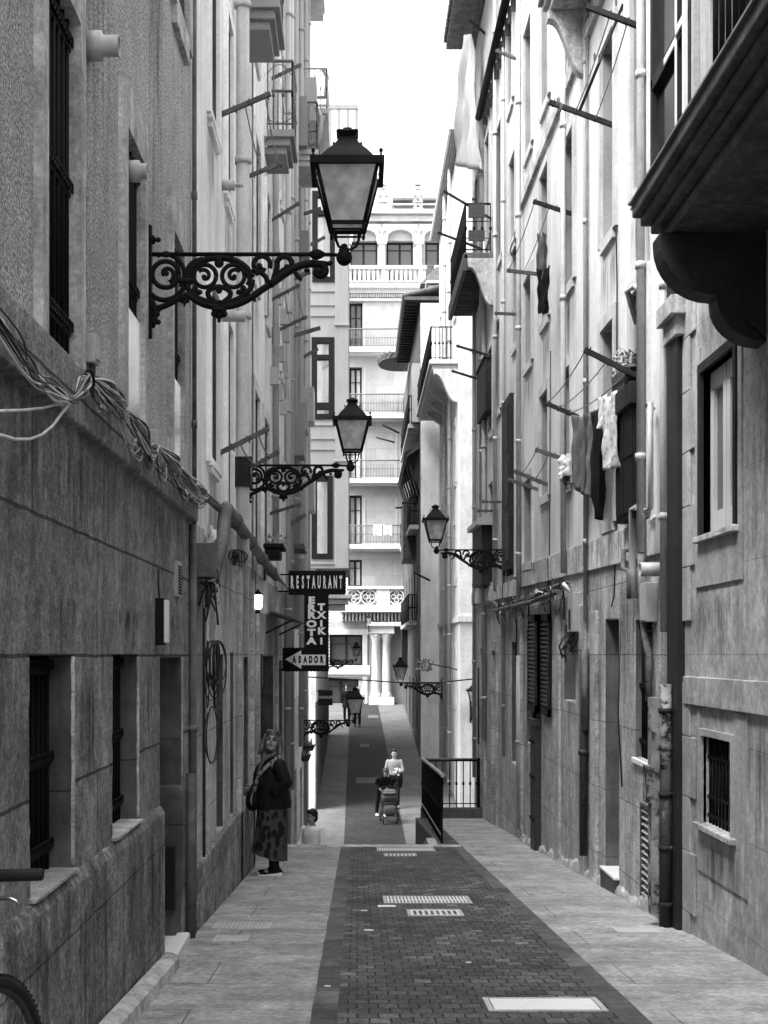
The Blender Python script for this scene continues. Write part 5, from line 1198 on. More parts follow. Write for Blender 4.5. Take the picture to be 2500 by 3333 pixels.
    b.ell((.655, 0, -.265), (.016, .014, .016)); b.ell((.66, 0, -.285), (.009, .009, .012))
    b.build('scrollwork', m_iron, t)
    # lantern
    lx = 1.235
    b = MB()                                                # yoke
    for s_ in (-1, 1): b.tube([(lx + s_ * .072, 0, .135), (lx + s_ * .07, 0, .09), (lx + s_ * .055, 0, .05), (lx + s_ * .02, 0, .03), (lx, 0, .03)], .009, 8)
    b.build('yoke', m_iron, t)
    def ring(h, z): return [(lx - h, -h, z), (lx + h, -h, z), (lx + h, h, z), (lx - h, h, z)]
    b = MB()
    for sx in (-1, 1):
        for sy in (-1, 1):
            P = lambda h, z: (lx + sx * h, sy * h, z)
            b.tube([P(.192, .53), P(.104, .165)], .0125, 6); b.ell(P(.10, .135), (.011, .011, .018)); b.tube([P(.103, .17), P(.101, .12)], .008, 6)
            b.lathe(P(.205, .535), [(.006, 0), (.006, .02), (.012, .03), (.012, .04), (.003, .05)], 8)
    for (h, z0, z1, w) in ((.225, .49, .535, .03), (.112, .158, .178, .022), (.088, .128, .138, .014)):
        b.box(lx - h, lx + h, -h, -h + w, z0, z1); b.box(lx - h, lx + h, h - w, h, z0, z1); b.box(lx - h, lx - h + w, -h + w, h - w, z0, z1); b.box(lx + h - w, lx + h, -h + w, h - w, z0, z1)
    b.build('frame', m_iron, t)
    for k in range(4):
        b = MB(); a = k * pi / 2; rot = Matrix.Rotation(a, 3, 'Z'); Q = [(-.185, -.186, .50), (.185, -.186, .50), (.101, -.102, .172), (-.101, -.102, .172)]
        q = [Vector((lx, 0, 0)) + rot @ Vector(p) for p in Q]; q2 = [Vector((lx, 0, 0)) + rot @ (Vector(p) + Vector((0, .004, 0))) for p in Q]
        b.hexa([tuple(q[0]), tuple(q2[0]), tuple(q[1]), tuple(q2[1]), tuple(q[3]), tuple(q2[3]), tuple(q[2]), tuple(q2[2])]); b.build('pane', m_frost, t)
    b = MB(); b.loft([ring(.172, .535), ring(.15, .572), ring(.12, .612), ring(.09, .645), ring(.068, .675), ring(.051, .705), ring(.045, .718)], smooth=False)
    b.loft([ring(.044, .716), ring(.068, .745), ring(.062, .753), ring(.044, .762), ring(.028, .768), ring(.026, .778)], smooth=False)
    for sx in (-1, 1): b.ell((lx + sx * .085, 0, .685), (.008, .008, .014))
    b.build('roof', m_iron, t)
    return t
L0 = make_lamp(); GL = 'wall lanterns along the street'
lamps = [(XL, 8.38, ZZ(828, 8.38), 0, 1., 'large black lantern on a scrolled bracket, nearest of all, high on the rough-cast house'),
         (XL, 15.6, ZZ(1515, 15.6), 0, 1., 'black lantern on a scrolled bracket on the pale plastered house, second on the left'),
         (XL, 31.3, ZZ(2345, 31.3), 0, 1., 'black lantern with a bright pane low over the stairs, third along the left wall'),
         (XL - .0, 58., ZZ(2148, 58), 0, 1., 'small black lantern far off on the left, in front of the dark window'),
         (XR, 23.3, ZZ(1790, 23.3), pi, 1., 'black lantern on a scrolled bracket beside the tall louvred shutter on the right'),
         (RX, 50.6, ZZ(2226, 50.6), pi, 1.28, 'black lantern on the corner house above the far pavement on the right'),
         (3.5, 42.0, ZZ(2298, 42), -pi / 2, 1., 'black lantern half hidden behind the end of the cream house'),
         (fx(1200), 72.1, ZZ(2038, 72), -pi / 2, .85, 'tiny lantern on the pale house front beside the columns')]
for i, (x, y, z, rz, s_, lb) in enumerate(lamps):
    o = L0 if i == 0 else copy_tree(L0)
    o.location = (x, y, z); o.rotation_euler = (0, 0, rz); o.scale = (s_,) * 3; o['label'] = lb; o['group'] = GL

# ================================================================== SIGNS
def sx(x): return XX(x, 22.)
def sz(y): return ZZ(y, 22.)
t = thing('restaurant_sign', 'black restaurant sign with wavy edges, white letters and an arrow, hanging off the left wall', 'sign', (XL, 22, sz(2188)))
pl = [(918, 2107), (989, 2107), (989, 1938), (938, 1938), (938, 1856), (1127, 1856), (1127, 1937), (1071, 1937), (1071, 2187), (918, 2187)]
b = MB(); b.prism(wavy([(sx(x), sz(y)) for x, y in pl], .011, .055), 0, .05, lambda u, v, w: (u, 22 + w, v)); b.build('board', m_black, t)
RM = lambda x, y: Matrix.Translation((sx(x), 21.993, sz(y))) @ Matrix.Rotation(pi / 2, 4, 'X')
def lettering(s, size, x, y, mat, name='lettering', xs=1., bold=.012): text(s, size, name, mat, t, RM(x, y), bold=bold, ext=.004, xs=xs)
def flared(word, x0, x1, y, h, mat, bold):                  # letters with flared feet, spaced as on the sign
    n = len(word)
    for i, c_ in enumerate(word):
        x = x0 + (x1 - x0) * (i + .5) / n
        text(c_, h, 'letter', mat, t, RM(x, y), bold=bold, ext=.004, xs=min(.8, (x1 - x0) / n * .0042 / h) if c_ not in 'Ii' else 1)
flared('RESTAURANT', 942, 1118, 1897, .27, m_paperw, .012)
for c_, y in zip('ERROTA', (1951, 1976, 2000, 2034 - 6, 2056, 2083)): text(c_, .15, 'letter', m_paperw, t, RM(1014, y + 4), bold=.009, ext=.004, xs=1.35)
for c_, y in zip('TXiKi', (1975, 2001, 2028, 2053, 2085)): text(c_, .15, 'letter', m_paperw, t, RM(1046, y + 2), bold=.008, ext=.004, xs=1.2)
b = MB(); b.prism([(sx(x), sz(y)) for x, y in ((928, 2146), (981, 2117), (981, 2131), (1060, 2131), (1060, 2165), (981, 2165), (981, 2177))], 0, .01, lambda u, v, w: (u, 21.985 + w, v)); b.build('arrow', m_paperw, t)
RM0 = RM
RM = lambda x, y: Matrix.Translation((sx(x), 21.98, sz(y))) @ Matrix.Rotation(pi / 2, 4, 'X')
flared('ASADOR', 949, 1056, 2148, .15, m_black, .010)
b = MB()
for y in (1870, 1925, 2180): b.tube([(XL - .05, 22.02, sz(y)), (sx(960), 22.02, sz(y))], .014, 6)
b.build('bracket', m_iron, t)
t = thing('shop_sign', 'square black hanging sign with a line of pale letters, far down on the left', 'sign', (-1.3, 43.6, ZZ(2295, 43.6)))
D = 43.6; b = MB(); b.box(XX(1036, D), XX(1083, D), D, D + .08, ZZ(2296, D), ZZ(2244, D)); b.build('board', m_black, t, bevel=.02)
b = MB(); b.box(XX(1037, D), XX(1082, D), D - .01, D + .09, ZZ(2247, D), ZZ(2243, D)); b.build('rim', m_rail, t)
text('ARRAUN', .11, 'lettering', m_clothm, t, Matrix.Translation((XX(1060, D), D - .006, ZZ(2270, D))) @ Matrix.Rotation(pi / 2, 4, 'X'), bold=.006)
b = MB(); b.tube([(-1.35, D + .04, ZZ(2250, D)), (XX(1040, D), D + .04, ZZ(2250, D))], .03, 6); b.build('bracket', m_iron, t)
# box sign, lit wall lamp and plank awning on the pale house
D = LD(832)
t = thing('box_sign', 'blank pale box sign beside the lit wall lamp on the left', 'sign', ML(D, ZZ(2000, D), 0))
b = MB(); b.box(XL + .01, XX(868, D), D, D + .4, ZZ(1998, D), ZZ(1890, D)); b.build('box', m_pvc, t, bevel=.01); b = MB(); b.tube([(XL + .1, D + .2, ZZ(1890, D)), (XL + .1, D + .2, ZZ(1850, D))], .015, 6); b.build('cable', m_cableb, t)
D = LD(822); t = thing('wall_lamp', 'small lit wall lamp glowing white beside the woman', 'lamp', ML(D, ZZ(1985, D), 0)); c_ = (XX(839, D), D, ZZ(1960, D))
b = MB(); b.lathe(c_, [(.035, -.09), (.055, -.06), (.062, .06), (.05, .09)], 14); b.build('bulb_glass', m_lit, t)
b = MB(); b.lathe(c_, [(.05, -.14), (.02, -.12), (.04, -.092)], 12); b.lathe(c_, [(.055, .09), (.065, .1), (.02, .14), (.006, .16)], 12); b.tube([(XL, D, c_[2] - .1), (XL + .03, D, c_[2] - .14), (c_[0], D, c_[2] - .13)], .01, 6); b.tube([(XL, D, c_[2] + .0), (XL + .035, D, c_[2] + .03), (XL + .01, D, c_[2] + .07)], .008, 6)
for k in range(4): a = k * pi / 2 + .4; b.tube([(c_[0] + .038 * cos(a), c_[1] + .038 * sin(a), c_[2] - .1), (c_[0] + .064 * cos(a), c_[1] + .064 * sin(a), c_[2] + .0), (c_[0] + .055 * cos(a), c_[1] + .055 * sin(a), c_[2] + .1)], .005, 5)
b.build('cage', m_iron, t)
D = 19.; t = thing('awning', 'narrow weathered plank awning over the restaurant entrance on the left', 'awning', ML(D, ZZ(2010, D), 0))
b = MB(); b.hexa([(XL, D, ZZ(1985, D)), (XL, D + 3, ZZ(1985, D)), (XL + .42, D, ZZ(2012, D)), (XL + .42, D + 3, ZZ(2012, D)), (XL, D, ZZ(1992, D)), (XL, D + 3, ZZ(1992, D)), (XL + .42, D, ZZ(2018, D)), (XL + .42, D + 3, ZZ(2018, D))]); b.build('plank', m_wood, t)
b = MB(); b.tube([(XL, D + .1, ZZ(2060, D)), (XL + .38, D + .1, ZZ(2018, D))], .015, 6); b.tube([(XL, D + 2.8, ZZ(2060, D)), (XL + .38, D + 2.8, ZZ(2018, D))], .015, 6); b.build('strut', m_darkwood, t)
D = 18.2; t = thing('planter', 'dark hanging planter box on the left wall above the restaurant sign', 'planter', ML(D, ZZ(1815, D), 0))
b = MB(); b.box(XL + .02, XL + .30, D, D + .7, ZZ(1785, D), ZZ(1768, D)); b.box(XL + .05, XL + .24, D + .03, D + .67, ZZ(1815, D), ZZ(1785, D)); b.build('box', m_black, t, bevel=.02)
b = MB(); random.seed(3)
for i in range(120): p = Vector((XL + random.uniform(.0, .34), D + random.uniform(0, .7), ZZ(1765, D) + random.uniform(-.02, .12))); d_ = Vector((random.uniform(-1, 1), random.uniform(-1, 1), random.uniform(-.3, 1))).normalized() * .035; s_ = d_.orthogonal().normalized() * .014; b.quad(tuple(p - d_), tuple(p + s_), tuple(p + d_), tuple(p - s_))
b.build('plant', m_clothm, t, fix=False)
D = 31.
for (x1, y0, y1, dd, lb) in ((1012, 2460, 2478, 0, 'lower dark flower box on the bright wall under the third left lantern'), (1025, 2435, 2452, .7, 'upper dark flower box on the bright wall under the third left lantern')):
    t = thing('flower_box', lb, 'planter', (XL, D + dd, ZZ(y1, D)))
    b = MB(); b.prism([(XL - .02, ZZ(y1, D)), (XX(x1, D + dd) - .05, ZZ(y1, D)), (XX(x1, D + dd), ZZ(y0, D)), (XL - .02, ZZ(y0, D))], D + dd, D + dd + .6, lambda u, v, w: (u, w, v)); b.build('box', m_darkwood, t, bevel=.02)
    b = MB()
    for i in range(40):
        p = Vector((XL + random.uniform(0, .2), D + dd + random.uniform(0, .6), ZZ(y0, D) + random.uniform(0, .12))); d_ = Vector((random.uniform(-1, 1), random.uniform(-1, 1), random.uniform(-.2, 1))).normalized() * .05; s_ = d_.orthogonal().normalized() * .018; b.quad(tuple(p - d_), tuple(p + s_), tuple(p + d_), tuple(p - s_))
    b.build('plant', m_leaf, t, fix=False)
D = LD(842); t = thing('menu_board', 'narrow dark menu board with pale marks beside the restaurant door', 'sign', ML(D, ZZ(2240, D), 0))
b = MB(); b.box(D, D + .35, ZZ(2250, D), ZZ(2130, D), .0, .03, ML); b.build('board', m_black, t); b = MB()
for i in range(4): b.lathe(ML(D + .2, ZZ(2150 + i * 24, D), .035), [(.03, 0), (.045, 0), (.045, .006), (.03, .006), (.03, 0)], 12, 'x')
b.build('mark', m_clothm, t)
# overhead cable strung across the lower street
b = MB(); b.tube([(-1.3, 33, ZZ(2203, 33)), (XX(1200, 33.3), 33.3, ZZ(2215, 33.3)), (XX(1300, 33.5), 33.5, ZZ(2222, 33.5)), (XX(1430, 33.5), 33.5, ZZ(2222, 33.5)), (XX(1560, 29.7) + .2, 29.75, ZZ(2205, 29.75))], .018, 6); tag(b.build('overhead_cable', m_cableb), 'single dark cable strung across the lower street behind the signs', 'cable')

# ================================================================== CABLE BUNDLES on the left wall
def bundle(name, label, pts, n, spread, mats, r=(.004, .008), seed=1, parent=None, tie=()):
    random.seed(seed); t = thing(name, label, 'cable bundle', pts[0]); groups = {}
    for i in range(n):
        off = [Vector((random.uniform(-.2, .5), random.uniform(-1, 1), random.uniform(-1, 1))) * spread * (.25 if k in tie else 1) for k in range(len(pts))]
        P = [Vector(p) + o for p, o in zip(pts, off)]
        Q = []
        for k in range(len(P) - 1):
            p0, p1, p2, p3 = P[max(k - 1, 0)], P[k], P[k + 1], P[min(k + 2, len(P) - 1)]
            for j in range(6):
                s = j / 6; Q.append(.5 * ((2 * p1) + (p2 - p0) * s + (2 * p0 - 5 * p1 + 4 * p2 - p3) * s * s + (3 * p1 - p0 - 3 * p2 + p3) * s ** 3))
        Q.append(P[-1]); groups.setdefault(mats[i % len(mats)], MB()).tube(Q, random.uniform(*r), 6)
    for mt, b in groups.items(): b.build('cable', mt, t)
    return t
def lp(x, y, w=.05): D = LD(x); return ML(D, ZZ(y, D), w + .055)
bundle('cable_bundle', 'white cables tied in a knot and hung from a hook, at the left edge', [ML(4.2, 1.25, .03), lp(-70, 1120, .05), lp(5, 1210, .05), lp(65, 1272, .06), lp(127, 1302, .08), lp(180, 1255, .06), lp(232, 1230, .03)], 20, .05, [m_cablew, m_cableg, m_cableb, m_cablew, m_cableb], (.0028, .005), 2, tie=(4, 6))
bundle('cable_bundle', 'sagging grey and white cables along the ledge below the first white window board', [lp(232, 1228, .03), lp(270, 1290, .08), lp(325, 1335, .05), lp(352, 1330, .03), lp(390, 1425, .08), lp(430, 1468, .04), lp(470, 1452, .03)], 32, .055, [m_cableg, m_cablew, m_cableb, m_cablew, m_cableb], (.0028, .0048), 4, tie=(0, 3, 6))
bundle('cable_bundle', 'tangled dark cables along the ledge below the second white window board', [lp(470, 1455, .03), lp(500, 1515, .08), lp(530, 1520, .04), lp(545, 1560, .05), lp(590, 1605, .08), lp(630, 1610, .04)], 34, .06, [m_cableb, m_cablew, m_cableg, m_cableb], (.003, .0055), 5, tie=(0, 2))
bundle('cable_bundle', 'dark cable run climbing down the second house beside the slanting pipe', [lp(630, 1605, .02), lp(680, 1655, .03), lp(720, 1690, .05), lp(760, 1745, .03), lp(800, 1790, .05), lp(850, 1850, .03), lp(890, 1885, .03), lp(930, 1925, .03)], 9, .03, [m_cableb, m_cableg], (.006, .012), 6)
b = MB(); b.tube([lp(-90, 1410, .02), lp(-30, 1430, .03), lp(20, 1430, .03), lp(55, 1415, .04), lp(85, 1385, .05), lp(108, 1345, .06), lp(128, 1303, .08)], .006, 8); t = tag(b.build('loose_cable', m_cablew), 'one white cable looping low from the knot of white cables at the left edge', 'cable')
b = MB(); b.tube([lp(-90, 1338, .02), lp(0, 1335, .03), lp(60, 1328, .04), lp(127, 1302, .08)], .0055, 8); tag(b.build('loose_cable', m_cablew), 'short white cable running level into the knot at the left edge', 'cable')
b = MB(); c_ = Vector(lp(222, 1238, .04)); b.tube([tuple(c_ + Vector((.012 * cos(a), .045 * cos(a), .045 * sin(a)))) for a in [k * pi / 8 for k in range(17)]], .007, 6); b.tube([lp(240, 1232, -.06), lp(236, 1236, .0)], .008, 6); tag(b.build('cable_hook', m_iron), 'iron ring hook in the ledge that holds up the white cables', 'hook')
def loops(name, label, spots, n, drop, mats, seed):
    random.seed(seed); t = thing(name, label, 'cable loops', lp(*spots[0], .02)); G = {}
    for i in range(n):
        k = random.randrange(len(spots) - 1); a = Vector(lp(*spots[k], random.uniform(.0, .05))); c_ = Vector(lp(*spots[k + 1], random.uniform(.0, .05))); f = random.uniform(-.2, .3); a, c_ = a.lerp(c_, f), c_.lerp(a, random.uniform(-.2, .3)); dp = drop * random.uniform(.35, 1.2); o_ = random.uniform(.0, .05)
        P = [a.lerp(c_, j / 10) + Vector((o_ * sin(pi * j / 10) + random.uniform(-.006, .006), 0, -dp * sin(pi * j / 10) ** .8 + random.uniform(-.006, .006))) for j in range(11)]
        G.setdefault(mats[i % len(mats)], MB()).tube([tuple(p) for p in P], random.uniform(.0025, .0045), 5)
    for mt, b in G.items(): b.build('loop', mt, t)
loops('cable_loops', 'slack white and dark cable loops drooping below the first white window board', [(345, 1335), (400, 1440), (455, 1455), (500, 1520)], 20, .14, [m_cablew, m_cableb, m_cableg, m_cableb], 31)
loops('cable_loops', 'small tangled cable loops drooping where the rough-cast house ends', [(500, 1520), (545, 1560), (590, 1600), (628, 1615)], 22, .10, [m_cableb, m_cablew, m_cableg], 33)
loops('cable_loops', 'dark cable loops drooping between the cable knot and the first white window board', [(235, 1235), (290, 1300), (345, 1335)], 12, .09, [m_cableg, m_cablew, m_cableb], 35)
# box of cables and coils at the joint of the first two houses
D = LD(640)
t = thing('cable_box', 'grey cable box spilling wires at the corner of the first left house', 'electric box', ML(D, ZZ(1870, D), 0))
b = MB(); b.box(D - .1, D + .25, ZZ(1880, D), ZZ(1770, D), 0, .15, ML); b.build('box', m_pipeg, t, bevel=.008)
random.seed(11); b = MB(); w_ = MB()
for i in range(26):
    p = Vector(ML(D + random.uniform(0, .35), ZZ(random.uniform(1880, 1930), D), random.uniform(.02, .1))); q = p + Vector((random.uniform(0, .09), random.uniform(-.15, .2), random.uniform(-.15, .1))); r_ = q + Vector((random.uniform(-.05, .03), random.uniform(-.1, .1), random.uniform(-.25, .0)))
    (b if i % 5 else w_).tube([tuple(p), tuple((p + q) / 2 + Vector((.02, 0, .03))), tuple(q), tuple(r_)], random.uniform(.005, .011), 5)
for i in range(10):
    p = Vector(ML(D + random.uniform(0, .3), ZZ(1770, D), random.uniform(.02, .08))); q = p + Vector((random.uniform(-.02, .06), random.uniform(-.1, .15), random.uniform(.03, .2))); w_.tube([tuple(p), tuple((p + q) / 2 + Vector((.03, .02, .0))), tuple(q)], .007, 5)
b.build('wires', m_cableb, t); w_.build('pale_wires', m_cablew, t)
def coil(label, D, x, yt, yb, wid, n, seed):
    random.seed(seed); b = MB(); ct = Vector(ML(D, ZZ(yt, D), .05)); H_ = (yb - yt) * D / F
    for i in range(n):
        k = random.uniform(.55, 1); w = wid * random.uniform(.35, 1); dw = random.uniform(0, .1); xa = random.uniform(-.05, .06)
        P = [tuple(ct + Vector((dw + xa * sin(a), w * sin(a) * (1 if a < pi else 1), -H_ * k * (1 - cos(a)) / 2))) for a in [j * 2 * pi / 20 for j in range(21)]]
        b.tube(P, random.uniform(.0045, .007), 5, cap=False)
    o = b.build('cable_coil', m_cableb); tag(o, label, 'cable coil'); return o
coil('dense coil of black cable hanging on the corner pipes of the first left house', LD(652), 652, 2085, 2310, .22, 12, 3)
coil('loose long loop of black cable hanging below the dense coil, nearly to the plinth', LD(668), 668, 2300, 2540, .35, 3, 9)
coil('bunch of short cable loops hanging under the slanting pipe on the second house', LD(738), 738, 1790, 1850, .25, 9, 13)
# cables and conduits on the right wall
def rp(x, y, w=.05): D = RD(x); return (XR - w, D, ZZ(y, D))
bundle('cable_bundle', 'tangle of dark cables under the stone band of the whitewashed house', [rp(1630, 1995, .06), rp(1660, 1975, .08), rp(1700, 1955, .06), rp(1740, 1950, .1), rp(1780, 1935, .07), rp(1830, 1920, .09), rp(1860, 1905, .05)], 12, .06, [m_cableb, m_cableg, m_cableb], (.006, .014), 8)
random.seed(21); t = thing('loose_wires', 'stray wires sprouting from the cable tangle on the right stone base', 'wires', rp(1700, 1960, .06)); b = MB(); q_ = MB()
for i in range(34):
    x = random.uniform(1635, 1860); y = 1985 - (x - 1635) * .3; p = Vector(rp(x, y, random.uniform(.04, .12))); a_ = Vector((random.uniform(-.12, .05), random.uniform(-.5, .5), random.uniform(-.12, .16))); c_ = a_ + Vector((random.uniform(-.03, .06), random.uniform(-.5, .5), random.uniform(-.3, .1)))
    (b if i % 4 else q_).tube([tuple(p), tuple(p + a_ * .6), tuple(p + a_), tuple(p + c_)], random.uniform(.006, .012), 5)
for x, y0, y1 in ((1685, 1965, 2150), (1725, 1955, 2040), (1655, 1870, 1975), (1790, 1820, 1940), (1640, 1700, 1980)): MB().tube([rp(x, y0, .03), rp(x + 3, (y0 + y1) / 2, .03), rp(x, y1, .025)], .012, 5).build('cable', m_cableb, HR2)
b.build('dark_wires', m_cableb, t); q_.build('pale_wires', m_cablew, t)
bundle('cable_bundle', 'thin dark cables under the stone band of the cream house', [rp(1550, 1975, .04), rp(1580, 1970, .06), rp(1610, 1962, .06), rp(1635, 1975, .05)], 8, .05, [m_cableb, m_cableg], (.006, .014), 9)
b = MB(); b.tube([rp(1632, 1988, .12), rp(1760, 1958, .12), rp(1850, 1925, .12)], .035, 8); tag(b.build('conduit', m_pipeg), 'thick grey conduit sloping through the cable tangle on the right', 'conduit')
b = MB(); b.tube([(XX(1832, 16.1), 16.1, ZZ(1898, 16.1)), (XR - .03, 16.1, ZZ(1931, 16.1))], .022, 8); tag(b.build('tube_stub', m_white), 'short white tube sticking out above the meter box on the right', 'tube')
t = thing('meter_box', 'tall grey meter box with hanging wires on the right stone base', 'electric box', rp(1875, 2060))
b = MB(); b.box(15.55, 15.95, ZZ(2058, 15.8), ZZ(1932, 15.8), .0, .1, MR1); b.build('box', m_pipe, t, bevel=.006); b = MB(); b.box(15.7, 15.8, ZZ(2050, 15.8), ZZ(1985, 15.8), .1, .11, MR1); b.build('slot', m_recess, t)
random.seed(5); b = MB()
for i in range(9): p = Vector(rp(random.uniform(1862, 1890), random.uniform(2055, 2090), random.uniform(.03, .1))); b.tube([tuple(p), tuple(p + Vector((-.05, random.uniform(-.2, .2), -.12))), tuple(p + Vector((0, random.uniform(-.2, .2), random.uniform(-.3, .05))))], .011, 5)
b.build('wires', m_cableb, t)
D = 11.75; t = thing('gas_box', 'plain grey gas box on the right stone base beside the barred window', 'electric box', rp(2120, 2020)); b = MB(); b.box(11.6, 11.85, .28, .62, 0, .1, MR1); b.build('box', m_pipe, t, bevel=.006); b = MB(); b.box(11.63, 11.82, .3, .6, .1, .106, MR1); b.build('cover', m_pvc, t)

m_sheet = M('thin_sheet', .42, rough=.9, var=.05, streak=.1, bump=.2)
# ================================================================== LAUNDRY
def cloth(label, cat, pts_top, drop, mat, taper=0., waves=4, amp=.03, seed=1, name='laundry', group=None, skew=0., jag=.0, parts=None):
    random.seed(seed); a, c_ = Vector(pts_top[0]), Vector(pts_top[1]); nu, nv = 26, 22; Lx = (c_ - a); side = Lx.cross(Vector((0, 0, 1))).normalized(); ph = random.uniform(0, 6)
    V = []; b = MB()
    for j in range(nv + 1):
        t_ = j / nv
        for i in range(nu + 1):
            s_ = i / nu; ss = .5 + (s_ - .5) * (1 - taper * t_); k = drop * (1 - jag * abs(sin(s_ * 5 + ph)) * .5) if t_ > 0 else drop
            sag = -.03 * 4 * s_ * (1 - s_) * (1 - t_)
            p = a + Lx * (ss + skew * t_) + Vector((0, 0, -k * t_ + sag)) + side * amp * (sin(s_ * waves * 2 * pi + ph + t_ * 1.2) * (.4 + .6 * t_) + .4 * sin(s_ * 11 + ph * 2 - t_ * 3) + .35 * sin(s_ * 31 + t_ * 9 + ph) * (.3 + t_) + .25 * sin(t_ * 14 + s_ * 6 + ph))
            V.append(p)
    th = side * .004; n = len(V)
    b.v = [tuple(p - th) for p in V] + [tuple(p + th) for p in V]
    W = nu + 1
    for j in range(nv):
        for i in range(nu):
            q = (j * W + i, j * W + i + 1, (j + 1) * W + i + 1, (j + 1) * W + i); b.f.append(q); b.f.append(tuple(n + k for k in reversed(q))); b.sm += [True, True]
    edge = [i for i in range(W)] + [j * W + nu for j in range(1, nv + 1)] + [nv * W + i for i in range(nu - 1, -1, -1)] + [j * W for j in range(nv - 1, 0, -1)]
    for x, y in zip(edge, edge[1:] + edge[:1]): b.f.append((x, n + x, n + y, y)); b.sm.append(False)
    o = b.build(name, mat); tag(o, label, cat, group); return o
GLn = 'laundry hung out on the right'
p0 = [pt(*A, q, RD) for q in (.98, .64, .3)]; p1 = [pt(*B, q, RD) for q in (.98, .64, .3)]
def onl(i, s): return p1[i].lerp(p0[i], s)
def over(x, D, y): return Vector((XX(x, D), D, ZZ(y, D)))
cloth('grey striped cloth gathered narrow, left of the black garment on the line', 'laundry', (over(1872, 15.0, 1350), over(1914, 14.6, 1347)), .88, m_clothg, .25, 4, .045, 3, group=GLn, jag=.15)
cloth('long grey garment with a pointed hem between the black and striped cloths', 'laundry', (over(1910, 14.4, 1345), over(1950, 14.0, 1325)), 1.0, m_clothg, .5, 2, .05, 5, group=GLn, skew=.15, jag=.2)
cloth('long black garment hanging to a point on the clothes line', 'laundry', (over(1930, 13.7, 1340), over(1974, 13.2, 1310)), 1.12, m_clothb, .7, 2, .05, 7, group=GLn, skew=-.1, jag=.1)
cloth('white towel with a faint print, nearest on the clothes line', 'laundry', (over(1960, 12.95, 1290), over(2010, 12.6, 1270)), .72, m_print, .05, 2, .035, 9, group=GLn)
cloth('small white cloth bunched beside the towel on the clothes line', 'laundry', (over(1953, 13.1, 1290), over(1972, 13.0, 1280)), .32, m_clothw, .2, 2, .03, 15, group=GLn)
cloth('white knotted bundle of laundry on the lower clothes pole', 'laundry', (over(1826, 16.3, 1478), over(1856, 16.0, 1476)), .26, m_clothw, .0, 3, .06, 11, group=GLn)
cloth('dark cloth below the white bundle on the lower clothes pole', 'laundry', (over(1828, 16.4, 1540), over(1870, 16.1, 1500)), .17, m_clothg, .2, 2, .03, 12, group=GLn)
cloth('grey cloth pinned above the black garment high on the whitewashed house', 'laundry', (over(1756, 17.2, 760), over(1776, 17.05, 755)), .6, m_clothg, .0, 2, .04, 13, group=GLn)
cloth('black sweatshirt hanging high on the whitewashed house', 'laundry', (over(1754, 17.1, 875), over(1788, 16.95, 862)), .62, m_clothb, .25, 2, .04, 14, group=GLn, jag=.2)
cloth('huge white sheet hanging from a pole under the right eaves against the sky', 'laundry', (over(1512, 28.0, 112), over(1530, 27.6, 110)), 2.75, m_sheet, -3.6, 3, .1, 17, group=GLn, skew=-.5)
cloth('white towel hanging on a far balcony, left of two', 'laundry', (Vector((fx(1215), DF - .86, fz(1712))), Vector((fx(1243), DF - .86, fz(1712)))), .62, m_clothw, 0, 1, .02, 21)
cloth('white towel hanging on a far balcony, right of two', 'laundry', (Vector((fx(1247), DF - .86, fz(1714))), Vector((fx(1275), DF - .86, fz(1714)))), .55, m_clothw, 0, 1, .02, 22)
for (x, y, D) in ((1935, 185, 12.9), (1950, 190, 12.7), (1815, 330, 13.1), (1825, 345, 13.0)):
    p = over(x, D, y); b = MB(); b.box(-.006, .006, -.02, .02, -.05, .03, lambda u, v, w: (p.x + u, p.y + v, p.z + w)); b.box(.008, .02, -.02, .02, -.05, .02, lambda u, v, w: (p.x + u + w * .3, p.y + v, p.z + w)); tag(b.build('clothes_peg', m_wood), 'small wooden clothes peg left on the line high on the right', 'clothes peg', 'clothes pegs on the lines')
t = thing('flower_pot', 'dark planter with a leafy plant on top of the shutter box on the right', 'planter', MR(12.3, 2.42, .08))
b = MB(); b.prism([(12.3, 2.42), (12.85, 2.42), (12.92, 2.62), (12.25, 2.62)], .03, .15, MR); b.build('pot', m_ironw, t, bevel=.01)
random.seed(8); b = MB()
for i in range(150): p = Vector(MR(random.uniform(12.3, 12.9), 2.62 + abs(random.gauss(0, .09)), random.uniform(.02, .16))); d_ = Vector((random.uniform(-1, 1), random.uniform(-1, 1), random.uniform(-.2, 1))).normalized() * .04; s_ = d_.orthogonal().normalized() * .013; b.quad(tuple(p - d_), tuple(p + s_), tuple(p + d_), tuple(p - s_))
b.build('plant', m_clothm, t, fix=False)
t = thing('flower_pot', 'small dark flower pot next to the leafy planter on the shutter box', 'planter', MR(12.1, 2.42, .08)); b = MB(); b.lathe(MR(12.12, 2.42, .09), [(.05, 0), (.075, .13), (.085, .13), (.085, .16)], 14); b.build('pot', m_ironw, t)
b = MB()
for i in range(40): p = Vector(MR(12.12, 2.6, .09)) + Vector((random.gauss(0, .04), random.gauss(0, .04), random.uniform(0, .12))); d_ = Vector((random.uniform(-1, 1), random.uniform(-1, 1), random.uniform(0, 1))).normalized() * .03; s_ = d_.orthogonal().normalized() * .012; b.quad(tuple(p - d_), tuple(p + s_), tuple(p + d_), tuple(p - s_))
b.build('plant', m_leaf, t, fix=False)
b = MB(); random.seed(4)
for i in range(90):
    p = Vector((XX(1360 + random.uniform(0, 45), 42.5), 42.6 + random.uniform(-.4, .4), ZZ(2160 + random.uniform(-12, 22), 42.5))); d_ = Vector((random.uniform(-1, 1), random.uniform(-1, 1), random.uniform(-1, .4))).normalized() * .1; s_ = d_.orthogonal().normalized() * .03; b.quad(tuple(p - d_), tuple(p + s_), tuple(p + d_), tuple(p - s_))
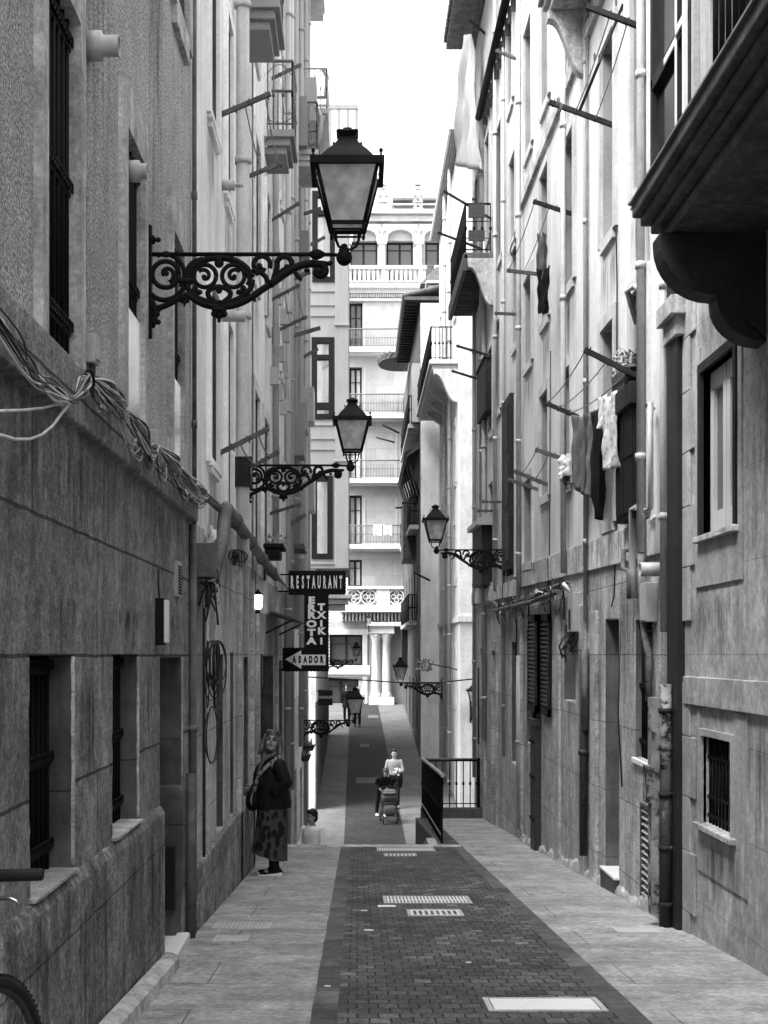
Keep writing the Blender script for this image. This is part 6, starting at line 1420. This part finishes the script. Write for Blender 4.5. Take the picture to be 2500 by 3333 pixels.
MBq = b; t = thing('hanging_plant', 'straggly plant hanging off the wall above the far right lantern', 'plant', (2.0, 42.6, -.6)); MBq.build('leaves', m_leaf, t, fix=False)
b = MB(); b.tube([(RX, 43, ZZ(2180, 43)), (XX(1400, 42.8), 42.8, ZZ(2160, 42.8)), (XX(1362, 42.6), 42.6, ZZ(2150, 42.6))], .02, 6); b.build('stem', m_darkwood, t)

# ================================================================== BICYCLE leaning at the left edge
t = thing('bicycle', 'black bicycle leaning at the left edge, only its front wheel and grip in view', 'bicycle', (-1.12, 4.2, gz(4.2)))
wc = Vector((-1.16, 4.2, gz(4.2) + .355)); st = Matrix.Rotation(R(-16), 3, 'Z')        # steering turned a little
def wheel(c, rot, nm):
    P = lambda r, a, o=0: tuple(c + rot @ Vector((o, r * cos(a), r * sin(a))))
    ty = MB(); ty.tube([P(.335, a) for a in [k * 2 * pi / 64 for k in range(65)]], .021, 10, cap=False)
    for k in range(90):
        a = k * 2 * pi / 90
        for o in (-.012, .002): ty.hexa([P(r, a + da, o + do) for r in (.352, .361) for da in (0, .03) for do in (0, .010)])
    w = ty.build('wheel', m_rubber, t)
    rm = MB(); rm.tube([P(.312, a) for a in [k * 2 * pi / 64 for k in range(65)]], .012, 8, cap=False); rm.build('rim', m_ironw, w)
    sp = MB()
    for k in range(28): a = k * 2 * pi / 28; sp.tube([P(.02, a + (.9 if k % 2 else -.9), .025 * (1 if k % 4 < 2 else -1)), P(.305, a)], .0013, 4)
    sp.build('spokes', m_chrome, w); hb = MB(); hb.tube([P(0, 0, -.06), P(0, 0, .06)], .018, 10); hb.build('hub', m_ironw, w); return w
wheel(wc, st, 'front'); wheel(wc + Vector((.06, -1.05, .075)), Matrix.Identity(3), 'rear')
W = lambda x, y, z: tuple(wc + st @ Vector((x, y, z)))
b = MB()
for s_ in (-.055, .055): b.tube([W(s_, 0, 0), W(s_, -.02, .2), W(s_, -.06, .40)], .013, 8)
b.tube([W(-.055, -.06, .40), W(.055, -.06, .40)], .016, 8); b.tube([W(0, -.06, .40), W(0, -.15, .66)], .018, 8); b.build('fork', m_black, t)
b = MB(); hb = [W(-.05, -.12, .665), W(.0, -.16, .68), (-1.10, 4.1, -.695), (-1.085, 4.18, -.69)]
gp0, gp1 = Vector((-1.13, 4.2, -.688)), Vector((-.978, 4.2, -.684))
b.tube([W(0, -.15, .66), (-1.17, 4.1, -.70), tuple(gp0 - Vector((.1, 0, .0))), tuple(gp0)], .012, 8); b.tube([W(0, -.15, .66), W(-.2, -.15, .69), W(-.30, -.2, .70)], .012, 8); hbo = b.build('handlebar', m_black, t)
b = MB(); b.tube([tuple(gp0), tuple(gp0 + (gp1 - gp0) * .02), tuple(gp1 - Vector((.004, 0, 0))), tuple(gp1)], [.0175, .0195, .0195, .015], 14); b.build('grip', m_rubber, hbo)
b = MB(); b.tube([(-1.17, 4.15, -.735), (-1.11, 4.12, -.745), (-1.06, 4.1, -.74), (-1.035, 4.1, -.748), (-1.028, 4.1, -.76)], [.009, .008, .006, .005, .005], 8); b.build('brake_lever', m_chrome, hbo)
rw = wc + Vector((.06, -1.05, .075)); b = MB(); hd = Vector(W(0, -.12, .58)); bbk = wc + Vector((.03, -.62, .02)); stp = wc + Vector((.04, -.78, .55))
for p, q in ((hd, stp), (hd, bbk), (bbk, stp), (bbk, rw), (stp, rw)): b.tube([tuple(p), tuple(q)], .017, 8)
b.build('frame', m_black, t); b = MB(); b.ell(tuple(stp + Vector((0, -.02, .14))), (.07, .14, .03)); b.tube([tuple(stp), tuple(stp + Vector((0, -.02, .12)))], .013, 8); b.build('saddle', m_rubber, t)

# ================================================================== PEOPLE
def limb(b, pts, rr, seg=12): b.tube(pts, rr, seg); [b.ell(p, (r * .98,) * 3, 10, 8) for p, r in zip(pts, rr)]
def hand(b, wr, d, side, n, s=1.):
    """five bent fingers on a palm: wr wrist, d pointing direction, side thumb side, n back of the hand"""
    wr, d, side, n = Vector(wr), Vector(d).normalized(), Vector(side).normalized(), Vector(n).normalized()
    pc = wr + d * .05 * s; rot = Matrix((side, d, n)).transposed()
    b.ell(tuple(pc), (.040 * s, .052 * s, .017 * s), 12, 8, rot)
    for k, (o, L_) in enumerate(((.030, .070), (.010, .078), (-.010, .073), (-.029, .058))):
        p = wr + d * .088 * s + side * o * s; q = p + d * L_ * .5 * s - n * .010 * s; r = q + d * L_ * .3 * s - n * .026 * s; u = r + d * L_ * .08 * s - n * .022 * s
        b.tube([tuple(p - d * .02 * s), tuple(q), tuple(r), tuple(u)], [.0095 * s, .0088 * s, .008 * s, .006 * s], 8)
    p = wr + d * .03 * s + side * .032 * s; b.tube([tuple(p), tuple(p + d * .035 * s + side * .028 * s - n * .006 * s), tuple(p + d * .065 * s + side * .032 * s - n * .02 * s)], [.013 * s, .0105 * s, .008 * s], 8)
def head(b, c, rot, s=1.):
    P = lambda x, y, z: Vector(c) + rot @ (Vector((x, y, z)) * s)      # y = face direction
    b.ell(tuple(P(0, -.012, .03)), (.076 * s, .094 * s, .098 * s), 16, 12, rot); b.ell(tuple(P(0, .022, -.045)), (.058 * s, .062 * s, .072 * s), 14, 10, rot)
    b.ell(tuple(P(0, .05, -.095)), (.028 * s, .026 * s, .02 * s), 10, 8, rot)
    b.tube([tuple(P(0, .082, .02)), tuple(P(0, .097, -.005)), tuple(P(0, .103, -.022))], [.008 * s, .011 * s, .014 * s], 8); b.ell(tuple(P(0, .092, -.026)), (.019 * s, .013 * s, .010 * s), 8, 6, rot)
    for q in (-1, 1): b.ell(tuple(P(q * .075, -.012, -.01)), (.012 * s, .018 * s, .03 * s), 8, 8, rot); b.ell(tuple(P(q * .032, .064, -.035)), (.026 * s, .022 * s, .024 * s), 8, 6, rot); b.ell(tuple(P(q * .03, .072, .028)), (.026 * s, .014 * s, .009 * s), 8, 6, rot)
    return P
def face(P, rot, s, body, smile=False):
    b = MB()
    for q in (-1, 1): b.ell(tuple(P(q * .031, .081, .008)), (.0125 * s, .006 * s, .0065 * s), 10, 6, rot)
    b.build('eyes', m_hairb, body); b = MB()
    for q in (-1, 1): b.tube([tuple(P(q * .014, .090, .030)), tuple(P(q * .032, .088, .036)), tuple(P(q * .052, .074, .028))], .0035 * s, 6)
    b.build('eyebrows', m_hairb, body); b = MB(); b.tube([tuple(P(-.026, .077, -.056)), tuple(P(-.01, .088, -.058)), tuple(P(.01, .088, -.058)), tuple(P(.026, .077, -.056))], [.003 * s, .0065 * s, .0065 * s, .003 * s], 8); b.build('lips', m_lips, body)
m_lips = M('lips', .08, rough=.5, var=.05, bump=0)
def ellring(cx, cy, z, rx, ry, n=20, yaw=0, lob=0., k=6, ph=0): return [(cx + rx * cos(a) * (1 + lob * sin(k * a + ph)), cy + ry * sin(a) * (1 + lob * sin(k * a + ph)), z) for a in [2 * pi * i / n for i in range(n)]]

# --- the woman by the left wall: body to the left, face turned up to the viewer
WD = 15.3; px = WD / F
def wx(cx): return (cx - 410) * .000833
def wz(cy): return (2095 - cy) * .000833
W0_ = Vector((XX(878.2, WD), WD, gz(WD)))
wo = thing('person', 'woman in dark jacket and long spotted skirt by the left wall, looking up', 'person', tuple(W0_))
B = lambda x, y, z: tuple(W0_ + Vector((x, y, z)))
rot = Matrix.Rotation(R(8), 3, 'Z') @ Matrix.Rotation(R(180 - 6), 3, 'Z') @ Matrix.Rotation(R(20), 3, 'X') @ Matrix.Rotation(R(-8), 3, 'Y')
b = MB(); hc = B(wx(440), -.02, wz(285)); P = head(b, hc, rot, 1.02)
b.tube([B(wx(450), .01, wz(360)), B(wx(455), .02, wz(440)), B(wx(440), .03, wz(520))], [.056, .054, .075], 14)
b.loft([ellring(B(0, 0, 0)[0] + wx(x0), W0_.y + .02, W0_.z + wz(cy), r1, r2) for cy, x0, r1, r2 in ((500, 440, .07, .10), (620, 420, .12, .17), (850, 420, .15, .17), (1100, 440, .15, .16), (1250, 440, .16, .17), (1500, 430, .15, .16), (1650, 430, .12, .14))])
for y, x in ((-.085, 480), (.085, 450)):
    b.tube([B(wx(440), y, wz(1600)), B(wx(x), y * .9, wz(1780)), B(wx(x + 5), y * .9, wz(1900)), B(wx(x + 10), y * .9, wz(2010))], [.1, .058, .046, .042], 12); b.ell(B(wx(x - 40), y * .9, wz(2050)), (.1, .04, .035))
b.tube([B(wx(470), -.17, wz(560)), B(wx(650), -.20, wz(800)), B(wx(500), -.15, wz(935))], [.05, .042, .034], 12)
b.tube([B(wx(380), .16, wz(580)), B(wx(330), .20, wz(800)), B(wx(170), .10, wz(930))], [.05, .042, .03], 12)
hand(b, B(wx(175), .10, wz(928)), (-1, -.25, -.15), (0, -.5, 1), (.1, -1, -.4), .95); hand(b, B(wx(470), -.12, wz(940)), (-.9, 0, -.45), (0, -.3, 1), (0, -1, .1), .9)
body = b.build('body', m_skin, wo, remesh=.008, smooth=2); face(P, rot, 1.02, wo)
b = MB()                                                     # glasses
for q in (-1, 1): b.tube([tuple(P(q * .034 + .026 * cos(a), .098, .006 + .019 * sin(a))) for a in [k * pi / 10 for k in range(21)]], 0.0038, 6, cap=False); b.tube([tuple(P(q * .06, .096, .012)), tuple(P(q * .078, .02, .012))], .0025, 6)
b.tube([tuple(P(-.009, .099, .012)), tuple(P(.009, .099, .012))], .0025, 6); b.build('glasses', m_ironw, wo)
b = MB()                                                     # fair hair, parted, falling to the shoulders
b.ell(tuple(P(0, -.022, .055)), (.087, .104, .094), 18, 12, rot); [b.ell(tuple(P(q * .042, .045, .098)), (.042, .045, .034), 12, 8, rot) for q in (-1, 1)]; b.ell(tuple(P(0, -.065, -.03)), (.086, .07, .12), 16, 12, rot)
for q in (-1, 1): b.tube([tuple(P(q * .045, .045, .122)), tuple(P(q * .085, .03, .05)), tuple(P(q * .094, .01, -.04)), tuple(P(q * .105, .015, -.12)), tuple(P(q * .125, .03, -.165))], [.014, .02, .024, .028, .014], 10); b.tube([tuple(P(q * .07, -.02, .08)), tuple(P(q * .098, -.03, -.04)), tuple(P(q * .105, -.02, -.15))], [.03, .04, .03], 10)
b.build('hair', m_hair, wo, remesh=.008, smooth=2)
b = MB()                                                     # jacket
sh = [(1185, 445, .232, .205), (1100, 440, .240, .205), (950, 425, .230, .205), (820, 415, .215, .205), (700, 425, .195, .21), (610, 440, .165, .205), (540, 452, .12, .165), (490, 455, .085, .10)]
b.loft([ellring(W0_.x + wx(x0) - .0, W0_.y + .02, W0_.z + wz(cy), r1 * .92, r2) for cy, x0, r1, r2 in sh])
limb(b, [B(wx(545), -.17, wz(590)), B(wx(640), -.21, wz(810)), B(wx(510), -.215, wz(930))], [.085, .078, .062]); limb(b, [B(wx(350), .17, wz(600)), B(wx(290), .21, wz(800)), B(wx(185), .11, wz(920))], [.075, .06, .045])
b.ell(B(wx(300), -.03, wz(800)), (.10, .15, .2)); b.build('jacket', m_jacket, wo, remesh=.011, smooth=3)
b = MB(); k = 40                                             # skirt with folds
rings = []
for cy, x0, r1, r2, lo_ in ((1120, 445, .165, .17, .0), (1250, 440, .175, .185, .02), (1450, 435, .18, .19, .05), (1650, 410, .19, .2, .07), (1790, 398, .195, .205, .085), (1838, 398, .196, .206, .09)):
    ring_ = ellring(W0_.x + wx(x0), W0_.y, W0_.z + wz(cy), r1, r2, 44, lob=lo_, k=9, ph=1.2)
    if cy > 1700: ring_ = [(x, y, z - .055 * (x - W0_.x) / .2) for x, y, z in ring_]
    rings.append(ring_)
b.loft(rings, cap=False); rin = [[(W0_.x + (x - W0_.x) * .97, W0_.y + (y - W0_.y) * .97, z) for x, y, z in r_] for r_ in reversed(rings)]; b.loft(rin, cap=False); b.build('skirt', m_skirt, wo, fix=False)
b = MB()
for y, x in ((-.075, 470), (.08, 440)): b.tube([B(wx(x + 10), y, wz(1880)), B(wx(x + 14), y, wz(1990)), B(wx(x + 40), y, wz(2040))], [.052, .054, .05], 12); b.ell(B(wx(x - 10), y, wz(2045)), (.10, .045, .034)); b.ell(B(wx(x - 105), y, wz(2060)), (.085, .042, .026)); b.ell(B(wx(x + 60), y, wz(2040)), (.055, .044, .04))
b.build('shoes', m_black, wo, remesh=.007, smooth=2)
b = MB()
for y, x in ((-.075, 470), (.08, 440)):
    prf = [(wx(x - 215), .012), (wx(x - 150), .0), (wx(x + 100), .0), (wx(x + 118), .022), (wx(x + 108), .048), (wx(x), .036), (wx(x - 120), .022), (wx(x - 205), .026)]
    b.prism([(p, q) for p, q in prf], y - .044, y + .044, lambda u, v, w: B(u, w, v))
b.build('shoe_soles', m_white, wo, bevel=.006)
b = MB(); b.tube([B(wx(350), -.10, wz(430)), B(wx(330), -.13, wz(520)), B(wx(285), -.15, wz(620)), B(wx(250), -.16, wz(740))], [.02, .028, .024, .012], 8); b.tube([B(wx(500), -.06, wz(440)), B(wx(400), -.12, wz(480)), B(wx(340), -.13, wz(530))], [.022, .03, .02], 8); b.build('scarf', m_clothg, wo, remesh=.01, smooth=3)
hb_ = thing('handbag', 'dark patterned shoulder bag on a broad strap at the hip of the woman', 'bag', B(wx(190), -.12, wz(1190)))
b = MB(); b.ell(B(wx(185), -.05, wz(1070)), (.085, .13, .125), 16, 12); b.ell(B(wx(200), -.05, wz(960)), (.06, .10, .07), 12, 8); b.build('pouch', m_jacket, hb_, remesh=.01, smooth=2)
b = MB(); b.tube([B(wx(190), -.17, wz(960)), B(wx(170), -.185, wz(1060)), B(wx(185), -.18, wz(1120))], [.006, .009, .006], 8); b.build('tassel', m_clothm, hb_)
b = MB(); sp = [(570, -.16, 462), (500, -.205, 500), (400, -.235, 580), (310, -.245, 670), (260, -.235, 760), (225, -.205, 900), (200, -.16, 960)]
for (x, y, z), (x2, y2, z2) in zip(sp, sp[1:]):
    p, q = Vector(B(wx(x), y, wz(z))), Vector(B(wx(x2), y2, wz(z2))); d_ = (q - p).normalized(); s_ = d_.cross(Vector((0, -1, 0))).normalized() * .019; n_ = Vector((0, .004, 0))
    b.hexa([tuple(v_) for v_ in (p - s_ - n_, p - s_ + n_, p + s_ - n_, p + s_ + n_, q - s_ - n_, q - s_ + n_, q + s_ - n_, q + s_ + n_)])
b.build('strap', m_strap, hb_)

# --- simple full figures for the people further off
def person(label, loc, yaw, h, top, legs, hair, arms, stride=.0, lean=0., longhair=False, shoes=None, skirt=None, hat=None, vox=.012, coat=0., headyaw=0.):
    s = h / 1.72; t = thing('person', label, 'person', loc); rz = Matrix.Rotation(yaw, 3, 'Z'); o = Vector(loc)
    Q = lambda x, y, z: tuple(o + rz @ (Vector((x, y + sin(lean) * max(0, z - .9), min(z, .9) + cos(lean) * max(0, z - .9))) * s))           # +y = the way the figure faces
    b = MB(); hr = rz @ Matrix.Rotation(headyaw, 3, 'Z') @ Matrix.Rotation(-lean * .9, 3, 'X'); P = head(b, Q(0, .02, 1.60), hr, s * 1.03); b.tube([Q(0, 0, 1.54), Q(0, -.01, 1.42)], [.055 * s, .06 * s], 12)
    TR = [(.86, .155, .12), (.98, .16, .115), (1.1, .15, .11), (1.28, .185, .125), (1.38, .185, .11), (1.44, .10, .08)]
    ring_ = lambda z, rx, ry, k=1.: [Q(rx * k * cos(a), ry * k * sin(a), z) for a in [2 * pi * i / 18 for i in range(18)]]
    b.loft([ring_(*r_) for r_ in TR])
    LG = []
    for q, f in ((-1, stride), (1, -stride)):
        hp, kn, an = (q * .09, 0, .88), (q * .10, f * .55 + .03, .48), (q * .10, f * .9 - .02, .09); LG.append((hp, kn, an)); limb(b, [Q(*hp), Q(*kn), Q(*an)], [.088 * s, .058 * s, .042 * s]); b.ell(Q(an[0], an[1] + .07, .045), (.042 * s, .12 * s, .035 * s), 10, 8, rz)
    for (el, wr) in arms:
        q = -1 if el[0] < 0 else 1; limb(b, [Q(q * .19, 0, 1.38), Q(*el), Q(*wr)], [.052 * s, .042 * s, .032 * s]); d_ = (Vector(Q(*wr)) - Vector(Q(*el))).normalized(); sd = rz @ Vector((-q, .2, 0)); n_ = d_.cross(sd); hand(b, Q(*wr), d_, sd, n_ if n_.length > .1 else (0, 0, 1), s)
    b.build('body', m_skin, t, remesh=vox, smooth=1); face(P, hr, s, t)
    b = MB(); b.loft([ring_(z, rx, ry, 1.10) for z, rx, ry in TR if z > .9 - coat]);
    if coat: b.loft([ring_(.92 - coat, .2, .17), ring_(.95, .185, .14)])
    for (el, wr) in arms:
        q = -1 if el[0] < 0 else 1; w2 = tuple(Vector(el).lerp(Vector(wr), .9)); limb(b, [Q(q * .185, 0, 1.38), Q(*el), Q(*w2)], [.064 * s, .055 * s, .044 * s])
    b.build('top', top, t, remesh=vox, smooth=2)
    b = MB()
    if skirt: b.loft([ring_(.98, .165, .125), ring_(.8, .2, .17), ring_(.5, .22, .19)])
    else:
        b.loft([ring_(.84, .16, .125), ring_(.98, .165, .12)])
        for hp, kn, an in LG: limb(b, [Q(*hp), Q(*kn), Q(an[0], an[1], .13)], [.098 * s, .07 * s, .058 * s])
    b.build('skirt' if skirt else 'trousers', legs, t, remesh=vox, smooth=2)
    b = MB()
    for hp, kn, an in LG: b.ell(Q(an[0], an[1] + .06, .045), (.05 * s, .135 * s, .047 * s), 12, 8, rz)
    b.build('shoes', shoes or m_black, t)
    b = MB(); b.ell(tuple(P(0, -.03, .06)), (.092 * s, .10 * s, .108 * s), 14, 10, hr); b.ell(tuple(P(0, .045, .105)), (.068 * s, .052 * s, .04 * s), 12, 8, hr); b.ell(tuple(P(0, -.055, -.01)), (.086 * s, .072 * s, .09 * s), 12, 8, hr)
    if longhair: b.ell(tuple(P(0, -.06, -.12)), (.1 * s, .06 * s, .15 * s), 12, 8, hr); [b.tube([tuple(P(q * .075, .0, .06)), tuple(P(q * .09, .01, -.06)), tuple(P(q * .08, .02, -.2))], [.03 * s, .03 * s, .022 * s], 8) for q in (-1, 1)]
    b.build('hair', hair, t, remesh=vox, smooth=2)
    if hat: b = MB(); b.lathe(tuple(P(0, -.01, .10)), [(.15 * s, 0), (.155 * s, .01), (.1 * s, .015), (.095 * s, .07), (.02 * s, .1)], 16); b.build('hat', hat, t)
    return t, Q
PY = pi                                                      # facing the viewer
D = 41.2; zg = ff(D); hd_ = ((-.23, .02, 1.16), (-.14, .20, .98)), ((.23, .02, 1.16), (.14, .20, .98))
person('dark haired woman in black bending over the pushchair she pushes', (XX(1240, D), D, zg), PY + .3, 1.60, m_clothb, m_clothb, m_hairb, hd_, .14, R(36), longhair=True, shoes=m_clothw)
D = 42.6; person('man in a pale shirt walking beside the pushchair, a bunch of flowers on his arm', (XX(1283, D), D, ff(D)), PY, 1.83, m_shirt, m_clothb, m_hairb, (((-.25, .06, 1.12), (-.16, .24, 1.12)), ((.24, .02, 1.12), (.2, .22, .98))), .16, 0, shoes=m_clothm)
t = thing('bouquet', 'bunch of white flowers in a dark wrap carried by the man in the pale shirt', 'flowers', (XX(1302, 42.2), 42.2, ZZ(2530, 42.2))); c_ = Vector((XX(1296, 42.1), 42.1, ZZ(2513, 42.1))); b = MB(); random.seed(2)
for i in range(45): v = Vector((random.gauss(0, 1), random.gauss(0, 1), random.gauss(0, 1))).normalized() * random.uniform(.05, .13); b.ell(tuple(c_ + v), (.04, .04, .03), 7, 5)
b.build('petals', m_flower, t); b = MB(); b.tube([tuple(c_ + Vector((.02, .02, -.05))), tuple(c_ + Vector((.06, .03, -.22))), tuple(c_ + Vector((.08, .05, -.5)))], [.12, .10, .03], 10); b.build('wrap', m_clothb, t)
m_hood = M('pram_fabric', .045, rough=.9, var=.2, scale=6, bump=.3, grain=.2)
D = 40.35; zg = ff(D); xc = XX(1268, D); t = thing('pushchair', 'grey and black pushchair coming up the far slope with a rounded hood', 'pushchair', (xc, D, zg)); Q = lambda x, y, z: (xc + x, D + y, zg + z)
def sq(q, n=3.2): c_, s_ = cos(q), sin(q); return (abs(c_) ** (2 / n) * (1 if c_ > 0 else -1), abs(s_) ** (2 / n) * (1 if s_ > 0 else -1))
def soft(rows, n=3.2): return [[Q(rx * k * sq(q, n)[0], y0 + ry * k * sq(q, n)[1], z) for q in [2 * pi * i / 24 for i in range(24)]] for z, k, rx, ry, y0 in rows]
b = MB(); b.loft(soft([(.64, 1, .235, .24, -.04), (.70, 1.02, .235, .24, -.04), (.78, 1.03, .235, .24, -.03), (.85, 1.0, .235, .24, -.02), (.91, .92, .235, .24, 0), (.955, .78, .235, .24, .02), (.98, .5, .235, .24, .03)])); b.build('hood', m_hood, t)
b = MB()
for z, k in ((.72, 1.05), (.86, 1.03), (.94, .86)): b.tube([Q(.235 * k * sq(q)[0], -.03 + .24 * k * sq(q)[1], z) for q in [pi + pi * i / 14 for i in range(15)]], .012, 6)
b.build('hood_rib', m_clothb, t)
b = MB(); b.loft(soft([(.86, 1., .2, .06, -.235), (.91, .95, .2, .07, -.2), (.95, .8, .2, .08, -.17), (.965, .5, .2, .08, -.16)])); b.build('hood_trim', m_clothg, t)
b = MB(); b.loft(soft([(.30, .7, .22, .25, -.12), (.38, .9, .22, .27, -.10), (.52, 1, .22, .27, -.06), (.63, 1, .22, .25, -.04)])); b.build('carrycot', m_clothb, t)
b = MB(); b.loft(soft([(.22, .6, .19, .1, -.34), (.28, .92, .19, .1, -.34), (.40, 1, .19, .1, -.33), (.49, .95, .19, .1, -.31), (.53, .6, .19, .1, -.29)], 2.6)); b.build('foot_cover', m_hood, t)
b = MB()
for q in (-1, 1): b.tube([Q(q * .24, .42, 1.0), Q(q * .25, .2, .75), Q(q * .22, -.1, .35), Q(q * .2, -.36, .12)], .014, 8); b.tube([Q(q * .22, -.05, .42), Q(q * .26, .3, .14)], .014, 8)
b.tube([Q(-.24, .42, 1.0), Q(.24, .42, 1.0)], .016, 8); b.build('frame', m_iron, t)
for (x, y, r_) in ((-.27, .3, .14), (.27, .3, .14), (-.2, -.38, .10), (.2, -.38, .10)):
    b = MB(); b.tube([Q(x, y + r_ * cos(a), r_ + r_ * .9 * sin(a)) for a in [k * pi / 10 for k in range(21)]], .022, 8, cap=False); b.lathe(Q(x, y, r_), [(.02, -.02), (r_ * .85, -.005), (r_ * .85, .005), (.02, .02)], 14, 'x'); b.build('wheel', m_rubber, t)
D = 64.4; dn = (((-.24, .0, 1.12), (-.22, .05, .86)), ((.24, .0, 1.12), (.22, .05, .86)))
person('person in a long dark coat walking at the top of the far street', (XX(1129, D), D, ff(D)), PY, 1.78, m_clothb, m_clothb, m_hairb, dn, .14, coat=.25, vox=.016)
D = 62.5; person('person in white sleeves and hat half hidden behind the third left lantern', (XX(1163, D), D, ff(D)), PY, 1.78, m_clothw, m_clothb, m_hairb, (((-.3, .05, 1.15), (-.2, .2, 1.0)), ((.3, .05, 1.15), (.22, .2, 1.0))), .2, longhair=True, hat=m_clothw, vox=.016)
D = 25.35; zg = -2.825 - (int((D - 20.1) / .5) + 1) * .168
person('person in a white shirt on the stairs, only head and shoulders visible', (XX(1016, D), D, zg), PY - .5, 1.74, m_whiteshirt, m_clothb, m_hairb, (((-.25, .03, 1.12), (-.2, .2, .95)), ((.25, .03, 1.12), (.2, .2, .95))), .05, headyaw=-.5)
# ================================================================== CAMERA, SKY, SUN
cam = bpy.data.cameras.new('camera'); co = bpy.data.objects.new('camera', cam); C.objects.link(co); SC.camera = co
co.location = (0, 0, 0); co.rotation_euler = (pi / 2, 0, 0)
cam.sensor_fit = 'HORIZONTAL'; cam.sensor_width = 36; cam.lens = 36 * F / 2500; cam.clip_start = .05; cam.clip_end = 1000
cam.sensor_fit = 'VERTICAL'; cam.sensor_height = 36; cam.lens = 36 * F / (2500 * 1024 / 768)
cam.shift_x = (1250 - CX) / (2500 * 1024 / 768); cam.shift_y = (HY - 1666.67) / (2500 * 1024 / 768)
SUN_EL, SUN_AZ = R(60), R(150)                               # sun veiled, from behind the viewer and to the left
w = bpy.data.worlds.new('World'); SC.world = w; w.use_nodes = True; nt = w.node_tree; bg = nt.nodes['Background']
sky = nt.nodes.new('ShaderNodeTexSky'); sky.sky_type = 'NISHITA'; sky.sun_disc = False; sky.sun_elevation = SUN_EL
d = Vector((cos(SUN_AZ) * cos(SUN_EL), -sin(SUN_AZ) * cos(SUN_EL), sin(SUN_EL)))          # towards the sun
sky.sun_rotation = math.atan2(d.x, d.y); sky.dust_density = 6; sky.air_density = 1.0
bw = nt.nodes.new('ShaderNodeRGBToBW'); nt.links.new(sky.outputs[0], bw.inputs[0]); nt.links.new(bw.outputs[0], bg.inputs[0]); bg.inputs[1].default_value = .15
s = bpy.data.lights.new('sun', 'SUN'); s.energy = .5; s.angle = R(30); s.color = (1, 1, 1); so = bpy.data.objects.new('sun', s); C.objects.link(so)
so.rotation_euler = d.to_track_quat('Z', 'Y').to_euler()
vs = SC.view_settings; vs.view_transform = 'Standard'; vs.look = 'None'; vs.gamma = 1; vs.use_curve_mapping = False; vs.exposure = 2.72
SC.cycles.max_bounces = 8; SC.cycles.diffuse_bounces = 6; SC.cycles.use_denoising = True
